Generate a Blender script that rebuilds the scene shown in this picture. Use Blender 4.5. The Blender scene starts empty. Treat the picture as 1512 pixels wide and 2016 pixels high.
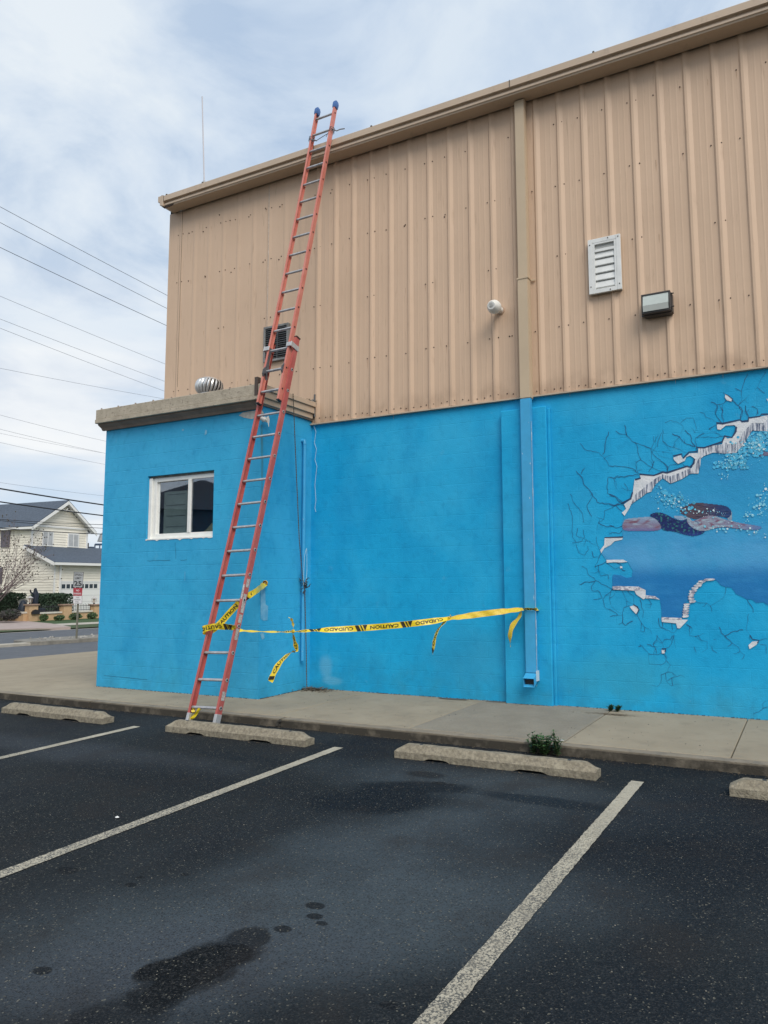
import bpy, bmesh, math, random
from mathutils import Vector, Matrix, noise
from mathutils.geometry import tessellate_polygon
random.seed(7)
S = bpy.context.scene
COL = S.collection
rad = math.radians

# ------------------------------------------------------------------ camera
CAM = Vector((0.0, -8.7019, 1.5628))
YAW, PITCH, ROLL, FPX, CX, CY = -0.4672, 0.1081, -0.0085, 1448.89, 855.55, 989.13
_f = Vector((math.sin(YAW)*math.cos(PITCH), math.cos(YAW)*math.cos(PITCH), math.sin(PITCH)))
_r0 = Vector((math.cos(YAW), -math.sin(YAW), 0))
_u0 = _r0.cross(_f)
RT = _r0*math.cos(ROLL) + _u0*math.sin(ROLL)
UP = _u0*math.cos(ROLL) - _r0*math.sin(ROLL)
FW = _f
cam = bpy.data.cameras.new('camera')
cam.sensor_fit = 'VERTICAL'; cam.sensor_height = 36; cam.sensor_width = 27
cam.lens = FPX/2016*36
cam.shift_x = (756-CX)/2016
cam.shift_y = (CY-1008)/2016
cam.clip_end = 3000; cam.clip_start = .05
co = bpy.data.objects.new('camera', cam); COL.objects.link(co)
m = Matrix((RT, UP, -FW)).transposed().to_4x4(); m.translation = CAM
co.matrix_world = m
S.camera = co

# ------------------------------------------------------------------ light
SUN_EL, SUN_AZ = 46, 132          # azimuth clockwise from +Y
w = bpy.data.worlds.new('World'); S.world = w; w.use_nodes = True
nt = w.node_tree; nt.nodes.clear()
def N(nt, t, **k):
    n = nt.nodes.new(t)
    for a, b in k.items():
        if a.startswith('i_'):
            n.inputs[a[2:].replace('_', ' ')].default_value = b
        else: setattr(n, a, b)
    return n
sky = N(nt, 'ShaderNodeTexSky', sky_type='NISHITA', sun_disc=False, sun_elevation=rad(SUN_EL), sun_rotation=rad(SUN_AZ))
tc = N(nt, 'ShaderNodeTexCoord')
sep = N(nt, 'ShaderNodeSeparateXYZ'); nt.links.new(tc.outputs['Generated'], sep.inputs[0])
mx = N(nt, 'ShaderNodeMath', operation='MAXIMUM'); nt.links.new(sep.outputs[2], mx.inputs[0]); mx.inputs[1].default_value = .0
ad = N(nt, 'ShaderNodeMath', operation='ADD'); nt.links.new(mx.outputs[0], ad.inputs[0]); ad.inputs[1].default_value = .22
dx = N(nt, 'ShaderNodeMath', operation='DIVIDE'); nt.links.new(sep.outputs[0], dx.inputs[0]); nt.links.new(ad.outputs[0], dx.inputs[1])
dy = N(nt, 'ShaderNodeMath', operation='DIVIDE'); nt.links.new(sep.outputs[1], dy.inputs[0]); nt.links.new(ad.outputs[0], dy.inputs[1])
cv = N(nt, 'ShaderNodeCombineXYZ'); nt.links.new(dx.outputs[0], cv.inputs[0]); nt.links.new(dy.outputs[0], cv.inputs[1])
n1 = N(nt, 'ShaderNodeTexNoise'); nt.links.new(cv.outputs[0], n1.inputs['Vector'])
n1.inputs['Scale'].default_value = 3.0; n1.inputs['Detail'].default_value = 7; n1.inputs['Roughness'].default_value = .56; n1.inputs['Distortion'].default_value = .35
n2 = N(nt, 'ShaderNodeTexNoise'); nt.links.new(cv.outputs[0], n2.inputs['Vector'])
n2.inputs['Scale'].default_value = .75; n2.inputs['Detail'].default_value = 4; n2.inputs['Roughness'].default_value = .5
r1 = N(nt, 'ShaderNodeValToRGB'); nt.links.new(n1.outputs[0], r1.inputs[0])
r1.color_ramp.elements[0].position = .39; r1.color_ramp.elements[0].color = (4.3, 5.3, 6.7, 1)
r1.color_ramp.elements[1].position = .61; r1.color_ramp.elements[1].color = (6.7, 7.3, 7.9, 1)
e = r1.color_ramp.elements.new(.5); e.color = (5.7, 6.5, 7.5, 1)
r2 = N(nt, 'ShaderNodeValToRGB'); nt.links.new(n2.outputs[0], r2.inputs[0])
r2.color_ramp.elements[0].position = .35; r2.color_ramp.elements[0].color = (.80, .86, .93, 1)
r2.color_ramp.elements[1].position = .65; r2.color_ramp.elements[1].color = (1.05, 1.03, 1.0, 1)
# paler and warmer, streaky cloud deck towards the horizon
hz = N(nt, 'ShaderNodeMapRange'); nt.links.new(sep.outputs[2], hz.inputs[0])
hz.inputs[1].default_value = .08; hz.inputs[2].default_value = .42; hz.inputs[3].default_value = 1; hz.inputs[4].default_value = 0
mp3 = N(nt, 'ShaderNodeMapping'); mp3.inputs['Scale'].default_value = (1, 1, 5.5); nt.links.new(tc.outputs['Generated'], mp3.inputs[0])
n3 = N(nt, 'ShaderNodeTexNoise'); nt.links.new(mp3.outputs[0], n3.inputs['Vector'])
n3.inputs['Scale'].default_value = 3.0; n3.inputs['Detail'].default_value = 5; n3.inputs['Roughness'].default_value = .5
r3 = N(nt, 'ShaderNodeValToRGB'); nt.links.new(n3.outputs[0], r3.inputs[0])
r3.color_ramp.elements[0].position = .36; r3.color_ramp.elements[0].color = (5.0, 6.0, 7.2, 1)
r3.color_ramp.elements[1].position = .62; r3.color_ramp.elements[1].color = (8.3, 8.2, 8.0, 1)
e = r3.color_ramp.elements.new(.5); e.color = (6.3, 6.8, 7.4, 1)
mixh = N(nt, 'ShaderNodeMix', data_type='RGBA'); nt.links.new(hz.outputs[0], mixh.inputs[0])
mul = N(nt, 'ShaderNodeMix', data_type='RGBA', blend_type='MULTIPLY'); mul.inputs[0].default_value = 1
nt.links.new(r1.outputs[0], mul.inputs[6]); nt.links.new(r2.outputs[0], mul.inputs[7])
nt.links.new(mul.outputs[2], mixh.inputs[6]); nt.links.new(r3.outputs[0], mixh.inputs[7])
mix = N(nt, 'ShaderNodeMix', data_type='RGBA'); mix.inputs[0].default_value = .93
nt.links.new(sky.outputs[0], mix.inputs[6]); nt.links.new(mixh.outputs[2], mix.inputs[7])
bg = N(nt, 'ShaderNodeBackground'); bg.inputs[1].default_value = .065
nt.links.new(mix.outputs[2], bg.inputs[0])
wo = N(nt, 'ShaderNodeOutputWorld'); nt.links.new(bg.outputs[0], wo.inputs[0])

sl = bpy.data.lights.new('sun', 'SUN'); sl.energy = 1.35; sl.angle = rad(38); sl.color = (1, .94, .86)
so = bpy.data.objects.new('sun', sl); COL.objects.link(so)
sd = Vector((math.sin(rad(SUN_AZ))*math.cos(rad(SUN_EL)), math.cos(rad(SUN_AZ))*math.cos(rad(SUN_EL)), math.sin(rad(SUN_EL))))
so.rotation_euler = sd.to_track_quat('Z', 'Y').to_euler()
S.view_settings.view_transform = 'Standard'; S.view_settings.look = 'None'
S.view_settings.gamma = 1; S.view_settings.use_curve_mapping = False
S.view_settings.exposure = .93
S.render.engine = 'CYCLES'

# ------------------------------------------------------------------ survey helpers
def ray(px, py): return FW + RT*((px-CX)/FPX) - UP*((py-CY)/FPX)
def onax(px, py, ax, v):
    d = ray(px, py); t = (v-CAM[ax])/d[ax]; return CAM + d*t
def WY(px, py, y=0.0): return onax(px, py, 1, y)
def WZ(px, py, z=0.0): return onax(px, py, 2, z)
def WX(px, py, x=0.0): return onax(px, py, 0, x)
def onpl(px, py, P, dr):
    n = Vector((-dr[1], dr[0], 0)); d = ray(px, py); t = (P-CAM).dot(n)/d.dot(n); return CAM + d*t
def gz(x):
    if x > -11: return 0.0
    if x < -22: return -.56
    return .56*(x+11)/11
def G(px, py, off=0.0):
    d = ray(px, py); b = 1.0
    while (CAM+d*b).z - gz((CAM+d*b).x) - off > 0 and b < 300: b += .5
    a = b-.5
    for _ in range(40):
        c = (a+b)/2; p = CAM+d*c
        if p.z-gz(p.x)-off > 0: a = c
        else: b = c
    return CAM + d*b

# ------------------------------------------------------------------ materials
MATS = {}
def mat(name, col, rough=.7, metal=0.0, var=.0, vs=3.0, col2=None, bump=0.0, bs=60.0, stretch=(1, 1, 1), spec=.5, detail=5, bump2=0, bs2=4, trans=0):
    if name in MATS: return MATS[name]
    M = bpy.data.materials.new(name); M.use_nodes = True; t = M.node_tree
    b = t.nodes['Principled BSDF']
    b.inputs['Base Color'].default_value = (*col, 1); b.inputs['Roughness'].default_value = rough
    b.inputs['Metallic'].default_value = metal; b.inputs['Specular IOR Level'].default_value = spec
    tcn = N(t, 'ShaderNodeTexCoord'); mp = N(t, 'ShaderNodeMapping'); mp.inputs['Scale'].default_value = stretch
    t.links.new(tcn.outputs['Object'], mp.inputs[0])
    if var or col2:
        n = N(t, 'ShaderNodeTexNoise'); n.inputs['Scale'].default_value = vs; n.inputs['Detail'].default_value = detail
        n.inputs['Roughness'].default_value = .62
        t.links.new(mp.outputs[0], n.inputs['Vector'])
        r = N(t, 'ShaderNodeValToRGB'); t.links.new(n.outputs[0], r.inputs[0])
        c2 = col2 if col2 else tuple(min(1, c*(1+var)) for c in col)
        c1 = col if col2 else tuple(c*(1-var) for c in col)
        r.color_ramp.elements[0].position = .36; r.color_ramp.elements[1].position = .66
        r.color_ramp.elements[0].color = (*c1, 1); r.color_ramp.elements[1].color = (*c2, 1)
        t.links.new(r.outputs[0], b.inputs['Base Color'])
    last = None
    for amt, sc in ((bump, bs), (bump2, bs2)):
        if amt:
            n = N(t, 'ShaderNodeTexNoise'); n.inputs['Scale'].default_value = sc; n.inputs['Detail'].default_value = 4
            t.links.new(mp.outputs[0], n.inputs['Vector'])
            bp = N(t, 'ShaderNodeBump'); bp.inputs['Strength'].default_value = amt; bp.inputs['Distance'].default_value = .02
            t.links.new(n.outputs[0], bp.inputs['Height'])
            if last: t.links.new(last.outputs[0], bp.inputs['Normal'])
            last = bp
    if last: t.links.new(last.outputs[0], b.inputs['Normal'])
    MATS[name] = M; return M
def base_link(M): return M.node_tree.nodes['Principled BSDF'].inputs['Base Color']
def cur_color(M):
    i = base_link(M)
    if i.links: return i.links[0].from_socket
    rgb = N(M.node_tree, 'ShaderNodeRGB'); rgb.outputs[0].default_value = i.default_value; return rgb.outputs[0]
def mixin(M, fac, col, blend='MIX'):
    """fac: socket, col: colour tuple or socket"""
    t = M.node_tree; src = cur_color(M)
    x = N(t, 'ShaderNodeMix', data_type='RGBA', blend_type=blend)
    t.links.new(fac, x.inputs[0]); t.links.new(src, x.inputs[6])
    if isinstance(col, tuple): x.inputs[7].default_value = (*col, 1)
    else: t.links.new(col, x.inputs[7])
    t.links.new(x.outputs[2], base_link(M)); return x
def noise_fac(M, scale, lo, hi, amt=1.0, stretch=(1, 1, 1), detail=4, loc=(0, 0, 0), rough=.6):
    t = M.node_tree
    g = N(t, 'ShaderNodeNewGeometry'); mp = N(t, 'ShaderNodeMapping'); mp.inputs['Scale'].default_value = stretch; mp.inputs['Location'].default_value = loc
    t.links.new(g.outputs['Position'], mp.inputs[0])
    n = N(t, 'ShaderNodeTexNoise'); n.inputs['Scale'].default_value = scale; n.inputs['Detail'].default_value = detail; n.inputs['Roughness'].default_value = rough
    t.links.new(mp.outputs[0], n.inputs['Vector'])
    mr = N(t, 'ShaderNodeMapRange'); t.links.new(n.outputs[0], mr.inputs[0])
    mr.inputs[1].default_value = lo; mr.inputs[2].default_value = hi; mr.inputs[3].default_value = 0; mr.inputs[4].default_value = amt
    return mr.outputs[0]
def ax_fac(M, ax, lo, hi, a=0.0, b=1.0):
    t = M.node_tree; g = N(t, 'ShaderNodeNewGeometry'); s = N(t, 'ShaderNodeSeparateXYZ'); t.links.new(g.outputs['Position'], s.inputs[0])
    mr = N(t, 'ShaderNodeMapRange'); t.links.new(s.outputs[ax], mr.inputs[0]); mr.interpolation_type = 'SMOOTHSTEP'
    mr.inputs[1].default_value = lo; mr.inputs[2].default_value = hi; mr.inputs[3].default_value = a; mr.inputs[4].default_value = b
    return mr.outputs[0]
def mth(M, op, a, b):
    t = M.node_tree; n = N(t, 'ShaderNodeMath', operation=op)
    for i, v in enumerate((a, b)):
        if isinstance(v, (int, float)): n.inputs[i].default_value = v
        else: t.links.new(v, n.inputs[i])
    return n.outputs[0]
def spot_fac(M, cx, cz, rx, rz, soft=.35, amp=.35, nscale=3.0, ang=0.0, axes='XZ'):
    """1 inside a ragged ellipse on the surface, fading at its rim"""
    t = M.node_tree; g = N(t, 'ShaderNodeNewGeometry')
    mp = N(t, 'ShaderNodeMapping', vector_type='TEXTURE')
    if axes == 'XZ':
        mp.inputs['Location'].default_value = (cx, 0, cz); mp.inputs['Scale'].default_value = (rx, 1e5, rz); mp.inputs['Rotation'].default_value = (0, ang, 0)
    elif axes == 'YZ':
        mp.inputs['Location'].default_value = (0, cx, cz); mp.inputs['Scale'].default_value = (1e5, rx, rz)
    else:
        mp.inputs['Location'].default_value = (cx, cz, 0); mp.inputs['Scale'].default_value = (rx, rz, 1e5); mp.inputs['Rotation'].default_value = (0, 0, ang)
    t.links.new(g.outputs['Position'], mp.inputs[0])
    ln = N(t, 'ShaderNodeVectorMath', operation='LENGTH'); t.links.new(mp.outputs[0], ln.inputs[0])
    n = N(t, 'ShaderNodeTexNoise'); n.inputs['Scale'].default_value = nscale; n.inputs['Detail'].default_value = 4
    t.links.new(g.outputs['Position'], n.inputs['Vector'])
    k = mth(M, 'MULTIPLY', mth(M, 'SUBTRACT', n.outputs[0], .5), amp*2)
    d = mth(M, 'ADD', ln.outputs['Value'], k)
    mr = N(t, 'ShaderNodeMapRange'); t.links.new(d, mr.inputs[0]); mr.interpolation_type = 'SMOOTHSTEP'
    mr.inputs[1].default_value = 1+soft/2; mr.inputs[2].default_value = 1-soft/2; mr.inputs[3].default_value = 0; mr.inputs[4].default_value = 1
    return mr.outputs[0]

# painted blue masonry
BLUE = mat('blue_painted_masonry', (.004, .335, .625), .62, var=.0, col2=(.010, .385, .69), vs=1.3, bump=.16, bs=70, bump2=.2, bs2=9, spec=.3)
def blue_wear(M):
    f = noise_fac(M, .9, .45, .64, .5, loc=(3, 1, 4)); mixin(M, f, (.04, .44, .71))
    f = noise_fac(M, 2.0, .5, .7, .4, stretch=(1, 1, .45), loc=(9, 1, 4)); mixin(M, f, (.002, .245, .50))
    f = noise_fac(M, 9, .52, .75, .32); mixin(M, f, (.0, .19, .40))
    low = mth(M, 'MULTIPLY', ax_fac(M, 2, .75, .1), noise_fac(M, 3, .35, .7, .55)); mixin(M, low, (.03, .23, .34))
    f = noise_fac(M, 6, .66, .74, .22, loc=(2, 8, 1)); mixin(M, f, (.12, .42, .6))
blue_wear(BLUE)
def courses(M, strength=.16, vertical=True):
    """faint block joints under thick paint, on the X-Z face"""
    t = M.node_tree; g = N(t, 'ShaderNodeNewGeometry'); s = N(t, 'ShaderNodeSeparateXYZ'); t.links.new(g.outputs['Position'], s.inputs[0])
    c = N(t, 'ShaderNodeCombineXYZ'); t.links.new(s.outputs[0], c.inputs[0]); t.links.new(s.outputs[2], c.inputs[1])
    br = N(t, 'ShaderNodeTexBrick'); t.links.new(c.outputs[0], br.inputs['Vector'])
    br.inputs['Scale'].default_value = 1; br.inputs['Brick Width'].default_value = .406; br.inputs['Row Height'].default_value = .203
    br.inputs['Mortar Size'].default_value = .006; br.inputs['Mortar Smooth'].default_value = .8
    b = t.nodes['Principled BSDF']; bp = N(t, 'ShaderNodeBump', invert=True); bp.inputs['Strength'].default_value = strength; bp.inputs['Distance'].default_value = .006
    t.links.new(br.outputs['Fac'], bp.inputs['Height'])
    k_ = noise_fac(M, 2.5, .55, .72, strength*.9, loc=(1, 6, 3)); mixin(M, mth(M, 'MULTIPLY', br.outputs['Fac'], k_), (.0, .20, .38))
    old = b.inputs['Normal'].links[0].from_socket; t.links.new(old, bp.inputs['Normal']); t.links.new(bp.outputs[0], b.inputs['Normal'])
for px, py, rx, rz, v, c_ in ((642, 1312, .10, .15, .5, (.16, .47, .66)), (655, 1340, .16, .05, .45, (.16, .47, .66)), (905, 1290, .5, .35, .35, (.03, .28, .48)), (1230, 1330, .7, .25, .4, (.035, .33, .47)), (700, 1000, .35, .5, .3, (.0, .27, .56)), (900, 900, .4, .7, .28, (.04, .42, .68)), (1180, 800, .5, .2, .3, (.05, .44, .70))):
    c = WY(px, py); k = spot_fac(BLUE, c.x, c.z, rx, rz, .9, .55, 3.5); mixin(BLUE, mth(BLUE, 'MULTIPLY', k, v), c_)
f = noise_fac(BLUE, 14, .70, .74, .7, loc=(5, 0, 9)); mixin(BLUE, mth(BLUE, 'MULTIPLY', f, ax_fac(BLUE, 2, .7, .1)), (.30, .45, .5))
courses(BLUE, .24)
BLUEA = mat('blue_painted_block', (.030, .35, .61), .6, col2=(.044, .40, .675), vs=1.1, bump=.16, bs=70, bump2=.22, bs2=7, spec=.3)
blue_wear(BLUEA); courses(BLUEA, .36)
BLUEM = mat('blue_painted_metal', (.05, .36, .64), .4, var=.06, vs=6, spec=.4)
f = noise_fac(BLUEM, 30, .68, .72, .9, stretch=(1, 1, .3)); mixin(BLUEM, f, (.55, .65, .7))
TAN = mat('tan_painted_metal', (.62, .44, .305), .5, var=.035, vs=.8, bump=.02, bs=20, spec=.35)
f = noise_fac(TAN, 3.5, .35, .75, .22, stretch=(5, 1, .07)); mixin(TAN, f, (.54, .38, .25))
f = noise_fac(TAN, 1.1, .45, .7, .45, loc=(5, 0, 2)); mixin(TAN, f, (.66, .475, .335))
f = noise_fac(TAN, 9, .6, .8, .5, stretch=(3, 1, .25), loc=(1, 0, 7)); mixin(TAN, f, (.3, .19, .12))
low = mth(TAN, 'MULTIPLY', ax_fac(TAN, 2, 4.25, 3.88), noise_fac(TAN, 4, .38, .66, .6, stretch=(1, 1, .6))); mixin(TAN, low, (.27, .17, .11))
TRIM = mat('beige_gutter_metal', (.53, .41, .30), .45, var=.05, vs=1.2, spec=.4, bump=.02, bs=8)
f = noise_fac(TRIM, 5, .6, .75, .4); mixin(TRIM, f, (.27, .21, .16))
DSP = mat('beige_downspout_metal', (.54, .42, .285), .42, var=.04, vs=1.5, spec=.4)
WEATH = mat('weathered_fascia_board', (.38, .33, .255), .85, col2=(.48, .42, .33), vs=9, bump=.4, bs=60, spec=.2)
f = noise_fac(WEATH, 22, .58, .66, .6); mixin(WEATH, f, (.2, .17, .14))
BROWN = mat('brown_soffit_paint', (.26, .20, .16), .8, var=.15, vs=6)
WHITE = mat('white_vinyl', (.80, .80, .76), .4, var=.05, vs=9)
f = noise_fac(WHITE, 14, .62, .72, .3); mixin(WHITE, f, (.52, .48, .4))
VENTW = mat('white_enamel_metal', (.74, .74, .71), .45, var=.06, vs=8)
PVC = mat('white_plastic_pipe', (.78, .77, .72), .35, var=.04, vs=8)
RUST = mat('rusty_screw', (.045, .028, .02), .8)
DARKM = mat('dark_grille_metal', (.07, .075, .08), .6, var=.2, vs=20)
BRONZE = mat('dark_bronze_metal', (.05, .045, .043), .5, var=.2, vs=10)
LENS = mat('cloudy_lamp_glass', (.50, .54, .50), .18, var=.06, vs=4, spec=.6)
LENSD = mat('cloudy_lamp_glass_lower', (.50, .52, .48), .2, var=.06, vs=4, spec=.6)
GALV = mat('galvanised_metal', (.62, .62, .61), .32, metal=.7, var=.2, vs=6)
ALU = mat('worn_aluminium', (.44, .44, .45), .5, metal=.25, var=.2, vs=14, bump=.1, bs=90)
ALUL = mat('pale_aluminium', (.48, .48, .48), .45, metal=.3, var=.1, vs=14)
RAIL = mat('red_orange_fibreglass', (.40, .085, .075), .5, col2=(.48, .13, .11), vs=4, spec=.4)
f = noise_fac(RAIL, 30, .62, .72, .35); mixin(RAIL, f, (.62, .33, .28))
f = noise_fac(RAIL, 9, .6, .75, .35, loc=(4, 4, 4)); mixin(RAIL, f, (.33, .07, .06))
BLKP = mat('black_plastic', (.015, .015, .017), .5)
RUBB = mat('blue_rubber_cap', (.05, .13, .34), .5, var=.15, vs=20)
STICK = mat('worn_white_sticker', (.55, .55, .52), .6, col2=(.28, .24, .23), vs=70, detail=2)
YEL = mat('yellow_plastic_tape', (.80, .60, .028), .35, var=.06, vs=18, spec=.5)
YELB = mat('yellow_plastic_tape_back', (.72, .52, .04), .4, col2=(.60, .40, .03), vs=55, spec=.4)
INK = mat('black_tape_print', (.02, .018, .014), .5)
ROPE = mat('weathered_rope', (.10, .085, .07), .9, var=.4, vs=90)
CABLE = mat('black_cable', (.02, .022, .026), .6)
CABLEG = mat('grey_distant_cable', (.10, .11, .13), .6)
WIREW = mat('pale_wire', (.45, .62, .70), .5)
CONC = mat('pale_sidewalk_concrete', (.29, .245, .175), .88, var=.0, col2=(.34, .29, .21), vs=1.4, bump=.25, bs=140, spec=.25)
f = noise_fac(CONC, 5, .5, .72, .4); mixin(CONC, f, (.19, .162, .12))
f = noise_fac(CONC, 60, .6, .72, .3); mixin(CONC, f, (.18, .16, .13))
f = noise_fac(CONC, 1.0, .5, .62, .4, loc=(7, 2, 0)); mixin(CONC, f, (.33, .28, .20))
WCONC = mat('rough_wheel_stop_concrete', (.19, .165, .12), .9, col2=(.33, .29, .215), vs=30, bump=.5, bs=80, spec=.2, bump2=.15, bs2=14)
f = noise_fac(WCONC, 45, .52, .62, .6); mixin(WCONC, f, (.17, .15, .12))
f = noise_fac(WCONC, 7, .55, .68, .5, loc=(2, 2, 2)); mixin(WCONC, f, (.38, .34, .25))
KCONC = mat('kerb_concrete', (.23, .195, .145), .88, col2=(.27, .23, .175), vs=3, bump=.4, bs=90, spec=.25)
f = noise_fac(KCONC, 8, .5, .65, .55, stretch=(1, 1, .5)); mixin(KCONC, f, (.15, .135, .11))
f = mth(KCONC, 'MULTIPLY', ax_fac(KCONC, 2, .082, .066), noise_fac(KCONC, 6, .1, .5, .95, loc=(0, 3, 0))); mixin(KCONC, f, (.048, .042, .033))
ROADA = mat('grey_road_asphalt', (.088, .096, .108), .8, var=.12, vs=2, bump=.2, bs=90)
ASPH = mat('dark_parking_asphalt', (.0105, .0145, .0175), .85, col2=(.0155, .0195, .0225), vs=.7, spec=.10)
LINE = mat('worn_parking_line_paint', (.43, .39, .30), .8, var=.12, vs=3, bump=.3, bs=120)

# asphalt: aggregate grain, sealed lanes, oil
def asphalt_detail(M):
    t = M.node_tree; b = t.nodes['Principled BSDF']
    # diagonal dry dusty swathes and the damp dark lanes between them
    sw = noise_fac(M, .55, .45, .68, .9, stretch=(1, .42, 1), loc=(2.3, 1.1, 0), detail=3); mixin(M, sw, (.024, .032, .039))
    f = noise_fac(M, .45, .5, .66, .9, stretch=(1, .6, 1), loc=(8, 5, 0), detail=3); mixin(M, f, (.008, .0115, .017))
    spots = []
    def sp(px, py, rx, ry, ang=0, soft=.15, amp=.3, ns=4, val=.75, col=(.0055, .0075, .010)):
        c = WZ(px, py); k = spot_fac(M, c.x, c.y, rx, ry, soft, amp, ns, ang, 'XY'); mixin(M, mth(M, 'MULTIPLY', k, val), col)
    # light swathe running down from the wheel stop towards the lower left
    sp(640, 1800, 1.35, .55, rad(42), 1.2, .5, 1.5, .8, (.066, .086, .100))
    sp(900, 1640, 1.1, .5, rad(55), 1.3, .5, 1.5, .75, (.072, .094, .110))
    sp(1010, 1560, 1.5, .42, rad(-4), 1.2, .5, 1.5, .6, (.066, .086, .100))
    sp(330, 1900, .7, .35, rad(35), 1.2, .5, 1.5, .6, (.056, .067, .082))
    sp(160, 1480, 1.6, .3, 0, 1.2, .5, 1.5, .45, (.056, .068, .084))
    # damp patches
    sp(745, 1575, .50, .34, rad(35), .6, .5, 2.6, .97, (.004, .008, .013))
    sp(815, 1550, .5, .16, rad(20), .6, .4, 2.6, .92, (.004, .008, .013))
    sp(1075, 1578, .55, .11, rad(0), .6, .4, 2.4, .8, (.004, .014, .025))
    sp(840, 1525, .18, .09, 0, .6, .4, 4, .7)
    sp(470, 1490, .5, .12, 0, .8, .4, 3, .6, (.006, .012, .018))
    sp(1340, 1640, 1.3, .9, rad(30), 1.2, .5, 1.4, .75, (.007, .010, .015))
    sp(1440, 1520, 1.3, .3, rad(0), .8, .5, 1.4, .8, (.005, .0105, .016))
    sp(330, 1530, 1.2, .35, 0, 1.0, .5, 1.4, .6, (.008, .011, .015))
    # oil stains with crisp rims
    def blot(circles, val, col, soft=.10, amp=.32):
        g_ = N(t, 'ShaderNodeNewGeometry'); dm = None
        for px, py, r in circles:
            r *= 1.22; c = WZ(px-8, py-6); sb_ = N(t, 'ShaderNodeVectorMath', operation='DISTANCE'); t.links.new(g_.outputs['Position'], sb_.inputs[0]); sb_.inputs[1].default_value = (c.x, c.y, 0)
            q = mth(M, 'DIVIDE', sb_.outputs['Value'], r)
            if dm is None: dm = q
            else:
                n_ = N(t, 'ShaderNodeMath', operation='SMOOTH_MIN'); t.links.new(dm, n_.inputs[0]); t.links.new(q, n_.inputs[1]); n_.inputs[2].default_value = .5; dm = n_.outputs[0]
        for sc, am in ((7, amp), (26, amp*.5), (90, amp*.35)):
            nn_ = N(t, 'ShaderNodeTexNoise'); nn_.inputs['Scale'].default_value = sc; nn_.inputs['Detail'].default_value = 3; t.links.new(g_.outputs['Position'], nn_.inputs['Vector'])
            dm = mth(M, 'ADD', dm, mth(M, 'MULTIPLY', mth(M, 'SUBTRACT', nn_.outputs[0], .5), am*2))
        mr = N(t, 'ShaderNodeMapRange'); t.links.new(dm, mr.inputs[0]); mr.interpolation_type = 'SMOOTHSTEP'; mr.inputs[1].default_value = 1+soft; mr.inputs[2].default_value = 1-soft; mr.inputs[3].default_value = 0; mr.inputs[4].default_value = val
        mixin(M, mr.outputs[0], col)
    blot(((300, 1925, .05), (340, 1915, .085), (385, 1908, .11), (425, 1893, .12), (462, 1882, .105), (490, 1858, .085), (500, 1848, .07), (410, 1925, .10), (350, 1945, .10), (318, 1968, .10)), .8, (.0048, .0066, .0085), .16)
    blot(((310, 1920, .055), (350, 1912, .08), (395, 1903, .10), (435, 1892, .10), (468, 1884, .07), (400, 1922, .08), (345, 1950, .07), (322, 1966, .06)), .9, (.0024, .0034, .0045), .07)
    blot(((290, 1990, .10), (245, 2003, .10), (200, 2012, .08)), .7, (.005, .0066, .0085), .3)
    for x, y, r in ((621, 1783, .042), (619, 1804, .034), (633, 1818, .026), (556, 1829, .038), (83, 1911, .036), (133, 1714, .055), (258, 1742, .03), (363, 1722, .022), (765, 1980, .032), (865, 1542, .05), (890, 1545, .03), (277, 1727, .02)):
        sp(x, y, r*1.25, r*.85, 0, .25, .3, 14, .85)
    # aggregate
    g = N(t, 'ShaderNodeNewGeometry')
    v = N(t, 'ShaderNodeTexVoronoi'); v.inputs['Scale'].default_value = 150; t.links.new(g.outputs['Position'], v.inputs['Vector'])
    s = N(t, 'ShaderNodeSeparateColor'); t.links.new(v.outputs['Color'], s.inputs[0])
    def band(sock, lo, hi, a):
        mr = N(t, 'ShaderNodeMapRange'); t.links.new(sock, mr.inputs[0]); mr.inputs[1].default_value = lo; mr.inputs[2].default_value = hi; mr.inputs[4].default_value = a; return mr.outputs[0]
    mixin(M, band(s.outputs[0], .5, .95, .5), (.050, .052, .053))
    mixin(M, band(s.outputs[1], .965, .995, .7), (.20, .19, .15))
    mixin(M, band(s.outputs[2], .6, .95, .5), (.007, .008, .010))
    v2 = N(t, 'ShaderNodeTexVoronoi'); v2.inputs['Scale'].default_value = 62; t.links.new(g.outputs['Position'], v2.inputs['Vector'])
    d = band(v2.outputs['Distance'], .13, .05, 1.0); s2 = N(t, 'ShaderNodeSeparateColor'); t.links.new(v2.outputs['Color'], s2.inputs[0])
    mixin(M, mth(M, 'MULTIPLY', d, band(s2.outputs[0], .93, .95, .5)), (.26, .25, .21))
    br = noise_fac(M, 1.6, .52, .7, .45, loc=(3, 3, 0)); mixin(M, br, (.026, .0235, .0225))
    bp = N(t, 'ShaderNodeBump'); bp.inputs['Strength'].default_value = .55; bp.inputs['Distance'].default_value = .006
    t.links.new(v.outputs['Distance'], bp.inputs['Height']); t.links.new(bp.outputs[0], b.inputs['Normal'])
asphalt_detail(ASPH)
def line_wear(M):
    t = M.node_tree; g = N(t, 'ShaderNodeNewGeometry')
    far = ax_fac(M, 1, -3.0, -5.2, .25, 1.0)
    mixin(M, mth(M, 'MULTIPLY', noise_fac(M, 105, .47, .545, .92, detail=3), far), (.06, .062, .06))
    mixin(M, noise_fac(M, 5, .5, .7, .5), (.26, .235, .185))
    f = noise_fac(M, 25, .6, .68, .6); mixin(M, f, (.13, .125, .115))
line_wear(LINE)

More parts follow.
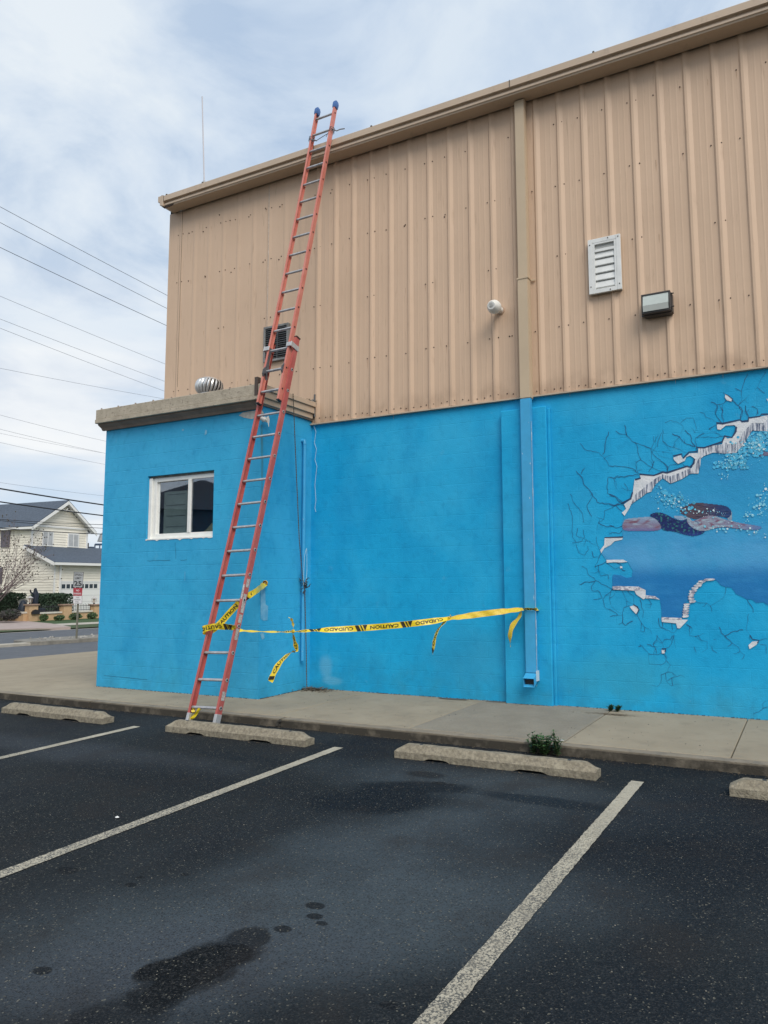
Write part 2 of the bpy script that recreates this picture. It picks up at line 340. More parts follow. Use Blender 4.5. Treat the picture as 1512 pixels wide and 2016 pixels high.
# ------------------------------------------------------------------ mesh helpers
def setp(o, label=None, cat=None, group=None, kind=None):
    if label: o['label'] = label
    if cat: o['category'] = cat
    if group: o['group'] = group
    if kind: o['kind'] = kind
    return o
def root_loc(p):
    v = Vector((0, 0, 0))
    while p: v += p.location; p = p.parent
    return v
def empty(name, loc, label, cat, group=None):
    o = bpy.data.objects.new(name, None); COL.objects.link(o); o.location = loc; o.empty_display_size = .1
    return setp(o, label, cat, group)
class MB:
    def __init__(s): s.v = []; s.f = []; s.mi = []; s.cur = 0
    def add(s, vs, fs):
        b = len(s.v); s.v += [Vector(x) for x in vs]
        for f in fs: s.f.append([i+b for i in f]); s.mi.append(s.cur)
        return s
    def box(s, a, b, M=None):
        x0, y0, z0 = a; x1, y1, z1 = b
        vs = [(x0, y0, z0), (x1, y0, z0), (x1, y1, z0), (x0, y1, z0), (x0, y0, z1), (x1, y0, z1), (x1, y1, z1), (x0, y1, z1)]
        if M is not None: vs = [M @ Vector(v) for v in vs]
        return s.add(vs, [(0, 3, 2, 1), (4, 5, 6, 7), (0, 1, 5, 4), (1, 2, 6, 5), (2, 3, 7, 6), (3, 0, 4, 7)])
    def tube(s, pts, r, n=8, cap=True):
        pts = [Vector(p) for p in pts]; k = len(pts); rs = r if isinstance(r, (list, tuple)) else [r]*k
        vs = []; pu = None
        for i, p in enumerate(pts):
            d = (pts[min(i+1, k-1)]-pts[max(i-1, 0)]).normalized()
            if pu is None:
                pu = Vector((0, 0, 1)) if abs(d.z) < .9 else Vector((1, 0, 0))
            a = d.cross(pu).normalized(); b = a.cross(d).normalized(); pu = b
            for j in range(n):
                t = 2*math.pi*j/n; vs.append(p+(a*math.cos(t)+b*math.sin(t))*rs[i])
        fs = [(i*n+j, i*n+(j+1) % n, (i+1)*n+(j+1) % n, (i+1)*n+j) for i in range(k-1) for j in range(n)]
        if cap: fs += [tuple(range(n-1, -1, -1)), tuple((k-1)*n+j for j in range(n))]
        return s.add(vs, fs)
    def sweep(s, prof, frames, closed=True, cap=True):
        """prof: 2D points; frames: (origin, ax, ay)"""
        n = len(prof); vs = [o+ax*p[0]+ay*p[1] for o, ax, ay in frames for p in prof]; k = len(frames)
        m_ = n if closed else n-1
        fs = [(i*n+j, i*n+(j+1) % n, (i+1)*n+(j+1) % n, (i+1)*n+j) for i in range(k-1) for j in range(m_)]
        if cap and closed: fs += [tuple(range(n-1, -1, -1)), tuple((k-1)*n+j for j in range(n))]
        return s.add(vs, fs)
    def prism(s, poly, o, ax, ay, dz):
        """extruded polygon (may be concave)"""
        n = len(poly); o = Vector(o); ax = Vector(ax); ay = Vector(ay); dz = Vector(dz)
        A = [o+ax*p[0]+ay*p[1] for p in poly]; vs = A+[p+dz for p in A]
        tr = tessellate_polygon([[Vector((p[0], p[1], 0)) for p in poly]])
        fs = [tuple(t) for t in tr]+[tuple(i+n for i in reversed(t)) for t in tr]+[(i, (i+1) % n, (i+1) % n+n, i+n) for i in range(n)]
        return s.add(vs, fs)
    def sheet(s, pts, thick=None):
        """flat (possibly concave) polygon from 3D points on a y-plane; optional back thickness toward +y"""
        tr = tessellate_polygon([[Vector((p[0], p[2], 0)) for p in pts]])
        n = len(pts)
        if thick:
            vs = list(pts)+[Vector(p)+Vector((0, thick, 0)) for p in pts]
            return s.add(vs, [tuple(t) for t in tr]+[(i, (i+1) % n, (i+1) % n+n, i+n) for i in range(n)])
        return s.add(pts, [tuple(t) for t in tr])
    def build(s, name, mt, parent=None, smooth=False, bevel=0, seg=1, fix=True, **props):
        me = bpy.data.meshes.new(name)
        off = root_loc(parent) if parent else Vector((0, 0, 0))
        org = off.copy()
        me.from_pydata([v-org for v in s.v], [], s.f)
        for q in (mt if isinstance(mt, (list, tuple)) else [mt]): me.materials.append(q)
        if any(s.mi): me.polygons.foreach_set('material_index', s.mi)
        if bevel or fix:
            bm = bmesh.new(); bm.from_mesh(me)
            if fix: bmesh.ops.recalc_face_normals(bm, faces=bm.faces)
            if bevel:
                es = [e for e in bm.edges if len(e.link_faces) == 2 and e.calc_face_angle(0) > rad(25)]
                bmesh.ops.bevel(bm, geom=es, offset=bevel, segments=seg, affect='EDGES', clamp_overlap=True)
            bm.to_mesh(me); bm.free()
        if smooth:
            me.polygons.foreach_set('use_smooth', [True]*len(me.polygons))
            try: me.set_sharp_from_angle(angle=rad(40))
            except Exception: pass
        o = bpy.data.objects.new(name, me); COL.objects.link(o)
        if parent: o.parent = parent
        for k, v_ in props.items(): o[k] = v_
        return o
def ko(a, b, ext=.0): # linear pts
    return a.lerp(b, ext)
_tc = {}
def text2d(txt, size=1.0, bold=0.0):
    key = (txt, bold)
    if key not in _tc:
        c = bpy.data.curves.new('t', 'FONT'); c.body = txt; c.size = 1; c.resolution_u = 2; c.offset = bold
        c.align_x = 'CENTER'; c.align_y = 'CENTER'
        o = bpy.data.objects.new('t', c); COL.objects.link(o)
        dg = bpy.context.evaluated_depsgraph_get(); me = bpy.data.meshes.new_from_object(o.evaluated_get(dg))
        vs = [(v.co.x, v.co.y) for v in me.vertices]; fs = [tuple(p.vertices) for p in me.polygons]
        bpy.data.objects.remove(o); bpy.data.curves.remove(c); bpy.data.meshes.remove(me)
        xs = [v[0] for v in vs]; ys = [v[1] for v in vs]; mxx = (min(xs)+max(xs))/2; myy = (min(ys)+max(ys))/2
        _tc[key] = ([(x-mxx, y-myy) for x, y in vs], fs, max(xs)-min(xs), max(ys)-min(ys))
    return _tc[key]
def put_text(mb, txt, o, ax, ay, w, h, bold=.0):
    vs, fs, tw, th = text2d(txt, 1, bold)
    mb.add([Vector(o)+Vector(ax)*(x*w/tw)+Vector(ay)*(y*h/th) for x, y in vs], fs)
X, Y, Z = Vector((1, 0, 0)), Vector((0, 1, 0)), Vector((0, 0, 1))

# ================================================================== GROUND
KZ = .0855                    # sidewalk / kerb height
KY = -2.084                   # kerb front
# base terrain
xs = [-900, -400, -150, -70, -22, -20, -18, -16, -14, -12.5, -11, -5, 0, 20, 60, 150, 900]
mb = MB(); ysn = [-900, -100, -30, 0, 30, 100, 900]
for i in range(len(xs)-1):
    for j in range(len(ysn)-1):
        mb.add([(xs[i], ysn[j], gz(xs[i])-.03), (xs[i+1], ysn[j], gz(xs[i+1])-.03), (xs[i+1], ysn[j+1], gz(xs[i+1])-.03), (xs[i], ysn[j+1], gz(xs[i])-.03)], [(0, 1, 2, 3)])
mb.build('ground', mat('dry_ground', (.10, .10, .07), .95, var=.3, vs=.4), kind='structure')
# parking lot asphalt
mb = MB()
px_ = [-16, -15, -14, -13, -12, -11, -8, -4, 0, 4, 10, 20, 40]
for i in range(len(px_)-1):
    a, b = px_[i], px_[i+1]
    mb.add([(a, -60, gz(a)), (b, -60, gz(b)), (b, KY+.02, gz(b)), (a, KY+.02, gz(a))], [(0, 1, 2, 3)])
mb.build('parking_lot', ASPH, kind='structure')

RD = Vector((.2, .98, 0)).normalized()       # road heading
def strip(A, B, offa, offb, name, mt, n=14, lo=-60, hi=120, kind='structure', **k):
    """ribbon of ground between two lines parallel to the road, following the slope"""
    mb = MB(); m_ = 30
    for i in range(n+1):
        for j in range(m_+1):
            s = lo+(hi-lo)*j/m_; p = A.lerp(B, i/n)+RD*s
            mb.v.append(Vector((p.x, p.y, gz(p.x)+offa+(offb-offa)*i/n)))
    for i in range(n):
        for j in range(m_): mb.f.append([i*(m_+1)+j, (i+1)*(m_+1)+j, (i+1)*(m_+1)+j+1, i*(m_+1)+j+1]); mb.mi.append(0)
    return mb.build(name, mt, kind=kind, **k)
eA = G(95, 1291.5); eM = G(125, 1270.5); eMb = eM+Vector((-1.5, .3, 0)); eF = G(139, 1239.5)
strip(eA+RD*0, eF, .004, .004, 'road', ROADA, lo=-60, hi=140)
# concrete apron left of the annex, on the ground slope
def apron():
    mb = MB(); A = G(0, 1300); n = 12; m_ = 40
    for i in range(n+1):
        for j in range(m_+1):
            y = KY+ (60)*j/m_ * (j/m_)
            xr = -9.0; xl = A.x+(y-A.y)*(RD.x/RD.y)
            x = xr+(xl-xr)*i/n
            mb.v.append(Vector((x, y, gz(x)+KZ-.004 if x > -12 else gz(x)+KZ-.004-(KZ-.02)*min(1, (-12-x)/5))))
    for i in range(n):
        for j in range(m_): mb.f.append([i*(m_+1)+j, (i+1)*(m_+1)+j, (i+1)*(m_+1)+j+1, i*(m_+1)+j+1]); mb.mi.append(0)
    return mb.build('concrete_apron', CONC, kind='structure')
apron()
# darker broom-finished repair slab gets its own tone
REP = mat('grey_repair_concrete', (.235, .203, .152), .9, col2=(.28, .245, .185), vs=4, bump=.4, bs=130)
f = noise_fac(REP, 70, .5, .65, .5); mixin(REP, f, (.12, .115, .10))
# sidewalk slabs: each a block with its own edges
walk = MB().box((-9.6, -1.9, -.02), (14, 1.0, KZ-.03)).build('sidewalk', mat('joint_dirt', (.05, .045, .035), .95, var=.3, vs=20), kind='structure')
def joint_x(px, py, y): return WZ(px, py, KZ).x
ja = [joint_x(240, 1361, 0), joint_x(593, 1396, 0), joint_x(888, 1403, 0), joint_x(1150, 1434, 0), joint_x(1458, 1447, 0)]
jb = [-9.6, -8.0]+[v for v in ja[1:]]
last = jb[-1]
while last < 12: last += 1.22; jb.append(last)
for i in range(len(jb)-1):
    g_ = .004 if i != 5 else .012
    dz = [0, .003, -.002, .004, 0, -.004, .002][i % 7]
    b_ = MB().box((jb[i]+.004, KY+.152, KZ-.06), (jb[i+1]-.004, .06, KZ+dz*.6))
    b_.build('slab', CONC if i != 3 else REP, walk, bevel=.006)
# kerb pieces
kx = [-30, WZ(561, 1413, KZ).x-3.05*2, WZ(561, 1413, KZ).x-3.05, WZ(561, 1413, KZ).x]
while kx[-1] < 12: kx.append(kx[-1]+3.05)
kerb = empty('kerb', (0, KY, 0), None, None); kerb['kind'] = 'structure'
for i in range(1, len(kx)-1):
    MB().box((kx[i]+.004, KY, -.05), (kx[i+1]-.004, KY+.148, KZ)).build('kerb_stone', KCONC, kerb, bevel=.014, seg=2)
mb = MB(); xx = kx[1]
for i in range(14):
    a = xx-i*1.0; b = a-1.0
    if b < -17: break
    mb.add([(a, KY, gz(a)-.05), (b, KY, gz(b)-.05), (b, KY, gz(b)+KZ), (a, KY, gz(a)+KZ), (a, KY+.148, gz(a)+KZ), (b, KY+.148, gz(b)+KZ)], [(0, 1, 2, 3), (3, 2, 5, 4)])
mb.build('kerb_stone', KCONC, kerb)
# crumbling break at the kerb joint
mb = MB(); bx_ = kx[3]
for i in range(14):
    p = Vector((bx_+random.uniform(-.03, .03), KY-.012+random.uniform(-.01, .02), random.uniform(.0, KZ))); s_ = random.uniform(.006, .014)
    mb.box(p-Vector((s_, s_, s_)), p+Vector((s_, s_, s_*.6)))
mb.build('crumbled_concrete', mat('dark_crumbs', (.06, .055, .045), .95), kerb, kind='stuff')
kerb['label'] = 'long concrete kerb between the asphalt and the sidewalk'

# parking lines
def pline(p0, p1, w_=.10, ext=0):
    d = (p1-p0).normalized(); n = Vector((d.y, -d.x, 0)); q = p1+d*ext
    mb = MB(); k = int((q-p0).length/.03); L_ = []; R_ = []
    for i in range(k+1):
        c = p0.lerp(q, i/k); L_.append(c-n*(w_/2+random.uniform(-.0035, .002))); R_.append(c+n*(w_/2+random.uniform(-.0035, .002)))
    for p in L_+R_: p.z = .004
    mb.add(L_+R_, [(i, i+1, k+2+i, k+1+i) for i in range(k)])
    return mb.build('parking_line', LINE, kind='structure', fix=False)
lp = [(WZ(270, 1430.5), WZ(0, 1493)), (WZ(667, 1472), WZ(0, 1723)), (WZ(1255, 1539), WZ(944, 1900)), ]
pline(lp[0][0], lp[0][1], ext=1.6); pline(lp[1][0], lp[1][1], ext=2.2); pline(lp[2][0], lp[2][1], ext=2.2)
pline(Vector((1.5, -2.62, 0)), Vector((1.5, -7, 0)))
pline(Vector((-9.75, -2.6, 0)), Vector((-10.6, -7.5, 0)))

# wheel stops
def wheel_stop():
    r = empty('wheel_stop', (0, 0, 0), None, None)
    L_, W, H = 1.83, .157, .118
    prof = [(-W/2, .0), (-W/2, .058), (-W/2+.048, H), (W/2-.048, H), (W/2, .058), (W/2, .0)]
    nx = 60; frames = []
    mb = MB(); vs = []
    for i in range(nx+1):
        x = -L_/2+L_*i/nx
        e = min(1, min(i, nx-i)/3.2)
        for (y, z) in prof:
            zz = z if z < .06 else .058+(z-.058)*(.18+.82*e)
            yy = y*(.80+.20*e) if z > .06 else y
            xx_ = x
            for a0, a1 in ((-.62, -.36), (.22, .52)):      # drainage notches
                if z == 0.0 and a0 < x < a1:
                    zz = .020*min(1, min(x-a0, a1-x)/.05)
            nv = noise.noise(Vector((x*9, y*30, z*30)))*.0035+noise.noise(Vector((x*30, y*60, z*60)))*.002
            vs.append(Vector((xx_, yy+(nv if abs(y) > .07 else 0), zz+(nv if zz > .07 else 0))))
    n = 6
    fs = [(i*n+j, i*n+j+1, (i+1)*n+j+1, (i+1)*n+j) for i in range(nx) for j in range(n-1)]
    fs += [tuple(range(n)), tuple(nx*n+j for j in range(n))]
    fs += [(i*n, (i+1)*n, (i+1)*n+n-1, i*n+n-1) for i in range(nx)]
    mb.add(vs, fs); mb.build('concrete_block', WCONC, r)
    for x in (-.68, .68):
        MB().tube([(x, 0, H-.004), (x, 0, H+.0035)], .016, 10).build('anchor_hole', BLKP, r)
    return r
stop0 = wheel_stop()
def copy_tree(o, parent=None):
    c = o.copy(); COL.objects.link(c); c.parent = parent
    for ch in list(o.children): copy_tree(ch, c)
    return c
SY = -2.7885+.078
labs = ['concrete wheel stop cut by the left edge of the photo, nearest the road',
        'concrete wheel stop that the feet of the red ladder stand behind',
        'concrete wheel stop in front of the leafy weed and the downspout',
        'concrete wheel stop cut off by the right edge of the photo']
x0s = -3.4107+.915
for i, dx_ in enumerate((-2, -1, 0, 1)):
    o = stop0 if i == 0 else copy_tree(stop0)
    o.location = (x0s+2.8094*dx_+(0 if i != 1 else -.01), SY, .001); o.rotation_euler.z = [rad(-.3), rad(.2), 0, rad(.4)][i]
    setp(o, labs[i], 'wheel stop', 'concrete wheel stops along the kerb')

# ================================================================== MAIN BUILDING
ZT = 3.883; BX0, BX1, BYB = -9.41, 13.0, 16.0; ZR = 7.86
bld = empty('metal_sided_building', (-3, 0, 0), 'tall building with tan ribbed metal siding above a blue painted mural wall', 'building')
MB().box((BX0, 0, -.1), (BX1, BYB, ZT)).build('masonry_wall', BLUE, bld, bevel=.01)
MB().box((BX0+.06, .05, ZT), (BX1-.06, BYB-.05, ZR)).build('wall_core', mat('wall_core_dark', (.1, .08, .06), .9), bld)
# flat ledge flashing between metal and masonry
fl = MB(); fl.box((BX0-.02, -.052, ZT-.012), (BX1, .03, ZT+.006)); fl.build('ledge_flashing', TRIM, bld)
RS = .3135; RX = -6.345
def rib_profile(x0, n, y0=-.012):
    """list of (x, y) along the panel face, ribs standing proud; starts and ends on a rib slope"""
    pts = []
    for k in range(n):
        a = x0+k*RS
        pts += [(a, y0), (a+.020, y0-.021), (a+.048, y0-.021), (a+.094, y0)]
        for mm in (.150, .222):
            pts += [(a+mm, y0), (a+mm+.007, y0-.0014), (a+mm+.018, y0-.0014), (a+mm+.025, y0)]
    pts.append((x0+n*RS, y0)); return pts
def panel_mesh(n, z0, z1, flatter=False):
    pr = rib_profile(0, n)
    if flatter: pr = [(x, -.012+(y+.012)*(.25)) for x, y in pr]
    mb = MB(); k = len(pr)
    mb.add([(x, y, z0) for x, y in pr]+[(x, y, z1) for x, y in pr], [(i, i+1, k+i+1, k+i) for i in range(k-1)])
    # hemmed lap edge and bottom lip
    mb.add([(x, y, z0) for x, y in pr]+[(x, y+.012, z0) for x, y in pr], [(i+1, i, k+i, k+i+1) for i in range(k-1)])
    mb.add([(pr[0][0], pr[0][1], z0), (pr[0][0], pr[0][1]+.01, z0), (pr[0][0], pr[0][1]+.01, z1), (pr[0][0], pr[0][1], z1)], [(0, 1, 2, 3)])
    return mb
pm = None; pm2 = None; kk = -9
i = 0
while RX+RS*kk < BX1-.9:
    x = RX+RS*kk; lf = x < RX-.1
    # alternate panels lap 1.5 mm over their neighbours
    if lf:
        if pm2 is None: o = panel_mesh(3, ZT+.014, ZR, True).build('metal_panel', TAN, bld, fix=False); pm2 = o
        else: o = pm2.copy(); COL.objects.link(o)
    else:
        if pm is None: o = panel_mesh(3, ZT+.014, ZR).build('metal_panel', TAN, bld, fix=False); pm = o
        else: o = pm.copy(); COL.objects.link(o)
    o.location = (x+(0 if not pm is o else 0), -.0015*(i % 2), 0)
    i += 1; kk += 3
for o in bld.children:
    if o.name.startswith('metal_panel'): o.location.x = o.location.x + 0
# meshes were authored at x0=0 but offset by parent; compensate
for o in bld.children:
    if o.name.startswith('metal_panel'): o.location.z = 0
XL0 = RX+RS*-9
MB().add([(BX0, -.014, ZT+.014), (XL0, -.014, ZT+.014), (XL0, -.014, ZR), (BX0, -.014, ZR), (BX0, .3, ZT+.014), (BX0, .3, ZR)], [(0, 1, 2, 3), (0, 3, 5, 4)]).build('corner_trim', TAN, bld, fix=False)
MB().box((BX0-.004, .3, ZT+.01), (BX0+.02, BYB, ZR)).build('end_wall_panel', TAN, bld)
# caulk lines on the flatter old sheets
CAULK = mat('old_caulk', (.50, .44, .38), .8, var=.25, vs=30)
mb = MB()
for px, y0_, y1_ in ((439, 410, 765), (528.5, 385, 700), (625, 380, 770)):
    x = WY(px, 500, -.016).x; za = ZT+.03; zb = ZR-.02; k = 50; L_ = []; R_ = []
    for i in range(k+1):
        z = za+(zb-za)*i/k; w_ = .003+.005*max(0, noise.noise(Vector((x, z*2.5, 0)))+.2); xo = noise.noise(Vector((x*3, z*3, 4)))*.006
        L_.append((x+xo-w_, -.0185, z)); R_.append((x+xo+w_, -.0185, z))
    mb.add(L_+R_, [(i, k+1+i, k+2+i, i+1) for i in range(k)])
mb.build('caulk_seam', CAULK, bld, fix=False, kind='stuff')
# black open joint
mb = MB()
for px, a, b in ((360, 400, 760), (625.5, 690, 735), (626, 760, 800), (625, 560, 600)):
    p = WY(px, a, -.0195); q = WY(px, b, -.0195); mb.box((p.x-.002, -.0205, min(p.z, q.z)), (p.x+.002, -.019, max(p.z, q.z)))
mb.build('open_joint', mat('dark_joint', (.03, .025, .02), .9), bld, kind='stuff')
# screws (hundreds of tiny heads: one joined part)
mb = MB(); st = MB()
def screw(x, z, y=-.016, r=.009):
    n = 7; c = Vector((x, y, z)); vs = [c+Vector((math.cos(2*math.pi*i/n)*r, .006, math.sin(2*math.pi*i/n)*r)) for i in range(n)]+[c+Vector((math.cos(2*math.pi*i/n)*r*.7, -.006, math.sin(2*math.pi*i/n)*r*.7)) for i in range(n)]
    mb.add(vs, [(i, (i+1) % n, (i+1) % n+n, i+n) for i in range(n)]+[tuple(range(n, 2*n))])
rows = [7.43, 6.60, 5.665, 4.73, 3.955]
for k in range(-9, 40):
    x = RX+RS*k
    for z in rows:
        if random.random() < .06: continue
        lap = (k % 3 == 0)
        zz = z+random.uniform(-.012, .012)
        if z != 5.665 or lap: screw(x-.03, zz)
        if lap or z < 4: screw(x+.075+random.uniform(0, .02), zz+.0)
        if z < 4: screw(x+.2, zz)
for px, py in ((455, 708), (668, 1098)): pass
for px, py in ((432, 423), (453, 434), (490, 427), (455, 536), (372, 459), (404, 545), (523, 410), (551, 407), (1003, 662), (875, 427), (796, 445), (549, 511), (651, 380), (400, 456), (371, 553), (518, 516)): 
    p = WY(px, py, -.016); screw(p.x, p.z, r=.011)
mb.build('screws', RUST, bld, kind='stuff')
rr_ = MB()
for k in range(-9, 40):
    for z in rows:
        if random.random() < .4: continue
        x = RX+RS*k+random.choice([-.03, .083]); l = random.uniform(.03, .16); w2_ = random.uniform(.0025, .006)
        rr_.add([(x-w2_, -.0152, z-.004), (x+w2_, -.0152, z-.004), (x+w2_*.5, -.0152, z-l*.6), (x, -.0152, z-l), (x-w2_*.5, -.0152, z-l*.6)], [(0, 1, 2, 3, 4)])
rr_.build('rust_runs', mat('faint_rust_run', (.42, .27, .17), .7, col2=(.54, .37, .25), vs=30), bld, fix=False, kind='stuff')

# gutter: box gutter with stepped face
gp = [(-.045, 8.005), (-.045, 7.845), (-.255, 7.845), (-.262, 7.862), (-.275, 7.868), (-.275, 7.896), (-.258, 7.902), (-.258, 7.925), (-.30, 7.934), (-.30, 8.022), (-.292, 8.03), (-.28, 8.03), (-.28, 8.01), (-.06, 8.01)]
def gutter_seg(x0, x1, mt=TRIM): 
    m_ = MB(); m_.sweep(gp, [(Vector((x0, 0, 0)), Y, Z), (Vector((x1, 0, 0)), Y, Z)]); return m_
gut = gutter_seg(-9.27, BX1).build('gutter', TRIM, bld)
gc = MB(); 
gc.prism([(-9.385, 8.034), (-9.385, 7.935), (-9.345, 7.925), (-9.34, 7.87), (-9.27, 7.85), (-9.265, 8.034)], (0, -.306, 0), X, Z, Y*.29)
gc.build('gutter_end_cap', TRIM, gut, bevel=.004)
mb = MB()
for x in (-9.262, -6.2, -3.1, 0.0):
    mb.box((x-.006, -.303, 7.93), (x+.006, -.299, 8.03))
for x in (-9.30, -9.2, -8.4, -5.2, -2.0):
    mb.box((x-.012, -.304, 8.026), (x+.012, -.27, 8.04))
mb.build('gutter_strap', mat('dark_strap', (.12, .10, .08), .7), gut, kind='stuff')
# rusted out gutter corner
mb = MB(); mb.prism([(0, 0), (.18, .015), (.28, .0), (.26, -.03), (.06, -.045)], (-9.34, -.262, 7.868), X, Z, Y*.01)
mb.build('rusted_patch', RUST, gut)
# roof above gutter: low slope
rf = MB(); rf.add([(BX0-.02, -.1, 8.03), (BX1, -.1, 8.03), (BX1, BYB/2, 8.75), (BX0-.02, BYB/2, 8.75), (BX1, BYB+.1, 8.03), (BX0-.02, BYB+.1, 8.03)], [(0, 1, 2, 3), (3, 2, 4, 5)])
rf.add([(BX0+.0, .0, ZR), (BX0, BYB, ZR), (BX0, BYB, 8.02), (BX0, BYB/2, 8.74), (BX0, 0, 8.02)], [(0, 1, 2, 3, 4)])
rf.build('roof', mat('grey_metal_roof', (.35, .34, .32), .5, var=.1, vs=1), bld, fix=False)

# pilaster behind the downspout
pa = WY(996, 1385, -.085).x; pb = WY(1089, 1394, -.085).x; ztp = WY(1040, 803, -.085).z
pil = MB(); pil.box((pa, -.085, -.1), (pb, .0, ztp)); pil = pil.build('pilaster', BLUE, bld, bevel=.008)
MB().box((pb, -.04, -.1), (pb+.035, .0, ztp-.02)).build('pilaster_edge', BLUE, pil, bevel=.006)

# downspout
dsx = (WY(1028, 300, -.12).x+WY(1037, 775, -.12).x+WY(1041, 1290, -.12).x)/3
DW = .068
ds = empty('downspout', (dsx, 0, 0), None, None); ds.parent = bld; ds.location = Vector((dsx+3, 0, 0))
zc = WY(1032, 785, -.13).z
def rbox(x0, x1, y0, y1, z0, z1, nm, mt):
    return MB().box((x0, y0, z0), (x1, y1, z1)).build(nm, mt, ds, bevel=.008, seg=2)
yd0, yd1 = -.165, -.088
rbox(dsx-DW, dsx+DW, yd0+.03, yd1+.05, WY(1035, 548, -.14).z, 7.84, 'upper_pipe', DSP)
rbox(dsx-DW-.003, dsx+DW+.003, yd0+.012, yd1+.05, zc, WY(1035, 546, -.14).z, 'middle_pipe', DSP)
rbox(dsx-DW-.003, dsx+DW+.003, yd0+.012, yd1, WY(1040, 1325, -.15).z, zc-.001, 'lower_pipe', BLUEM)
sb = MB(); zst = WY(1035, 547, -.14).z
sb.box((dsx-DW-.008, yd0+.005, zst-.008), (dsx+DW+.008, yd0+.012, zst+.012)); sb.box((dsx+DW+.004, yd0+.012, zst-.008), (dsx+DW+.012, -.03, zst+.006)); sb.box((dsx+DW+.008, -.035, zst-.012), (dsx+DW+.06, -.025, zst+.008))
sb.build('pipe_strap', DSP, ds)
# outlet elbow, open square mouth turned out from the wall
ze_ = WY(1040, 1325, -.15).z; M1 = Matrix.Rotation(rad(0), 4, 'X')
el = MB(); t_ = .004; w2 = DW
A = [Vector((dsx-w2, yd0+.012, ze_+.0)), Vector((dsx+w2, yd0+.012, ze_)), Vector((dsx+w2, yd1, ze_)), Vector((dsx-w2, yd1, ze_))]
B = [Vector((dsx-w2, yd0-.085, ze_-.052)), Vector((dsx+w2, yd0-.085, ze_-.052)), Vector((dsx+w2, yd0-.075, ze_-.155)), Vector((dsx-w2, yd0-.075, ze_-.155))]
Cc = [Vector((dsx-w2, yd1, ze_-.075)), Vector((dsx+w2, yd1, ze_-.075))]
el.add(A+B+Cc, [(0, 1, 5, 4), (0, 4, 7, 8, 3), (1, 2, 9, 6, 5), (8, 7, 6, 9), (2, 3, 8, 9)])
o = el.build('outlet_elbow', BLUEM, ds, fix=True); md = o.modifiers.new('s', 'SOLIDIFY'); md.thickness = .003
o = MB().add([B[0]+Vector((.006, .05, -.02)), B[1]+Vector((-.006, .05, -.02)), B[2]+Vector((-.006, .05, .02)), B[3]+Vector((.006, .05, .02))], [(0, 1, 2, 3)]).build('dark_inside', BLKP, ds, fix=False)
MB().box((dsx+DW-.002, yd0+.0, ze_-.09), (dsx+DW+.012, yd1, ze_+.03)).build('outlet_bracket', mat('chipped_white_blue', (.5, .62, .68), .6), ds)
mb = MB()
mb.box((dsx+DW+.0035, yd0+.014, ze_+.0), (dsx+DW+.006, yd0+.02, zc-.3))
for z in (1.55, 1.0, .8, 2.6, 3.3): mb.box((dsx+DW+.003, yd0+.013, z), (dsx+DW+.0075, yd0+.024, z+random.uniform(.08, .2)))
mb.build('chipped_edge', mat('chipped_primer', (.52, .6, .62), .7, var=.2, vs=30), ds, kind='stuff')

# small white wall pipe with swept cap
pp = MB(); p0 = WY(985, 611, -.02); tip = WY(967, 601, -.33)
pp.tube([p0+Y*.04, p0, p0.lerp(tip, .55)], [.042, .042, .042], 14)
pv = pp.build('vent_pipe', PVC, bld, smooth=True)
hd = MB(); d_ = (tip-p0).normalized(); prof = [(-.085, .044), (-.06, .064), (-.025, .084), (.025, .090), (.07, .078), (.105, .055), (.118, .050), (.118, .036), (.04, .034)]
c_ = p0.lerp(tip, .62)
hd.tube([c_+d_*a for a, _ in prof], [r for _, r in prof], 18, cap=False)
hd.build('pipe_cap', PVC, pv, smooth=True)
MB().tube([c_+d_*.08, c_+d_*.082], .035, 12).build('pipe_mouth', mat('dark_pipe_inside', (.16, .15, .13), .8), pv)
MB().tube([p0+Y*.01, p0-Y*.006], .058, 14).build('sealant_ring', mat('tan_sealant', (.5, .35, .25), .7), pv)

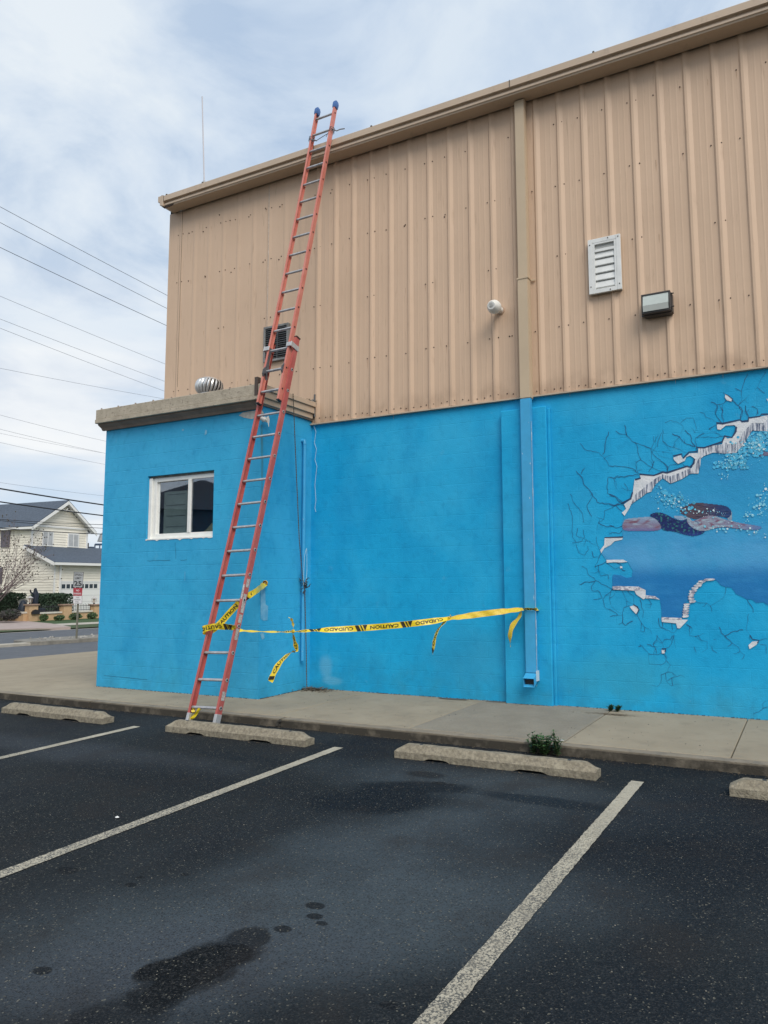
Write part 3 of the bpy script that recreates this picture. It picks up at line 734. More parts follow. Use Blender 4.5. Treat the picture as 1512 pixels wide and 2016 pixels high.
# white louvered vent
def louver():
    a = WY(1158, 474, -.06); b = WY(1221, 463, -.06); c = WY(1225, 570, -.06)
    x0, x1, z1, z0 = a.x, b.x+.004, (a.z+b.z)/2, c.z
    r = MB()
    yb, yf = -.062, -.092
    fw = .052
    for (xa, xb, za, zb, yy) in ((x0, x0+fw, z0, z1, 0), (x1-fw, x1, z0, z1, 0)):
        r.box((xa, yf, za), (xb, yb, zb))
    for (za, zb) in ((z0, z0+fw), (z1-fw, z1)): r.box((x0+fw+.001, yf+.002, za), (x1-fw-.001, yb, zb))
    fr = r.build('louver_vent', VENTW, bld, bevel=.002)
    q = MB()
    i0, i1 = x0+fw, x1-fw; j0, j1 = z0+fw, z1-fw
    q.box((i0, yf+.004, j0), (i0+.028, yb, j1)); q.box((i1-.028, yf+.004, j0), (i1, yb, j1)); q.box((i0+.028, yf+.004, j1-.022), (i1-.028, yb, j1))
    q.box((i0+.028, yf+.003, j1-.12), (i1-.028, yb, j1-.085))
    q.build('inner_frame', VENTW, fr, bevel=.002)
    MB().box((i0, -.056, j0), (i1, -.052, j1)).build('backing', mat('grey_vent_backing', (.26, .26, .25), .8), fr)
    n = 5; h = (j1-.12-j0)/n
    for k in range(n):
        zt_ = j0+h*(k+1)-.002; zb_ = zt_-h+.004
        s_ = MB(); s_.prism([(-.066, zt_), (-.064, zt_), (-.078, zb_+.022), (-.078, zb_+.016), (-.068, zb_+.010), (-.068, zb_+.012), (-.080, zb_+.018), (-.080, zb_+.024)], (i0+.029, 0, 0), Y, Z, X*(i1-i0-.058))
        s_.build('slat', VENTW, fr)
    s_ = MB()
    for (x, z) in ((x0+.025, z1-.07), (x1-.025, z1-.03), ((x0+x1)/2+.05, z1-.02), (x0+.025, z0+.09), (x1-.025, z0+.07), ((x0+x1)/2+.06, z0+.02)):
        s_.tube([(x, yf+.001, z), (x, yf-.005, z)], .007, 7)
    s_.build('frame_screws', RUST, fr, kind='stuff')
    # standing off the ribs
    MB().box((x0+.01, yb, z0+.01), (x1-.01, -.012, z1-.01)).build('vent_sleeve', mat('grey_vent_sleeve', (.4, .4, .38), .8), fr)
louver()

# flood light (wall pack)
def wallpack():
    a = WY(1262, 582, -.19); b = WY(1319, 572, -.19); d = WY(1318, 612, -.19)
    x0, x1 = a.x, b.x; z1 = (a.z+b.z)/2+.005; z0 = z1-.235
    bk = MB(); bk.box((x0+.01, -.155, z0-.01), (x1+.01, -.02, z1)); h = bk.build('flood_light', BRONZE, bld, bevel=.012, seg=2)
    f = MB(); t = .020
    f.box((x0, -.20, z1-t), (x1, -.15, z1)); f.box((x0, -.20, z0), (x1, -.15, z0+t)); f.box((x0, -.20, z0+t), (x0+t, -.15, z1-t)); f.box((x1-t, -.20, z0+t), (x1, -.15, z1-t))
    f.build('lamp_frame', BRONZE, h, bevel=.004)
    zm = z0+.088
    l = MB(); xa, xb = x0+t, x1-t
    l.add([(xa, -.192, z1-t), (xb, -.192, z1-t), (xb, -.224, zm), (xa, -.224, zm)], [(0, 3, 2, 1)])
    l.add([(xa, -.192, z1-t), (xa, -.224, zm), (xa, -.15, zm), (xa, -.15, z1-t)], [(0, 1, 2, 3)]); l.add([(xb, -.192, z1-t), (xb, -.224, zm), (xb, -.15, zm), (xb, -.15, z1-t)], [(3, 2, 1, 0)])
    l.build('lamp_lens', LENS, h)
    l = MB(); l.add([(xa, -.2245, zm-.001), (xb, -.2245, zm-.001), (xb, -.212, z0+t), (xa, -.212, z0+t)], [(0, 3, 2, 1)]); l.build('lower_lens', LENSD, h)
    s = MB()
    for z in (z0+.05, z1-.03): s.tube([(x1+.004, -.16, z), (x1+.035, -.16, z)], .008, 7)
    s.build('hinge_bolts', BRONZE, h, kind='stuff')
    MB().box((x0-.025, -.055, z0+.02), (x0+.02, -.048, z1-.09)).build('mounting_plate', BRONZE, h)
wallpack()

# dark exhaust grille behind the ladder
def grille():
    a = WY(521, 650, -.04); c = WY(569, 704, -.04)
    x0, x1, z0, z1 = a.x, c.x, c.z-.02, WY(568, 636, -.04).z
    r = MB(); t = .035
    r.box((x0, -.07, z0), (x0+t, -.015, z1)); r.box((x1-t, -.07, z0), (x1, -.015, z1)); r.box((x0+t, -.07, z1-t), (x1-t, -.015, z1)); r.box((x0+t, -.07, z0), (x1-t, -.015, z0+t))
    g_ = r.build('exhaust_grille', mat('grey_grille_frame', (.20, .20, .195), .6, var=.3, vs=12), bld, bevel=.003)
    MB().box((x0+t, -.03, z0+t), (x1-t, -.02, z1-t)).build('grille_back', BLKP, g_)
    n = 15
    for k in range(n):
        z = z0+t+(z1-z0-2*t)*(k+.5)/n
        MB().box((x0+t, -.062, z-.005), (x1-t, -.045, z+.007)).build('slat', DARKM if k % 5 else BRONZE, g_)
    MB().box(((x0+x1)/2+.02, -.066, z0+t), ((x0+x1)/2+.035, -.062, z1-t)).build('mullion', DARKM, g_)
grille()

# thin wire and peeled trim at the inner corner
mb = MB(); pts = [WY(x, y, -.02) for x, y in ((618, 838), (622, 850), (619, 872), (623, 884), (620, 905), (624, 918), (622, 935), (620, 955), (622, 985), (620, 1000), (622, 1008))]
mb.tube(pts, .0035, 5); mb.build('loose_wire', WIREW, bld)

# mural -----------------------------------------------------------------
def zA(x, y): return WY(1200+.2063*x, 800+.2063*y)
def z8(x, y): return WY(1080+.2857*x, 1040+.2857*y)
def z7(x, y): return WY(1080+.2857*x, 720+.2857*y)
def zB(x, y): return WY(1100+.2725*x, 1080+.2725*y)
def at_y(P, y): return [Vector((p.x, y, p.z)) for p in P]
EXT = 2.6       # mural carries on past the frame
def polysheet(pts, y, mb=None):
    mb = mb or MB(); mb.sheet(at_y(pts, y), .003); return mb
wp = [zA(*p) for p in ((1512, 240), (1460, 240), (1360, 230), (1330, 280), (1270, 370), (1210, 440), (1100, 445), (990, 435), (900, 465), (865, 510), (850, 630), (770, 630), (690, 685), (585, 730), (510, 675), (440, 735), (400, 805), (360, 815), (310, 855), (250, 895), (215, 925), (200, 970), (165, 1005), (140, 1050), (122, 1100), (120, 1180), (128, 1250))]
wp += [z8(*p) for p in ((455, 85), (430, 110), (385, 135), (360, 165), (395, 215), (545, 230), (580, 290), (575, 335), (540, 342), (500, 325), (450, 318), (440, 330), (440, 400), (620, 402), (668, 425), (670, 462), (730, 468), (768, 490), (778, 560), (780, 618), (920, 620), (928, 570), (932, 520), (965, 500), (960, 460), (972, 420), (1000, 400), (1025, 365), (1090, 348), (1148, 356), (1165, 368), (1185, 392), (1210, 402), (1260, 410), (1278, 430), (1290, 452), (1330, 470), (1368, 492), (1400, 490), (1432, 515), (1480, 510), (1512, 530))]
xe = EXT
wp += [Vector((.6, 0, wp[-1].z-.05)), Vector((1.2, 0, wp[-1].z-.2)), Vector((xe, 0, wp[-1].z+.5)), Vector((xe+.2, 0, 2.6)), Vector((xe-.4, 0, 3.35)), Vector((.9, 0, 3.62)), Vector((.2, 0, wp[0].z+.18))]
WAT = mat('painted_water_blue', (.020, .285, .545), .62, col2=(.03, .345, .62), vs=1.6, bump=.14, bs=70, bump2=.25, bs2=9, spec=.3)
zmid = zA(700, 1300).z; zlow = z8(800, 300).z
f = mth(WAT, 'MULTIPLY', ax_fac(WAT, 2, zmid+.35, zmid-.15), noise_fac(WAT, 2.5, .2, .6, .75)); mixin(WAT, f, (.10, .37, .66))
f = mth(WAT, 'ADD', ax_fac(WAT, 2, zlow+.16, zlow-.10, 0, .85), 0.0)
mixin(WAT, f, (.001, .15, .42))
f = noise_fac(WAT, 3.2, .5, .72, .35, stretch=(.6, 1, 2.2), loc=(4, 0, 1)); mixin(WAT, f, (.05, .32, .62))
f = noise_fac(WAT, 4.2, .55, .72, .3, stretch=(.6, 1, 2.0), loc=(8, 0, 1)); mixin(WAT, f, (.012, .19, .48))
mural = polysheet(wp, -.004).build('mural', WAT, bld, fix=False)
def ptex(name, c1, c2, vs, rough=.65, stretch=(1, 1, 1), lo=.4, hi=.6):
    M = mat(name, c1, rough, col2=c2, vs=vs, bump=.25, bs=60, stretch=stretch, spec=.3)
    for n in M.node_tree.nodes:
        if n.type == 'VALTORGB': n.color_ramp.elements[0].position = lo; n.color_ramp.elements[1].position = hi
    return M
PWH = ptex('painted_white_stone', (.60, .63, .66), (.74, .75, .76), 8)
PFR = ptex('painted_stone_fringe', (.10, .13, .20), (.66, .68, .72), 16, stretch=(3.2, 1, .35), lo=.40, hi=.56)
PFG = ptex('painted_stone_rubble', (.30, .30, .38), (.70, .70, .72), 22, stretch=(1, 1, 1.5), lo=.42, hi=.55)
PDK = mat('painted_dark_crack', (.010, .040, .11), .6)
PCK = mat('painted_fine_crack', (.012, .065, .17), .6)
W1 = [(120, 1015), (160, 980), (140, 935), (210, 885), (225, 820), (240, 700), (300, 690), (290, 655), (420, 665), (515, 635), (560, 640), (745, 572), (775, 590), (745, 605), (650, 645), (575, 670), (510, 650), (440, 690), (400, 722), (342, 758), (320, 790), (260, 830), (235, 870), (210, 930), (190, 975), (145, 1045)]
W2 = [(610, 490), (680, 465), (700, 500), (720, 490), (765, 450), (845, 445), (850, 400), (880, 400), (875, 470), (868, 540), (852, 635), (800, 640), (785, 590), (808, 545), (810, 497), (770, 470), (732, 485), (720, 520), (655, 550), (615, 510)]
W3 = [(1075, 365), (1100, 290), (1130, 310), (1170, 300), (1210, 240), (1215, 200), (1190, 180), (1110, 185), (1060, 225), (1030, 220), (1025, 175), (1080, 170), (1245, 140), (1265, 155), (1325, 150), (1330, 120), (1440, 100), (1512, 85), (1512, 128), (1460, 165), (1360, 160), (1280, 245), (1240, 330), (1200, 365), (1135, 365)]
WE = []
for P in (W1, W2, W3): WE.append(([zA(*p) for p in P], -.010))
for P in ([(388, 66), (515, 62), (508, 78), (455, 90), (430, 115), (385, 138), (365, 172), (357, 152), (385, 115)], [(400, 218), (515, 216), (545, 232), (500, 236), (450, 234), (402, 238)], [(592, 428), (632, 425), (670, 425), (670, 480), (655, 490), (605, 455)],
          [(780, 628), (900, 628), (962, 630), (905, 690), (888, 688), (880, 655), (782, 645)], [(560, 540), (600, 528), (620, 560), (605, 592), (575, 560)], [(780, 838), (805, 840), (800, 862), (782, 862)], [(1378, 805), (1405, 780), (1452, 778), (1430, 805), (1385, 832)], [(494, 262), (508, 262), (510, 274), (495, 276)]):
    WE.append(([z8(*p) for p in P], -.010))
for P in ([(1217, 198), (1232, 205), (1268, 232), (1262, 248), (1230, 240), (1216, 222)], ): WE.append(([z7(*p) for p in P], -.010))
for P in ([(1502, 228), (1512, 230), (1512, 248)], ): WE.append(([z7(*p) for p in P], -.010))
for P, y_ in WE: polysheet(P, y_).build('painted_white_edge', PWH, mural, fix=False)
F1 = [(235, 868), (260, 828), (320, 795), (342, 757), (400, 721), (440, 689), (510, 649), (575, 669), (650, 644), (745, 603), (790, 588), (800, 640), (770, 645), (690, 695), (585, 738), (510, 685), (440, 745), (400, 815), (360, 825), (310, 865), (250, 905), (212, 932)]
F2 = [(870, 402), (960, 380), (1075, 363), (1115, 345), (1135, 367), (1200, 366), (1240, 330), (1280, 247), (1340, 182), (1360, 161), (1460, 170), (1512, 122), (1512, 240), (1360, 232), (1330, 285), (1270, 375), (1210, 445), (1110, 452), (990, 442), (900, 475), (872, 500)]
F3 = [(850, 500), (872, 480), (868, 560), (850, 642), (800, 642), (812, 590)]
for P in (F1, F2, F3): polysheet([zA(*p) for p in P], -.0115).build('painted_stone_fringe', PFR, mural, fix=False)
for P in ([(440, 402), (470, 398), (620, 402), (668, 425), (632, 428), (592, 430), (445, 422)], [(672, 462), (735, 468), (768, 492), (745, 488), (700, 482), (674, 484)], [(780, 612), (918, 618), (916, 630), (780, 627)]):
    polysheet([z8(*p) for p in P], -.012).build('painted_rubble_ledge', PFG, mural, fix=False)
# stacked pale slivers on the right of the notch (individually visible)
stk = [(930, 520, 975, 530), (928, 536, 972, 546), (925, 552, 970, 562), (922, 568, 970, 578), (922, 584, 968, 596), (920, 602, 966, 614), (968, 500, 1015, 512), (962, 482, 1005, 494), (960, 464, 1002, 476), (965, 446, 1008, 458), (970, 428, 1022, 440), (985, 408, 1032, 422), (1000, 392, 1055, 405), (1020, 376, 1062, 390), (1030, 362, 1082, 374), (1070, 350, 1145, 360)]
for a in stk:
    x0, y0, x1, y1 = a; P = [(x0, y0+3), (x0+12, y0-3), (x1-6, y0-4), (x1+3, y0+2), (x1-8, y1-1), (x0+8, y1+3)]
    polysheet([z8(*p) for p in P], -.013).build('painted_stone_sliver', PFG, mural, fix=False)
# dark broken outline
def inkline(pts, w_, mb, y=-.0135, taper=False):
    P = at_y(pts, y); n = len(P); L_ = []; R_ = []
    for i in range(n):
        d = (P[min(i+1, n-1)]-P[max(i-1, 0)]); d.y = 0; d.normalize(); nn = Vector((-d.z, 0, d.x))
        ww = w_*(1 if not taper else (1-.75*i/(n-1)))*random.uniform(.75, 1.25)/2
        L_.append(P[i]-nn*ww); R_.append(P[i]+nn*ww)
    mb.add(L_+R_, [(i, n+i, n+i+1, i+1) for i in range(n-1)])
def jag(pts, amp=.006, step=.03):
    out = []
    for a, b in zip(pts[:-1], pts[1:]):
        k = max(1, int((b-a).length/step))
        for i in range(k):
            p = a.lerp(b, i/k)
            if i: p = p+Vector((random.uniform(-amp, amp), 0, random.uniform(-amp, amp)))
            out.append(p)
    out.append(pts[-1]); return out
mb = MB()
for P in ([(120, 925), (205, 882), (222, 820)], [(246, 700), (300, 685)], [(288, 648), (425, 660), (510, 628), (550, 634), (742, 572), (770, 582), (805, 545), (812, 500)], [(608, 476), (690, 456), (705, 495), (760, 438), (838, 434), (832, 392), (905, 396), (1075, 340), (1100, 285), (1170, 298), (1205, 242), (1212, 195)], [(1020, 160), (1080, 166), (1245, 130), (1265, 146), (1325, 140), (1330, 112), (1440, 95), (1450, 76), (1512, 78)]):
    mb = MB(); inkline([zA(*p) for p in P], .017, mb); mb.build('painted_dark_outline', PDK, mural, fix=False)
for P in ([(388, 64), (515, 60)], [(585, 525), (612, 540), (626, 562), (608, 592)], [(1388, 738), (1405, 765), (1452, 772), (1440, 790)], [(783, 830), (808, 830), (805, 850)]): 
    mb = MB(); inkline([z8(*p) for p in P], .013, mb); mb.build('painted_dark_outline', PDK, mural, fix=False)
mb = MB()
inkline([z7(*p) for p in ((1216, 196), (1235, 204), (1268, 230), (1264, 246))], .008, mb)
mb.build('painted_dark_outline', PDK, mural, fix=False)
# fine cracks
mb = MB()
CR = []
CR += [[zA(*p) for p in P] for P in (
    [(60, 235), (95, 262), (160, 268), (200, 310), (240, 345), (330, 375), (395, 400), (400, 430), (440, 480), (520, 540), (555, 595), (550, 630)],
    [(145, 180), (155, 230), (165, 275)], [(245, 345), (270, 400), (280, 470), (300, 510), (370, 565), (420, 590), (480, 615), (515, 628)], [(300, 508), (260, 530), (250, 560), (268, 620), (282, 640)],
    [(0, 568), (80, 572), (170, 582), (225, 592), (262, 632), (290, 645)], [(420, 285), (425, 350), (398, 405), (445, 430), (470, 470), (540, 490), (610, 505)], [(465, 275), (440, 320), (425, 345)],
    [(510, 225), (508, 330), (545, 380), (590, 430), (608, 470)], [(500, 250), (465, 330), (460, 385)], [(508, 330), (550, 370), (610, 390), (670, 410), (720, 440), (760, 440)], [(500, 435), (570, 440), (600, 450)],
    [(530, 155), (580, 132), (640, 150), (680, 168), (705, 210), (680, 260)], [(680, 155), (740, 110), (800, 108), (820, 170), (830, 210), (815, 250), (880, 240), (910, 262), (1000, 252), (1090, 285)], [(600, 262), (670, 292), (720, 350), (820, 385)],
    [(670, 292), (620, 345), (625, 390)], [(720, 225), (775, 275), (780, 330), (820, 380)], [(830, 390), (820, 300), (870, 292), (940, 290), (1010, 300), (1095, 285)], [(830, 300), (905, 255)],
    [(865, 55), (905, 70), (920, 105), (1000, 140), (1040, 160)], [(1030, 0), (1010, 70), (1050, 130), (1075, 165)], [(1060, 5), (1085, 45), (1070, 90), (1088, 150)], [(1240, 0), (1272, 50), (1265, 90), (1245, 130)], [(1300, 0), (1310, 60), (1325, 115)], [(1370, 0), (1410, 25), (1418, 75)],
    [(950, 215), (1000, 185), (1030, 175)], [(955, 215), (970, 235), (1020, 245)], [(0, 675), (40, 690), (85, 662)], [(40, 690), (65, 730), (70, 785)], [(85, 680), (170, 670), (285, 655)], [(140, 735), (165, 765), (180, 800), (225, 805)],
    [(0, 840), (50, 862), (80, 900), (120, 925)], [(0, 935), (60, 945), (120, 925), (155, 965)], [(60, 945), (90, 980), (120, 1000)], [(0, 1130), (60, 1160), (130, 1135)], [(0, 1215), (60, 1205), (95, 1215), (125, 1180)], [(745, 575), (690, 545), (640, 560)], [(555, 590), (580, 560), (640, 555)], [(430, 520), (410, 560), (415, 590)])]
CR += [[z7(*p) for p in P] for P in (
    [(218, 535), (255, 580), (350, 600), (385, 640), (415, 690), (470, 695), (560, 700), (610, 735), (625, 745)], [(415, 455), (395, 520), (385, 600), (372, 610)], [(190, 725), (230, 770), (240, 810), (300, 880), (335, 940), (460, 960), (520, 945)], [(250, 705), (225, 745)],
    [(410, 770), (405, 880), (470, 905), (510, 940)], [(410, 768), (460, 775), (540, 760), (620, 750)], [(460, 780), (455, 820), (480, 855)], [(150, 885), (180, 950), (230, 1010), (240, 1080)], [(135, 950), (160, 1020), (165, 1100), (165, 1180), (190, 1215)], [(300, 905), (265, 960), (275, 1000), (300, 1040)],
    [(460, 965), (385, 1000), (380, 1060), (345, 1080), (335, 1130)], [(345, 1080), (400, 1110), (450, 1105)], [(1370, 55), (1350, 110), (1330, 170), (1335, 230), (1310, 270)], [(1120, 250), (1160, 270), (1210, 258), (1222, 235)], [(1160, 270), (1150, 330), (1180, 385), (1200, 400)], [(1200, 270), (1195, 330), (1205, 395)],
    [(1268, 238), (1310, 275), (1335, 310), (1320, 375)], [(1310, 270), (1350, 235), (1385, 200)], [(1350, 235), (1375, 260)], [(1355, 270), (1360, 330), (1378, 370)], [(1400, 280), (1440, 300), (1445, 330)], [(1495, 45), (1465, 90), (1440, 150), (1420, 170)], [(1440, 150), (1490, 190)], [(1285, 155), (1325, 175)], [(1205, 185), (1220, 200)],
    [(690, 730), (720, 690), (710, 600), (740, 560), (735, 480)], [(820, 735), (820, 690), (780, 660), (735, 650)], [(600, 730), (610, 690), (600, 650)])]
CR += [[z8(*p) for p in P] for P in (
    [(200, 0), (190, 50), (260, 80), (310, 110), (360, 140)], [(165, 100), (230, 90), (250, 60), (240, 10)], [(190, 110), (210, 170), (250, 185), (275, 150), (270, 120)], [(300, 160), (310, 200), (345, 200), (360, 175)], [(330, 60), (340, 120), (365, 175)], [(260, 80), (245, 130)],
    [(360, 175), (340, 230), (320, 265), (350, 300), (400, 320)], [(320, 265), (345, 255), (390, 235), (400, 225)], [(345, 255), (350, 300), (360, 330), (410, 320), (415, 350)], [(230, 262), (265, 280), (275, 320), (310, 340), (325, 360), (295, 400)], [(215, 390), (250, 370), (320, 365)],
    [(325, 360), (380, 390), (440, 420)], [(295, 400), (300, 430), (340, 430), (370, 480), (310, 490)], [(440, 420), (395, 460), (375, 490), (385, 540), (440, 570), (480, 600)], [(440, 420), (420, 480), (430, 530), (460, 560), (510, 600)], [(440, 425), (510, 430), (540, 500), (590, 520)], [(510, 600), (520, 545), (560, 530)],
    [(510, 600), (510, 650), (530, 670), (580, 640)], [(425, 608), (480, 600), (515, 600)], [(510, 650), (485, 662)], [(545, 430), (590, 470), (590, 520)], [(630, 490), (640, 540), (655, 580), (650, 620)], [(690, 490), (710, 520), (700, 550), (675, 540)], [(610, 595), (640, 650), (660, 680), (700, 700), (715, 730)], [(640, 650), (635, 710), (660, 712), (665, 680)],
    [(760, 620), (770, 680), (810, 700), (865, 720), (890, 690)], [(785, 650), (780, 690)], [(850, 655), (855, 700)], [(745, 735), (785, 790), (790, 830)], [(865, 735), (850, 790), (830, 820), (795, 830)], [(800, 765), (840, 768), (855, 740)], [(800, 765), (785, 790)], [(750, 740), (745, 770), (720, 800), (740, 830), (745, 862)], [(680, 800), (715, 815), (760, 820)],
    [(690, 865), (795, 868), (812, 895), (805, 925), (775, 942), (695, 932), (690, 865)], [(620, 815), (645, 810), (690, 862)], [(630, 800), (640, 812)], [(812, 912), (842, 942), (825, 965), (822, 990)], [(775, 1010), (822, 990), (850, 992), (885, 1020), (850, 1030), (820, 1050)], [(775, 1010), (775, 1060), (750, 1090), (705, 1082)],
    [(808, 1000), (812, 1050), (850, 1085), (905, 1075)], [(850, 1030), (855, 1080)], [(885, 1022), (915, 1010), (940, 1030)], [(865, 740), (870, 800), (880, 835)], [(950, 660), (975, 680), (972, 740), (1010, 745), (1060, 775), (1095, 780), (1095, 830), (1055, 855)], [(960, 665), (990, 690), (985, 720)], [(1010, 745), (1030, 740), (1060, 778)],
    [(1015, 505), (1090, 515), (1115, 535), (1180, 495), (1215, 460), (1270, 462)], [(1115, 535), (1125, 575)], [(1215, 455), (1222, 405)], [(1370, 495), (1400, 540), (1410, 580)], [(1380, 590), (1372, 650), (1362, 700), (1390, 740)], [(1175, 680), (1190, 720), (1215, 742), (1260, 715), (1340, 700)], [(1215, 742), (1265, 790), (1310, 820), (1320, 850), (1350, 872)], [(1265, 790), (1235, 815)], [(1320, 848), (1270, 865)], [(1350, 872), (1330, 905)],
    [(1125, 812), (1130, 840), (1160, 858)], [(1005, 820), (1020, 862)], [(1140, 765), (1160, 770)], [(1455, 772), (1490, 760), (1512, 758)], [(1460, 800), (1500, 805), (1500, 865)], [(1410, 1280), (1450, 1265), (1480, 1240), (1512, 1230)], [(1480, 1240), (1475, 1210), (1512, 1185)], [(400, 240), (430, 260), (455, 280), (490, 268)], [(470, 238), (500, 250), (510, 290), (530, 292)])]
for c in CR:
    inkline(jag(c, .008, .03), random.choice([.003, .0038, .0046, .006]), mb, y=-.0045, taper=random.random() < .5)
    for p in c[1:-1]:
        if random.random() < .15:
            a = random.uniform(0, 6.28); q = [p]; 
            for _ in range(random.randint(2, 4)):
                a += random.uniform(-.6, .6); q.append(q[-1]+Vector((math.cos(a), 0, math.sin(a)))*random.uniform(.015, .035))
            inkline(q, .004, mb, y=-.0048, taper=True)
# the same web of cracks carries on beyond the frame
for k in range(40):
    p = Vector((random.uniform(.1, EXT+.3), 0, random.choice([random.uniform(.5, 1.4), random.uniform(3.3, 3.75)]))); a = random.uniform(0, 6.28); q = [p]
    for _ in range(random.randint(4, 10)):
        a += random.uniform(-.7, .7); q.append(q[-1]+Vector((math.cos(a), 0, math.sin(a)))*.05)
    inkline(q, .006, mb, y=-.0048)
mb.build('painted_cracks', PCK, mural, fix=False, kind='stuff')
# painted swimmer
SKIN = ptex('painted_skin', (.30, .17, .22), (.38, .38, .52), 14, stretch=(1, 1, 1.4))
SKINL = ptex('painted_skin_light', (.50, .46, .48), (.60, .62, .64), 14)
SUIT = ptex('painted_swimsuit', (.012, .025, .12), (.02, .09, .15), 22, lo=.45, hi=.62)
HAIR = ptex('painted_hair', (.11, .06, .07), (.035, .07, .19), 6, stretch=(.6, 1, 3))
def smooth(pts, it=2):
    for _ in range(it):
        q = []
        n = len(pts)
        for i in range(n):
            a, b = pts[i], pts[(i+1) % n]; q += [(a[0]*.75+b[0]*.25, a[1]*.75+b[1]*.25), (a[0]*.25+b[0]*.75, a[1]*.25+b[1]*.75)]
        pts = q
    return pts
sw = bpy.data.objects.new('painted_swimmer', None)
def lin(r, g, b): return tuple((c/255/12.92 if c < 11 else ((c/255+.055)/1.055)**2.4) for c in (r, g, b))
def lerp3(a, b, t): t = max(0, min(1, t)); return tuple(x*(1-t)+y*t for x, y in zip(a, b))
PAINT = bpy.data.materials.new('brushed_mural_paint'); PAINT.use_nodes = True
_t = PAINT.node_tree; _b = _t.nodes['Principled BSDF']; _b.inputs['Roughness'].default_value = .6; _b.inputs['Specular IOR Level'].default_value = .3
_a = N(_t, 'ShaderNodeVertexColor', layer_name='Col'); _t.links.new(_a.outputs[0], _b.inputs['Base Color'])
_g = N(_t, 'ShaderNodeNewGeometry'); _n = N(_t, 'ShaderNodeTexNoise'); _n.inputs['Scale'].default_value = 70; _t.links.new(_g.outputs['Position'], _n.inputs['Vector'])
_p = N(_t, 'ShaderNodeBump'); _p.inputs['Strength'].default_value = .16; _p.inputs['Distance'].default_value = .02; _t.links.new(_n.outputs[0], _p.inputs['Height']); _t.links.new(_p.outputs[0], _b.inputs['Normal'])
def inside(P, x, y):
    c = False; j = len(P)-1
    for i in range(len(P)):
        if (P[i][1] > y) != (P[j][1] > y) and x < (P[j][0]-P[i][0])*(y-P[i][1])/(P[j][1]-P[i][1])+P[i][0]: c = not c
        j = i
    return c
def painted(P, y, nm, fn, cell=5.0, it=2):
    """area of brushwork: fine mesh whose pigment follows fn(u, v) in sketch units"""
    P = smooth(P, it); x0 = min(p[0] for p in P); x1 = max(p[0] for p in P); y0 = min(p[1] for p in P); y1 = max(p[1] for p in P)
    nx = int((x1-x0)/cell)+1; ny = int((y1-y0)/cell)+1; idx = {}; vs = []; fs = []; cs = []
    def vid(i, j):
        if (i, j) not in idx:
            u = x0+i*cell; v = y0+j*cell; q = zA(u, v); idx[(i, j)] = len(vs); vs.append((q.x, y, q.z)); cs.append(fn(u, v))
        return idx[(i, j)]
    for i in range(nx):
        for j in range(ny):
            if inside(P, x0+(i+.5)*cell, y0+(j+.5)*cell): fs.append([vid(i, j), vid(i+1, j), vid(i+1, j+1), vid(i, j+1)])
    o = MB().add(vs, fs).build(nm, PAINT, mural, fix=False)
    at = o.data.color_attributes.new('Col', 'FLOAT_COLOR', 'POINT')
    for k, c in enumerate(cs): at.data[k].color = (c[0]*.66, c[1]*.92, c[2]*.95, 1)
    return o
def nz(u, v, sx, sy, k=0): return noise.noise(Vector((u/sx, v/sy, k)))
legs = [(140, 1085), (180, 1070), (300, 1060), (370, 1052), (430, 1065), (480, 1110), (502, 1160), (470, 1187), (300, 1192), (140, 1190), (120, 1150)]
suit = [(375, 1042), (430, 1012), (500, 1015), (560, 1040), (640, 1085), (700, 1095), (740, 1070), (750, 1120), (800, 1165), (860, 1190), (920, 1190), (880, 1222), (800, 1240), (720, 1225), (620, 1192), (500, 1182), (490, 1130), (440, 1068)]
arm = [(740, 1065), (765, 1060), (790, 1100), (830, 1082), (930, 1042), (1010, 1045), (1100, 1080), (1250, 1115), (1420, 1140), (1460, 1155), (1420, 1180), (1300, 1178), (1200, 1165), (1100, 1150), (990, 1165), (920, 1190), (860, 1190), (780, 1155), (742, 1110)]
hair = [(700, 965), (760, 930), (850, 918), (950, 930), (1100, 945), (1150, 975), (1167, 1010), (1160, 1040), (1130, 1070), (1080, 1055), (1000, 1042), (900, 1050), (830, 1080), (790, 1070), (740, 1055), (660, 1005)]
def f_legs(u, v):
    t = (v-1058)/130; c = lerp3(lin(170, 172, 196), lin(158, 128, 152), t*1.8); c = lerp3(c, lin(120, 108, 165), (t-.72)*3)
    c = lerp3(c, lin(150, 92, 108), max(0, nz(u, v, 60, 40)*2.2)*(1 if .15 < t < .8 else .2)); c = lerp3(c, lin(196, 200, 212), max(0, nz(u, v, 70, 16, 5)-.12)*2.2*(1-t)); return c
def f_suit(u, v):
    c = lerp3(lin(38, 52, 112), lin(26, 36, 84), .5+nz(u, v, 50, 30)); c = lerp3(c, lin(62, 122, 122), max(0, nz(u, v, 22, 18, 3)-.12)*3.0); return lerp3(c, lin(54, 70, 150), (v-1190)/60)
def f_arm(u, v):
    mid = 1110+(u-900)*.06; c = lerp3(lin(172, 150, 166), lin(142, 126, 160), (u-900)/500)
    c = lerp3(c, lin(196, 200, 208), max(0, nz(u*.8+v, v, 60, 14, 9)-.02)*2.0*(1 if u < 1150 else .4)); c = lerp3(c, lin(150, 92, 112), max(0, nz(u, v, 50, 22, 2)-.1)*2)
    c = lerp3(c, lin(60, 64, 120), max(0, 1-abs((u-800)*.7-(v-1080))/16)*.7 if u < 860 else 0); return lerp3(c, lin(95, 130, 185), (u-1250)/260)
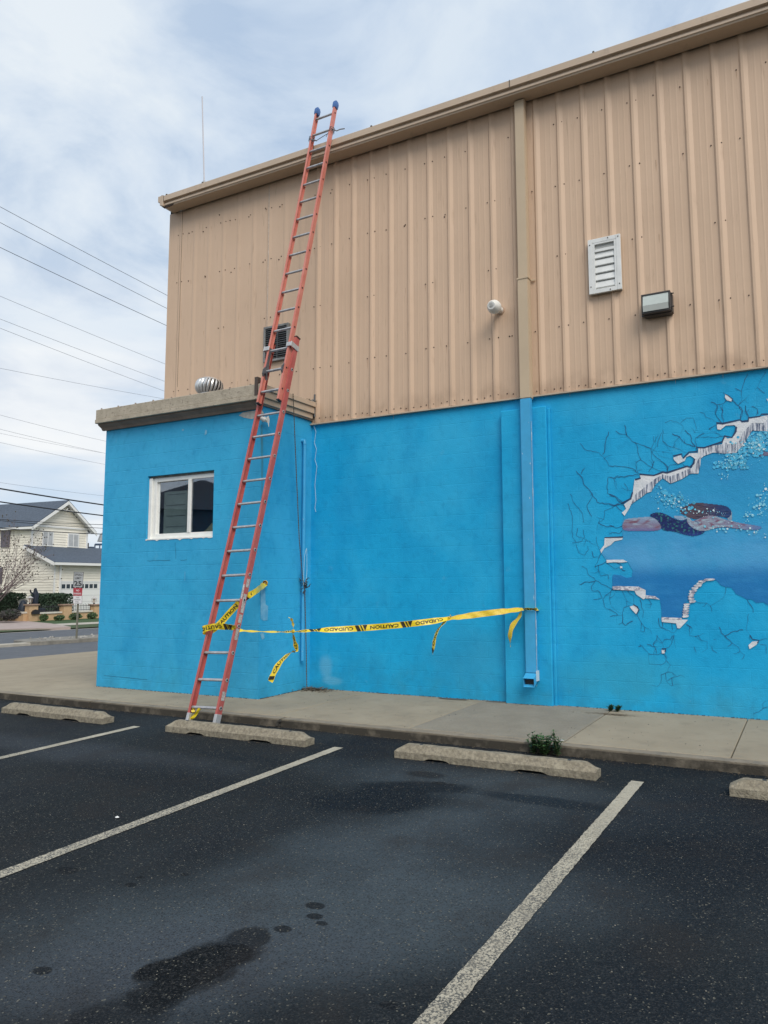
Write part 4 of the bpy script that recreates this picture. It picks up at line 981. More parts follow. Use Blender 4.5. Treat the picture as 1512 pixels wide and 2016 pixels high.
def f_hair(u, v):
    c = lerp3(lin(104, 74, 84), lin(44, 66, 116), (u-880)/200+nz(u, v, 60, 8)*.5); c = lerp3(c, lin(36, 38, 70), max(0, nz(u, v, 90, 7, 4))*1.6); return lerp3(c, lin(120, 108, 132), max(0, nz(u, v, 80, 6, 8)-.2)*2)
painted([(1118, 1065), (1148, 1000), (1170, 1000), (1170, 1094), (1140, 1090)], -.0070, 'painted_face', lambda u, v: lerp3(lin(150, 146, 168), lin(196, 198, 204), nz(u, v, 20, 12)+.3))
painted(hair, -.0075, 'painted_hair', f_hair)
painted([(600, 1045), (700, 1045), (760, 1060), (720, 1085), (650, 1085)], -.0078, 'painted_back', lambda u, v: lerp3(lin(150, 158, 190), lin(190, 192, 206), nz(u, v, 40, 14)+.4))
painted(legs, -.0080, 'painted_legs', f_legs)
painted(suit, -.0090, 'painted_swimsuit', f_suit)
painted(arm, -.0095, 'painted_arm', f_arm)
painted([(745, 1072), (758, 1072), (775, 1110), (830, 1158), (880, 1182), (860, 1188), (800, 1165), (752, 1125)], -.0100, 'painted_arm_highlight', lambda u, v: lerp3(lin(186, 186, 200), lin(160, 140, 160), nz(u, v, 20, 20)+.4))
painted([(1380, 470), (1390, 425), (1430, 420), (1512, 440), (1600, 450), (1600, 480), (1512, 470), (1440, 478)], -.0080, 'painted_hand', lambda u, v: lerp3(lin(84, 92, 124), lin(140, 116, 140), (u-1390)/120+nz(u, v, 30, 15)))
# bubbles: soft haze clusters first, then discs
mb = MB(); mb2 = MB(); mb3 = MB()
def disc(M_, c, r, y, n=9): M_.add([Vector((c.x+math.cos(2*math.pi*i/n)*r, y, c.z+math.sin(2*math.pi*i/n)*r)) for i in range(n)], [tuple(range(n))])
cl = [((430, 790), (760, 960), 70, 55), ((1500, 270), (1150, 480), 70, 120), ((1420, 330), (1400, 430), 70, 60), ((1020, 560), (1300, 540), 45, 40), ((1450, 830), (1440, 1010), 80, 70), ((1340, 1000), (1300, 1070), 35, 20), ((700, 1000), (1080, 1020), 38, 40), ((1110, 1110), (1512, 1240), 45, 50), ((900, 1150), (1100, 1180), 35, 22), ((1050, 640), (1130, 690), 30, 12), ((1560, 300), (2400, 420), 90, 90), ((1560, 1000), (2300, 1150), 120, 90), ((500, 920), (620, 960), 50, 25)]
for (a, b, sp_, n_) in cl:
    for k in range(n_):
        t = random.random(); c = zA(a[0]+(b[0]-a[0])*t+random.gauss(0, sp_*.6), a[1]+(b[1]-a[1])*t+random.gauss(0, sp_*.6))
        if not (zlow-.1 < c.z < 3.6): continue
        r = random.choice([.003, .003, .004, .004, .005, .006, .008, .011]); 
        if b[0] < 1512 and a[1] > 800 and a[0] > 1250: r *= 1.35
        disc(random.choice([mb, mb, mb, mb2]), c, r, random.uniform(-.0142, -.0136))
for (a, b, sp_, n_) in cl[:4]:
    for k in range(int(n_*1.4)):
        t = random.random(); c = zA(a[0]+(b[0]-a[0])*t+random.gauss(0, sp_*.6), a[1]+(b[1]-a[1])*t+random.gauss(0, sp_*.6)); disc(mb3, c, random.uniform(.008, .02), random.uniform(-.0105, -.0098))
mb.build('painted_bubbles', mat('painted_pale_bubble', (.20, .58, .74), .6), mural, fix=False, kind='stuff')
mb2.build('painted_bright_bubbles', mat('painted_white_bubble', (.62, .78, .80), .6), mural, fix=False, kind='stuff')
mb3.build('painted_spray', mat('painted_spray_blue', (.06, .42, .66), .65, var=.3, vs=30), mural, fix=False, kind='stuff')

# ================================================================== ANNEX
AX0, AX1, AY, AZ = -9.425, -6.40, -1.1013, 3.93
anx = empty('annex', (-8, -1, 0), 'low blue painted block annex with small white sliding window', 'building')
# wall with a real window opening
a = WY(291, 935, AY); b = WY(422, 928, AY); c = WY(418, 1056, AY); d = WY(288, 1062, AY)
wx0, wx1, wz1, wz0 = (a.x+d.x)/2, (b.x+c.x)/2, (a.z+b.z)/2, (c.z+d.z)/2
mb = MB(); T = .19
mb.box((AX0, AY, -.1), (wx0, AY+T, AZ)); mb.box((wx1, AY, -.1), (AX1, AY+T, AZ)); mb.box((wx0, AY, -.1), (wx1, AY+T, wz0)); mb.box((wx0, AY, wz1), (wx1, AY+T, AZ))
# merge front coplanar boxes into one skin: build explicitly instead
mb = MB()
def quad(M_, a, b, c, d): M_.add([a, b, c, d], [(0, 1, 2, 3)])
V = Vector
zs = [-.1, wz0, wz1, AZ]; xs_ = [AX0, wx0, wx1, AX1]
for i in range(3):
    for j in range(3):
        if i == 1 and j == 1: continue
        quad(mb, V((xs_[i], AY, zs[j])), V((xs_[i+1], AY, zs[j])), V((xs_[i+1], AY, zs[j+1])), V((xs_[i], AY, zs[j+1])))
quad(mb, V((AX1, AY, -.1)), V((AX1, -.0, -.1)), V((AX1, -.0, AZ)), V((AX1, AY, AZ)))
quad(mb, V((AX0, 6.5, -.1)), V((AX0, AY, -.1)), V((AX0, AY, AZ)), V((AX0, 6.5, AZ)))
for (p, q) in (((wx0, wz0), (wx1, wz0)), ((wx1, wz0), (wx1, wz1)), ((wx1, wz1), (wx0, wz1)), ((wx0, wz1), (wx0, wz0))):
    quad(mb, V((p[0], AY, p[1])), V((q[0], AY, q[1])), V((q[0], AY+T, q[1])), V((p[0], AY+T, p[1])))
mb.build('wall', BLUEA, anx, fix=False)
# roof, fascia boards
ft, fb = 4.195, 3.985; FO = .16
y0 = AY-FO; xl = AX0-.08; xr = AX1+.10
yL = WY(189, 805, y0).x; xl = yL
fa = MB(); fa.box((xl, y0, fb+.06), (xr, y0+.035, ft)); fas = fa.build('front_fascia', WEATH, anx, bevel=.006)
MB().box((xl, y0-.012, fb), (xr-.004, y0+.03, fb+.058)).build('drip_board', WEATH, anx, bevel=.004)
MB().prism([(y0+.03, fb+.01), (AY, fb+.01), (AY, AZ-.03), (AY-.035, AZ-.035), (AY-.06, AZ+.0), (y0+.045, fb-.02)], (AX0-.045, 0, 0), Y, Z, X*(AX1-AX0+.045)).build('cornice', BROWN, anx)
MB().box((xl, y0+.036, ft-.03), (xr, 0, ft)).build('roof_deck', mat('grey_roof_felt', (.2, .19, .18), .9, var=.2, vs=5), anx)
MB().box((xl, y0+.04, fb), (xl+.03, 6.5, ft-.031)).build('side_fascia', WEATH, anx)
# right side: three lapped beige boards
for k, (za, zb, o_) in enumerate(((3.955, 4.03, .02), (4.03, 4.125, .05), (4.125, ft+.005, .075))):
    MB().box((AX1, y0+.04, za), (AX1+o_+.03, -.05, zb-.002)).build('side_trim_board', TRIM, anx, bevel=.004)
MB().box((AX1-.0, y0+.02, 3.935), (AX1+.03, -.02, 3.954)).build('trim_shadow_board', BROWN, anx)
mb = MB()
for k in range(9): 
    x = xl+.1+k*.36; mb.tube([(x, y0+.02, ft), (x, y0+.02, ft+.018)], .012, 7)
mb.build('roof_clips', BROWN, anx, kind='stuff')
MB().box((AX1-.0, y0-.015, fb+.05), (AX1+.05, y0+.05, ft+.09)).build('corner_bracket', mat('rusty_flashing', (.08, .06, .05), .8), anx)
# debris in the roof valley by the wall
mb = MB()
for k in range(260):
    c = V((AX1-.5+random.uniform(0, .62), random.uniform(-.25, -.03), ft+random.uniform(0, .03))); a_ = random.uniform(0, 6.28); l = random.uniform(.01, .04)
    dd = V((math.cos(a_), math.sin(a_), random.uniform(-.2, .5)))*l; nn = V((-dd.y, dd.x, .01))*.25
    mb.add([c-dd, c+nn, c+dd, c-nn], [(0, 1, 2, 3)])
mb.build('roof_debris', mat('dry_debris', (.12, .095, .07), .95, var=.4, vs=20), anx, fix=False, kind='stuff')
MB().prism([(0, 0), (.30, .075), (.32, -.03), (.3, -.09), (.12, -.035)], (AX1-.22, -.035, 4.195), X, Z, Y*.02).build('peeling_flashing', mat('peeling_white_flashing', (.55, .52, .46), .8, var=.25, vs=12), anx)
MB().box((AX1+.055, -.05, 3.98), (AX1+.085, -.02, 4.33)).build('corner_caulk', mat('grey_caulk', (.12, .12, .12), .9), anx, bevel=.01)

# window
win = empty('window', (0, 0, 0), None, None); win.parent = anx; win.location = V(((wx0+wx1)/2+8, AY+1, wz0))
yw = AY+.055
fw = .062
mb = MB()
FL = .125
mb.box((wx0, yw-.03, wz0), (wx0+.06, yw+.08, wz1-.03)); mb.box((wx0+.06, yw, wz0), (wx0+FL, yw+.08, wz1-.03)); mb.box((wx1-fw*.45, yw, wz0), (wx1, yw+.08, wz1-.03)); mb.box((wx0+FL, yw, wz1-.09), (wx1-fw*.45, yw+.08, wz1-.03)); mb.box((wx0+FL, yw, wz0), (wx1-fw*.45, yw+.08, wz0+.075))
mb.build('frame', WHITE, win, bevel=.005)
MB().box((wx0-.0, yw-.0, wz1-.03), (wx1, yw+.1, wz1)).build('lintel', mat('grey_wood_lintel', (.24, .22, .19), .8, var=.3, vs=12), win)
ix0, ix1, iz0, iz1 = wx0+FL, wx1-fw*.45, wz0+.075, wz1-.09
xm = WY(373, 1000, yw).x
mb = MB(); mb.box((xm-.028, yw-.012, iz0), (xm+.028, yw+.02, iz1)); mb.build('meeting_rail', WHITE, win, bevel=.004); MB().box((ix0, yw+.03, iz0), (ix0+.03, yw+.05, iz1)).build('sash_stile', WHITE, win, bevel=.004)
GL = bpy.data.materials.new('window_glass'); GL.use_nodes = True; t = GL.node_tree; t.nodes.clear()
tr_ = N(t, 'ShaderNodeBsdfTransparent'); tr_.inputs[0].default_value = (.82, .87, .9, 1); gl_ = N(t, 'ShaderNodeBsdfGlossy'); gl_.inputs['Roughness'].default_value = .015; gl_.inputs[0].default_value = (.95, .97, 1, 1)
mxs = N(t, 'ShaderNodeMixShader'); lw_ = N(t, 'ShaderNodeLayerWeight'); lw_.inputs[0].default_value = .5; fr_ = N(t, 'ShaderNodeMapRange'); pw_ = N(t, 'ShaderNodeMath', operation='POWER'); pw_.inputs[1].default_value = 4
t.links.new(lw_.outputs['Facing'], pw_.inputs[0]); t.links.new(pw_.outputs[0], fr_.inputs[0]); fr_.inputs[3].default_value = .17; fr_.inputs[4].default_value = 1
t.links.new(fr_.outputs[0], mxs.inputs[0]); t.links.new(tr_.outputs[0], mxs.inputs[1]); t.links.new(gl_.outputs[0], mxs.inputs[2])
ou = N(t, 'ShaderNodeOutputMaterial'); t.links.new(mxs.outputs[0], ou.inputs[0]); MATS['glass'] = GL
MB().box((ix0+.03, yw+.036, iz0), (xm-.0285, yw+.041, iz1)).build('pane', GL, win)
MB().box((xm+.0285, yw+.010, iz0), (ix1, yw+.015, iz1)).build('pane', GL, win)
# drips of sealant below the frame
mb = MB(); P = [(wx0, wz0+.004)]; k = 40
for i in range(k+1): x = wx0+(wx1-wx0)*i/k; P.append((x, wz0-.012-.022*max(0, noise.noise(V((x*9, 0, 3))))-(.01 if i % 7 == 0 else 0)))
P.append((wx1, wz0+.004)); mb.prism(P, (0, AY-.006, 0), X, Z, Y*.065); mb.build('sealant_bead', WHITE, win)
# room behind the glass
RM = mat('dim_room_wall', (.20, .26, .36), .9, var=.3, vs=2)
mb = MB(); yb2 = AY+1.6
quad(mb, V((wx0-.4, yb2, wz0-.6)), V((wx1+.6, yb2, wz0-.6)), V((wx1+.6, yb2, wz1+.3)), V((wx0-.4, yb2, wz1+.3)))
quad(mb, V((wx0-.4, AY+T, wz1+.3)), V((wx1+.6, AY+T, wz1+.3)), V((wx1+.6, yb2, wz1+.3)), V((wx0-.4, yb2, wz1+.3)))
quad(mb, V((wx0-.4, AY+T, wz0-.6)), V((wx0-.4, yb2, wz0-.6)), V((wx0-.4, yb2, wz1+.3)), V((wx0-.4, AY+T, wz1+.3)))
quad(mb, V((wx1+.6, AY+T, wz0-.6)), V((wx1+.6, yb2, wz0-.6)), V((wx1+.6, yb2, wz1+.3)), V((wx1+.6, AY+T, wz1+.3)))
quad(mb, V((wx0-.4, AY+T, wz0-.6)), V((wx1+.6, AY+T, wz0-.6)), V((wx1+.6, yb2, wz0-.6)), V((wx0-.4, yb2, wz0-.6)))
mb.build('room_lining', RM, anx, fix=False)
# sheet of cardboard or blind behind the left pane
mb = MB(); mb.box((ix0+.075, yw+.075, iz0-.05), (xm-.05, yw+.09, iz1-.14)); 
bl = mb.build('window_blind', mat('greenish_blind', (.30, .34, .29), .9, var=.08, vs=5), anx)
for k in range(4): MB().box((ix0+.12+.02*(k % 2), yw+.07, iz0+.1+k*.155), (xm-.16, yw+.074, iz0+.106+k*.155)).build('blind_fold', mat('dark_fold', (.06, .07, .07), .9), bl)
cw = MB(); cw.prism([(0, 0), (.42, 0), (.42, .17), (.16, .15), (.08, .08), (.03, .05)], (xm+.06, AY+.26, iz0-.02), X, Z, Y*.2)
cw.build('windowsill_box', mat('yellowish_cardboard', (.42, .40, .24), .9, var=.15, vs=6), anx)

# camera / lamp stub with torn paint at annex corner
p = WY(519, 826, AY-.04)
r = empty('security_camera', p, 'small cream security camera stub hanging under the annex eave behind the ladder', 'security camera')
mb = MB(); mb.tube([WY(508, 783, AY-.12), WY(507, 795, AY-.10), WY(511, 806, AY-.06), WY(517, 815, AY-.04)], .02, 8); mb.build('bent_conduit', mat('pale_conduit', (.42, .42, .38), .7), r, smooth=True)
mb = MB(); mb.tube([p+V((-.02, -.05, .02)), p+V((0, 0, .0)), p+V((.02, .02, .01))], [.024, .036, .036], 12); mb.build('camera_body', PVC, r, smooth=True)
MB().tube([p+V((-.0205, -.052, .0205)), p+V((-.021, -.054, .021))], .016, 10).build('lens_mouth', BLKP, r)
mb = MB(); mb.prism([(-.02, 0), (.04, .03), (.06, -.02), (.05, -.12), (.035, -.06), (.0, -.05)], p+V((.01, .03, .02)), X, Z, Y*.008); mb.build('torn_flap', PVC, r)
mb = MB(); P = [(470, 818), (478, 812), (495, 809), (510, 808), (513, 820), (505, 822), (495, 825), (480, 822)]
mb.sheet([WY(x, y, AY-.004) for x, y in P], .003); mb.build('bare_plaster_patch', mat('bare_plaster', (.52, .51, .46), .9, var=.12, vs=20), anx, fix=False)
# pale worn strips and drip stain on the corner
PW = mat('worn_pale_blue_paint', (.10, .36, .56), .7, col2=(.2, .46, .62), vs=12)
mb = MB()
mb.add([WX(x, y, AX1+.003) for x, y in ((513, 1158), (522, 1158), (523, 1190), (528, 1193), (527, 1221), (519, 1222), (513, 1218))], [tuple(range(7))])
mb.add([WX(x, y, AX1+.003) for x, y in ((512, 1248), (519, 1246), (521, 1256), (516, 1260))], [(0, 1, 2, 3)])
mb.build('patched_paint', PW, anx, fix=False, kind='stuff')
mb = MB(); P = [(513, 836), (517, 836), (518, 900), (517, 980), (515, 990), (514, 900)]
mb.sheet([WY(x, y, AY-.0035) for x, y in P], .003); mb.build('drip_stain', mat('green_drip_stain', (.045, .22, .30), .8, col2=(.02, .29, .5), vs=18, stretch=(1, 1, .3)), anx, fix=False)
mb = MB()
def scuff(px, py, w_, h_):
    c = WY(px, py, AY-.003); n = 8; mb.add([c+V((math.cos(i*.785)*w_*random.uniform(.5, 1), 0, math.sin(i*.785)*h_*random.uniform(.5, 1))) for i in range(n)], [tuple(range(n))])
scuff(364, 1133, .007, .09); scuff(405, 851, .03, .06); scuff(360, 846, .03, .02)
mb.build('paint_scuff', PW, anx, fix=False, kind='stuff')
mb = MB()
for (x0_, y0_, x1_, y1_) in ((290, 1104, 335, 1103), (355, 1103, 368, 1102), (345, 1068, 346, 1100)):
    P = jag([WY(x0_, y0_, AY-.003), WY(x1_, y1_, AY-.003)], .006, .05); inkline(P, .004, mb, y=AY-.003)
inkline(jag([WY(205, 1330, AY-.003), WY(290, 1338, AY-.003)], .004, .05), .004, mb, y=AY-.003)
mb.build('hairline_crack', mat('dark_hairline', (.01, .09, .16), .9), anx, fix=False, kind='stuff')

# turbine ventilator on the annex roof
tp = WY(412, 768, -.55); r = empty('turbine_vent', (0, 0, 0), None, None); r.parent = anx; r.location = V((tp.x+8, -.55+1, ft))
tb = V((tp.x, -.55, ft))
MB().tube([tb, tb+Z*.16], .13, 20).build('vent_collar', GALV, r, smooth=True)
top = WY(412, 745, -.55).z-tb.z; H = .26; z0_ = top-H; RR = .205
nb = 22
for k in range(nb):
    a0 = 2*math.pi*k/nb; m_ = 9; vs = []
    for i in range(m_):
        u = i/(m_-1); ph = math.pi*(u*.86+.07); rr = .12+(RR-.12)*math.sin(ph); z = z0_+H*.04+H*.9*(1-math.cos(ph))/2
        for s_ in (0, .5, 1):
            a_ = a0+.35*u+s_*2*math.pi/nb*.74; q = rr*(1.0-.05*s_+(.045 if s_ == .5 else 0)); vs.append(tb+V((math.cos(a_)*q, math.sin(a_)*q, z)))
    MB().add(vs, [(3*i+k_, 3*i+k_+1, 3*i+k_+4, 3*i+k_+3) for i in range(m_-1) for k_ in (0, 1)]).build('vane', GALV, r, smooth=True, fix=False)
MB().tube([tb+Z*(top-.03), tb+Z*(top-.005), tb+Z*top], [.13, .11, .03], 20).build('vent_cap', GALV, r, smooth=True)
MB().tube([tb+Z*z0_, tb+Z*(z0_+.06), tb+Z*(top-.13), tb+Z*(top-.04)], [.12, .16, .17, .12], 16).build('dark_core', BLKP, r)
MB().tube([tb+Z*(z0_-.01), tb+Z*(z0_+.02)], .135, 20).build('base_ring', GALV, r, smooth=True)

# conduit pipe on the annex side wall near the inner corner
cp = WX(600, 868, AX1+.05); pz1 = cp.z; cy_ = cp.y
r = empty('conduit_pipe', (AX1+.05, cy_, 0), 'blue painted vertical pipe on the annex side wall near the inner corner', 'pipe')
zb_ = WX(598, 1300, AX1+.05).z; zk = WX(598, 1152, AX1+.05).z
mb = MB(); mb.tube([(AX1+.05, cy_, zb_), (AX1+.05, cy_, pz1-.03)], .024, 12); mb.build('pipe', BLUEM, r, smooth=True)
MB().tube([(AX1+.05, cy_, pz1-.05), (AX1+.05, cy_, pz1), (AX1-.005, cy_, pz1+.003)], .029, 12).build('pipe_elbow', BLUEM, r, smooth=True)
# tangle of dark ties
mb = MB()
for k in range(26):
    c = V((AX1+.06, cy_, zk))+V((random.uniform(-.03, .04), random.uniform(-.05, .05), random.uniform(-.16, .06) if k > 10 else random.uniform(-.03, .05)))
    q = [c]; 
    for _ in range(6): q.append(q[-1]+V((random.uniform(-.02, .02), random.uniform(-.03, .03), random.uniform(-.03, .03))))
    mb.tube(q, .005, 5)
mb.build('wire_tangle', mat('dark_tie', (.03, .04, .055), .7), r, kind='stuff')
mb = MB(); mb.tube([V((AX1+.09, cy_-.05, zk+.0)), V((AX1+.09, cy_-.045, zk+.2)), V((AX1+.09, cy_-.03, zk+.4)), V((AX1+.09, cy_-.01, zk+.47)), V((AX1+.09, cy_+.02, zk+.52))], .003, 5)
mb.tube([V((AX1+.09, cy_+.0, zk)), V((AX1+.09, cy_+.03, zk+.2)), V((AX1+.09, cy_+.02, zk+.5))], .003, 5); mb.build('pale_tie_wire', WIREW, r)

# rope: from the ladder's back over the trim down past the knot to the ground
p1 = WX(577, 775, AX1+.13); p2 = WX(583, 920, AX1+.12); p3 = WX(589, 1060, AX1+.11); p4 = WX(596, 1140, AX1+.09); p5 = WX(600, 1160, AX1+.085)
p6 = WX(603, 1290, AX1+.085); p7 = V((AX1+.10, cy_+.04, KZ+.03)); top1 = WX(577, 700, AX1+.14)
mb = MB(); 
def twist(mb, pts, r_, tw=60, n=160):
    P = []; tot = sum((b-a).length for a, b in zip(pts[:-1], pts[1:]))
    for a, b in zip(pts[:-1], pts[1:]):
        k = max(2, int(n*(b-a).length/tot))
        for i in range(k): P.append(a.lerp(b, i/k))
    P.append(pts[-1])
    for ph in (0, math.pi):
        Q = [p+V((math.cos(i*.9+ph), math.sin(i*.9+ph), 0))*r_*.6 for i, p in enumerate(P)]
        mb.tube(Q, r_*.75, 5)
twist(mb, [p1, p2, p3, p4, p5, p6, p7, p7+V((.05, .1, -.02))], .0055, n=420)
mb.build('rope', ROPE)
o = bpy.data.objects['rope']; setp(o, 'thin dark twisted rope hanging beside the blue vertical pipe', 'rope')
# dry heap of twigs and leaves in the corner
mb = MB(); 
for k in range(520):
    a_ = random.uniform(0, 6.28); rr = abs(random.gauss(0, 1)); c = V((AX1+.18+.16*rr*math.cos(a_), -.14+.09*rr*math.sin(a_), KZ+abs(random.gauss(0, .016))))
    if c.x < AX1+.01: c.x = AX1+.02
    if c.y > -.01: c.y = -.015
    b_ = random.uniform(0, 6.28); l = random.uniform(.012, .05); dd = V((math.cos(b_), math.sin(b_), random.uniform(-.15, .3)))*l; nn = V((-dd.y, dd.x, .02)).normalized()*random.uniform(.002, .008)
    mb.add([c-dd, c+nn, c+dd, c-nn], [(0, 1, 2, 3)])
o = mb.build('leaf_litter', mat('dry_brown_litter', (.07, .055, .04), .95, col2=(.16, .13, .09), vs=40), fix=False); setp(o, 'dark heap of dry twigs and leaves in the inner corner', 'leaf litter', kind='stuff')

# antenna above the roof
q0 = WY(402, 356, .6); q1 = WY(398, 190, .6)
mb = MB(); mb.tube([q0-Z*.35, q0], .02, 8); r = empty('antenna', q0-Z*.35, 'thin pale whip antenna standing above the left end of the roof', 'antenna')
mb.build('antenna_base', ALU, r); mb = MB(); mb.tube([q0, q0.lerp(q1, .5), q1], [.012, .011, .010], 8); mb.build('antenna_rod', mat('pale_fibreglass_rod', (.55, .53, .55), .6), r)

# ================================================================== LADDER
LB = V((-6.2897, -2.4274, 0.0)); LD = V((.0072, .2521, 0)); LD.z = math.sqrt(1-LD.x**2-LD.y**2); LWv = V((.3815, .0078, .0101))
LBW = .0542; LBX = .0148
Wd = LWv.normalized(); LN = Wd.cross(LD).normalized(); 
if LN.y > 0: LN = -LN
def lpt(s, side, n=0.0):
    t = s/9.0; return LB+LD*s+LWv*side+V((LBX, LBW, 0))*(4*t*(1-t))+LN*n
lad = empty('extension_ladder', V((-6.1, -2.42, 0)), 'red fibreglass extension ladder leaning on the gutter of the tan building', 'ladder')
RAILF = mat('veiled_red_fibreglass', (.55, .17, .125), .5, col2=(.60, .23, .18), vs=4)  # paler than the base rails: lens veil put into the colour
f = noise_fac(RAILF, 9, .55, .75, .5, loc=(4, 4, 4)); mixin(RAILF, f, (.48, .13, .10))
def rail(side, out, s0, s1, n0, nm, depth=.076, fl=.030, wd=0):
    th = .007
    # channel: web outside, flanges pointing to the rungs; local x=width dir, y=LN
    sgn = 1 if out > 0 else -1
    pr = [(0, -depth/2), (0, depth/2), (-sgn*fl, depth/2), (-sgn*fl, depth/2-th), (-sgn*th, depth/2-th), (-sgn*th, -depth/2+th), (-sgn*fl, -depth/2+th), (-sgn*fl, -depth/2)]
    fr = []; k = 14
    for i in range(k+1):
        s = s0+(s1-s0)*i/k; fr.append((lpt(s, side, n0)+Wd*sgn*(fl/2+.0)+Wd*wd, Wd, LN))
    return MB().sweep(pr, fr).build(nm, RAIL if nm == 'base_rail' else RAILF, lad)
BSE = 4.94; FS0, FS1 = 4.00, 8.88; NB, NF = -.030, .036
for side, out in ((-.02, -1), (1.02, 1)):
    r_ = rail(side, out, .13, BSE, NB, 'base_rail')
    MB().box((-1, -1, 0), (1, 1, 1), Matrix.Translation(lpt(BSE, side, NB)+Wd*out*.003) @ Matrix((Wd*.021, LN*.042, LD*.012)).transposed().to_4x4()).build('rail_cap', BLKP, r_)
    # metal shoe
    k_ = MB(); 
    for s0, s1 in ((.0, .135),):
        pr = [(-.019, -.042), (.019, -.042), (.019, .042), (-.019, .042)]
        k_.sweep(pr, [(lpt(s0+.01, side, NB), Wd, LN), (lpt(s1, side, NB), Wd, LN)])
    k_.build('foot', ALUL, lad, bevel=.003)
for side, out in ((.075, -1), (.925, 1)):
    r_ = rail(side, out, FS0, FS1, NF, 'fly_rail', depth=.068, fl=.028)
    MB().box((-1, -1, 0), (1, 1, 1), Matrix.Translation(lpt(FS0-.014, side, NF)) @ Matrix((Wd*.020, LN*.038, LD*.014)).transposed().to_4x4()).build('rail_cap', BLKP, r_)
    # blue rubber end mitt
    c = lpt(FS1, side, NF); prof = [(-.06, .034), (-.055, .038), (-.01, .041), (.03, .041), (.06, .033), (.075, .018), (.08, .006)]
    mt_ = MB(); mt_.sweep([(-.62, -1), (.62, -1), (.78, -.6), (.78, .6), (.62, 1), (-.62, 1), (-.78, .6), (-.78, -.6)], [(c+LD*a, Wd*r2_, LN*r2_) for a, r2_ in prof]); mt_.build('end_cap', RUBB, r_, smooth=True)
def rung(s, a, b, n0, nm='rung', r=.0165, mt=ALU):
    p, q = lpt(s, a, n0), lpt(s, b, n0); m_ = MB(); n = 12
    pr = [(math.cos(2*math.pi*i/n)*r*(1 if i % 2 else .93), math.sin(2*math.pi*i/n)*r*(1 if i % 2 else .93)) for i in range(n)]
    m_.sweep(pr, [(p, LN, LD), (q, LN, LD)]); return m_.build(nm, mt, lad)
for k in range(0, 16):
    rg = rung(.2+.3048*k+(.042 if k > 12 else 0), -.02, 1.02, NB)
    for sd in (-.058, 1.058): 
        e_ = MB(); e_.tube([lpt(.2+.3048*k, sd, NB)+Wd*(-.004 if sd > 0 else .004), lpt(.2+.3048*k, sd, NB)+Wd*(.006 if sd > 0 else -.006)], .021, 12); e_.build('rung_plate', ALUL, rg)
        e_ = MB(); e_.tube([lpt(.2+.3048*k, sd, NB)+Wd*(.005 if sd > 0 else -.005), lpt(.2+.3048*k, sd, NB)+Wd*(.0075 if sd > 0 else -.0075)], .013, 10); e_.build('rung_hole', BLKP, rg)
for k in range(13, 29):
    rg = rung(.2+.3048*k+.0, .075, .925, NF+.0, r=.0165)
    for sd in (.039, .961):
        e_ = MB(); e_.tube([lpt(.2+.3048*k, sd, NF), lpt(.2+.3048*k, sd, NF)+Wd*(.005 if sd > .5 else -.005)], .012, 10); e_.build('rung_hole', BLKP, rg)
# guide brackets where the sections overlap
sB = 4.79
for side, out in ((-.02, -1), (1.02, 1)):
    b_ = MB(); c = lpt(sB, side, NB)
    fr = Matrix((Wd, LN, LD)).transposed().to_4x4()
    M_ = Matrix.Translation(c) @ fr
    b_.box((.020*out if out > 0 else -.026, -.045, -.035), (.026 if out > 0 else -.020, .125, .035), M_)
    b_.box((-.06 if out > 0 else -.026, .113, -.030), (.026 if out > 0 else .06, .12, .030), M_)
    b_.build('guide_bracket', ALUL, lad, bevel=.002)
# rung locks
for side, sg in ((.105, 1), (.895, -1)):
    l_ = MB(); c = lpt(.2+.3048*14, side, NF); P = [(-.014, .34), (.016, .34), (.022, .20), (.034, .05), (.060, .0), (.058, -.06), (.028, -.10), (.035, -.055), (.012, -.03), (-.008, -.06), (-.030, -.12), (-.046, -.10), (-.024, -.03), (-.03, .05), (-.010, .16)]
    l_.prism([(x, y) for x, y in P], c+Wd*(-.012), LN, LD, Wd*.022); l_.build('rung_lock', mat('dark_cast_metal', (.13, .125, .135), .55, metal=.4, var=.3, vs=20), lad)
# stickers on the right rail front flange and web
for s_, h_, nm in ((1.38, .22, 0), (1.02, .13, 0), (.33, .10, 0), (1.20, .10, 1), (1.92-.3, .10, 1)):
    c = lpt(s_, 1.02, NB); M_ = Matrix.Translation(c) @ Matrix((Wd, LN, LD)).transposed().to_4x4()
    MB().box((.0152, -.026, -h_/2), (.0164, .026, h_/2), M_).build('sticker', STICK, lad)
for s_, h_ in ((1.50, .19), ):
    c = lpt(s_, 1.02, NB); M_ = Matrix.Translation(c) @ Matrix((Wd, LN, LD)).transposed().to_4x4()
    MB().box((-.012, .038, -h_/2), (.013, .0392, h_/2), M_).build('sticker', STICK, lad)
# tie wire near the top
mb = MB(); sT = .2+.3048*27
a_, b_ = lpt(sT-.11, .04, NF), lpt(sT-.03, .93, NF)
for k in range(3): 
    c = lpt(sT-.05-.03*k, .04, NF); mb.tube([c+Wd*math.cos(t)*.03+LN*math.sin(t)*.045+LD*t*.002 for t in [i*.5 for i in range(14)]], .0045, 5)
    c = lpt(sT+.0-.03*k, .96, NF); mb.tube([c+Wd*math.cos(t)*.03+LN*math.sin(t)*.045+LD*t*.002 for t in [i*.5 for i in range(14)]], .0045, 5)
mb.tube([a_, a_.lerp(b_, .3)-LD*.035, a_.lerp(b_, .7)-LD*.02, b_-LD*.02, b_+LD*.03], .005, 6)
mb.tube([lpt(sT-.02, .93, NF+.03), lpt(sT-.14, .78, NF+.02)], .004, 5)
c = lpt(sT, .96, NF); mb.tube([c, c+V((.06, .03, -.03)), c+V((.10, .06, .0)), c+V((.16, .09, .01))], .008, 6)
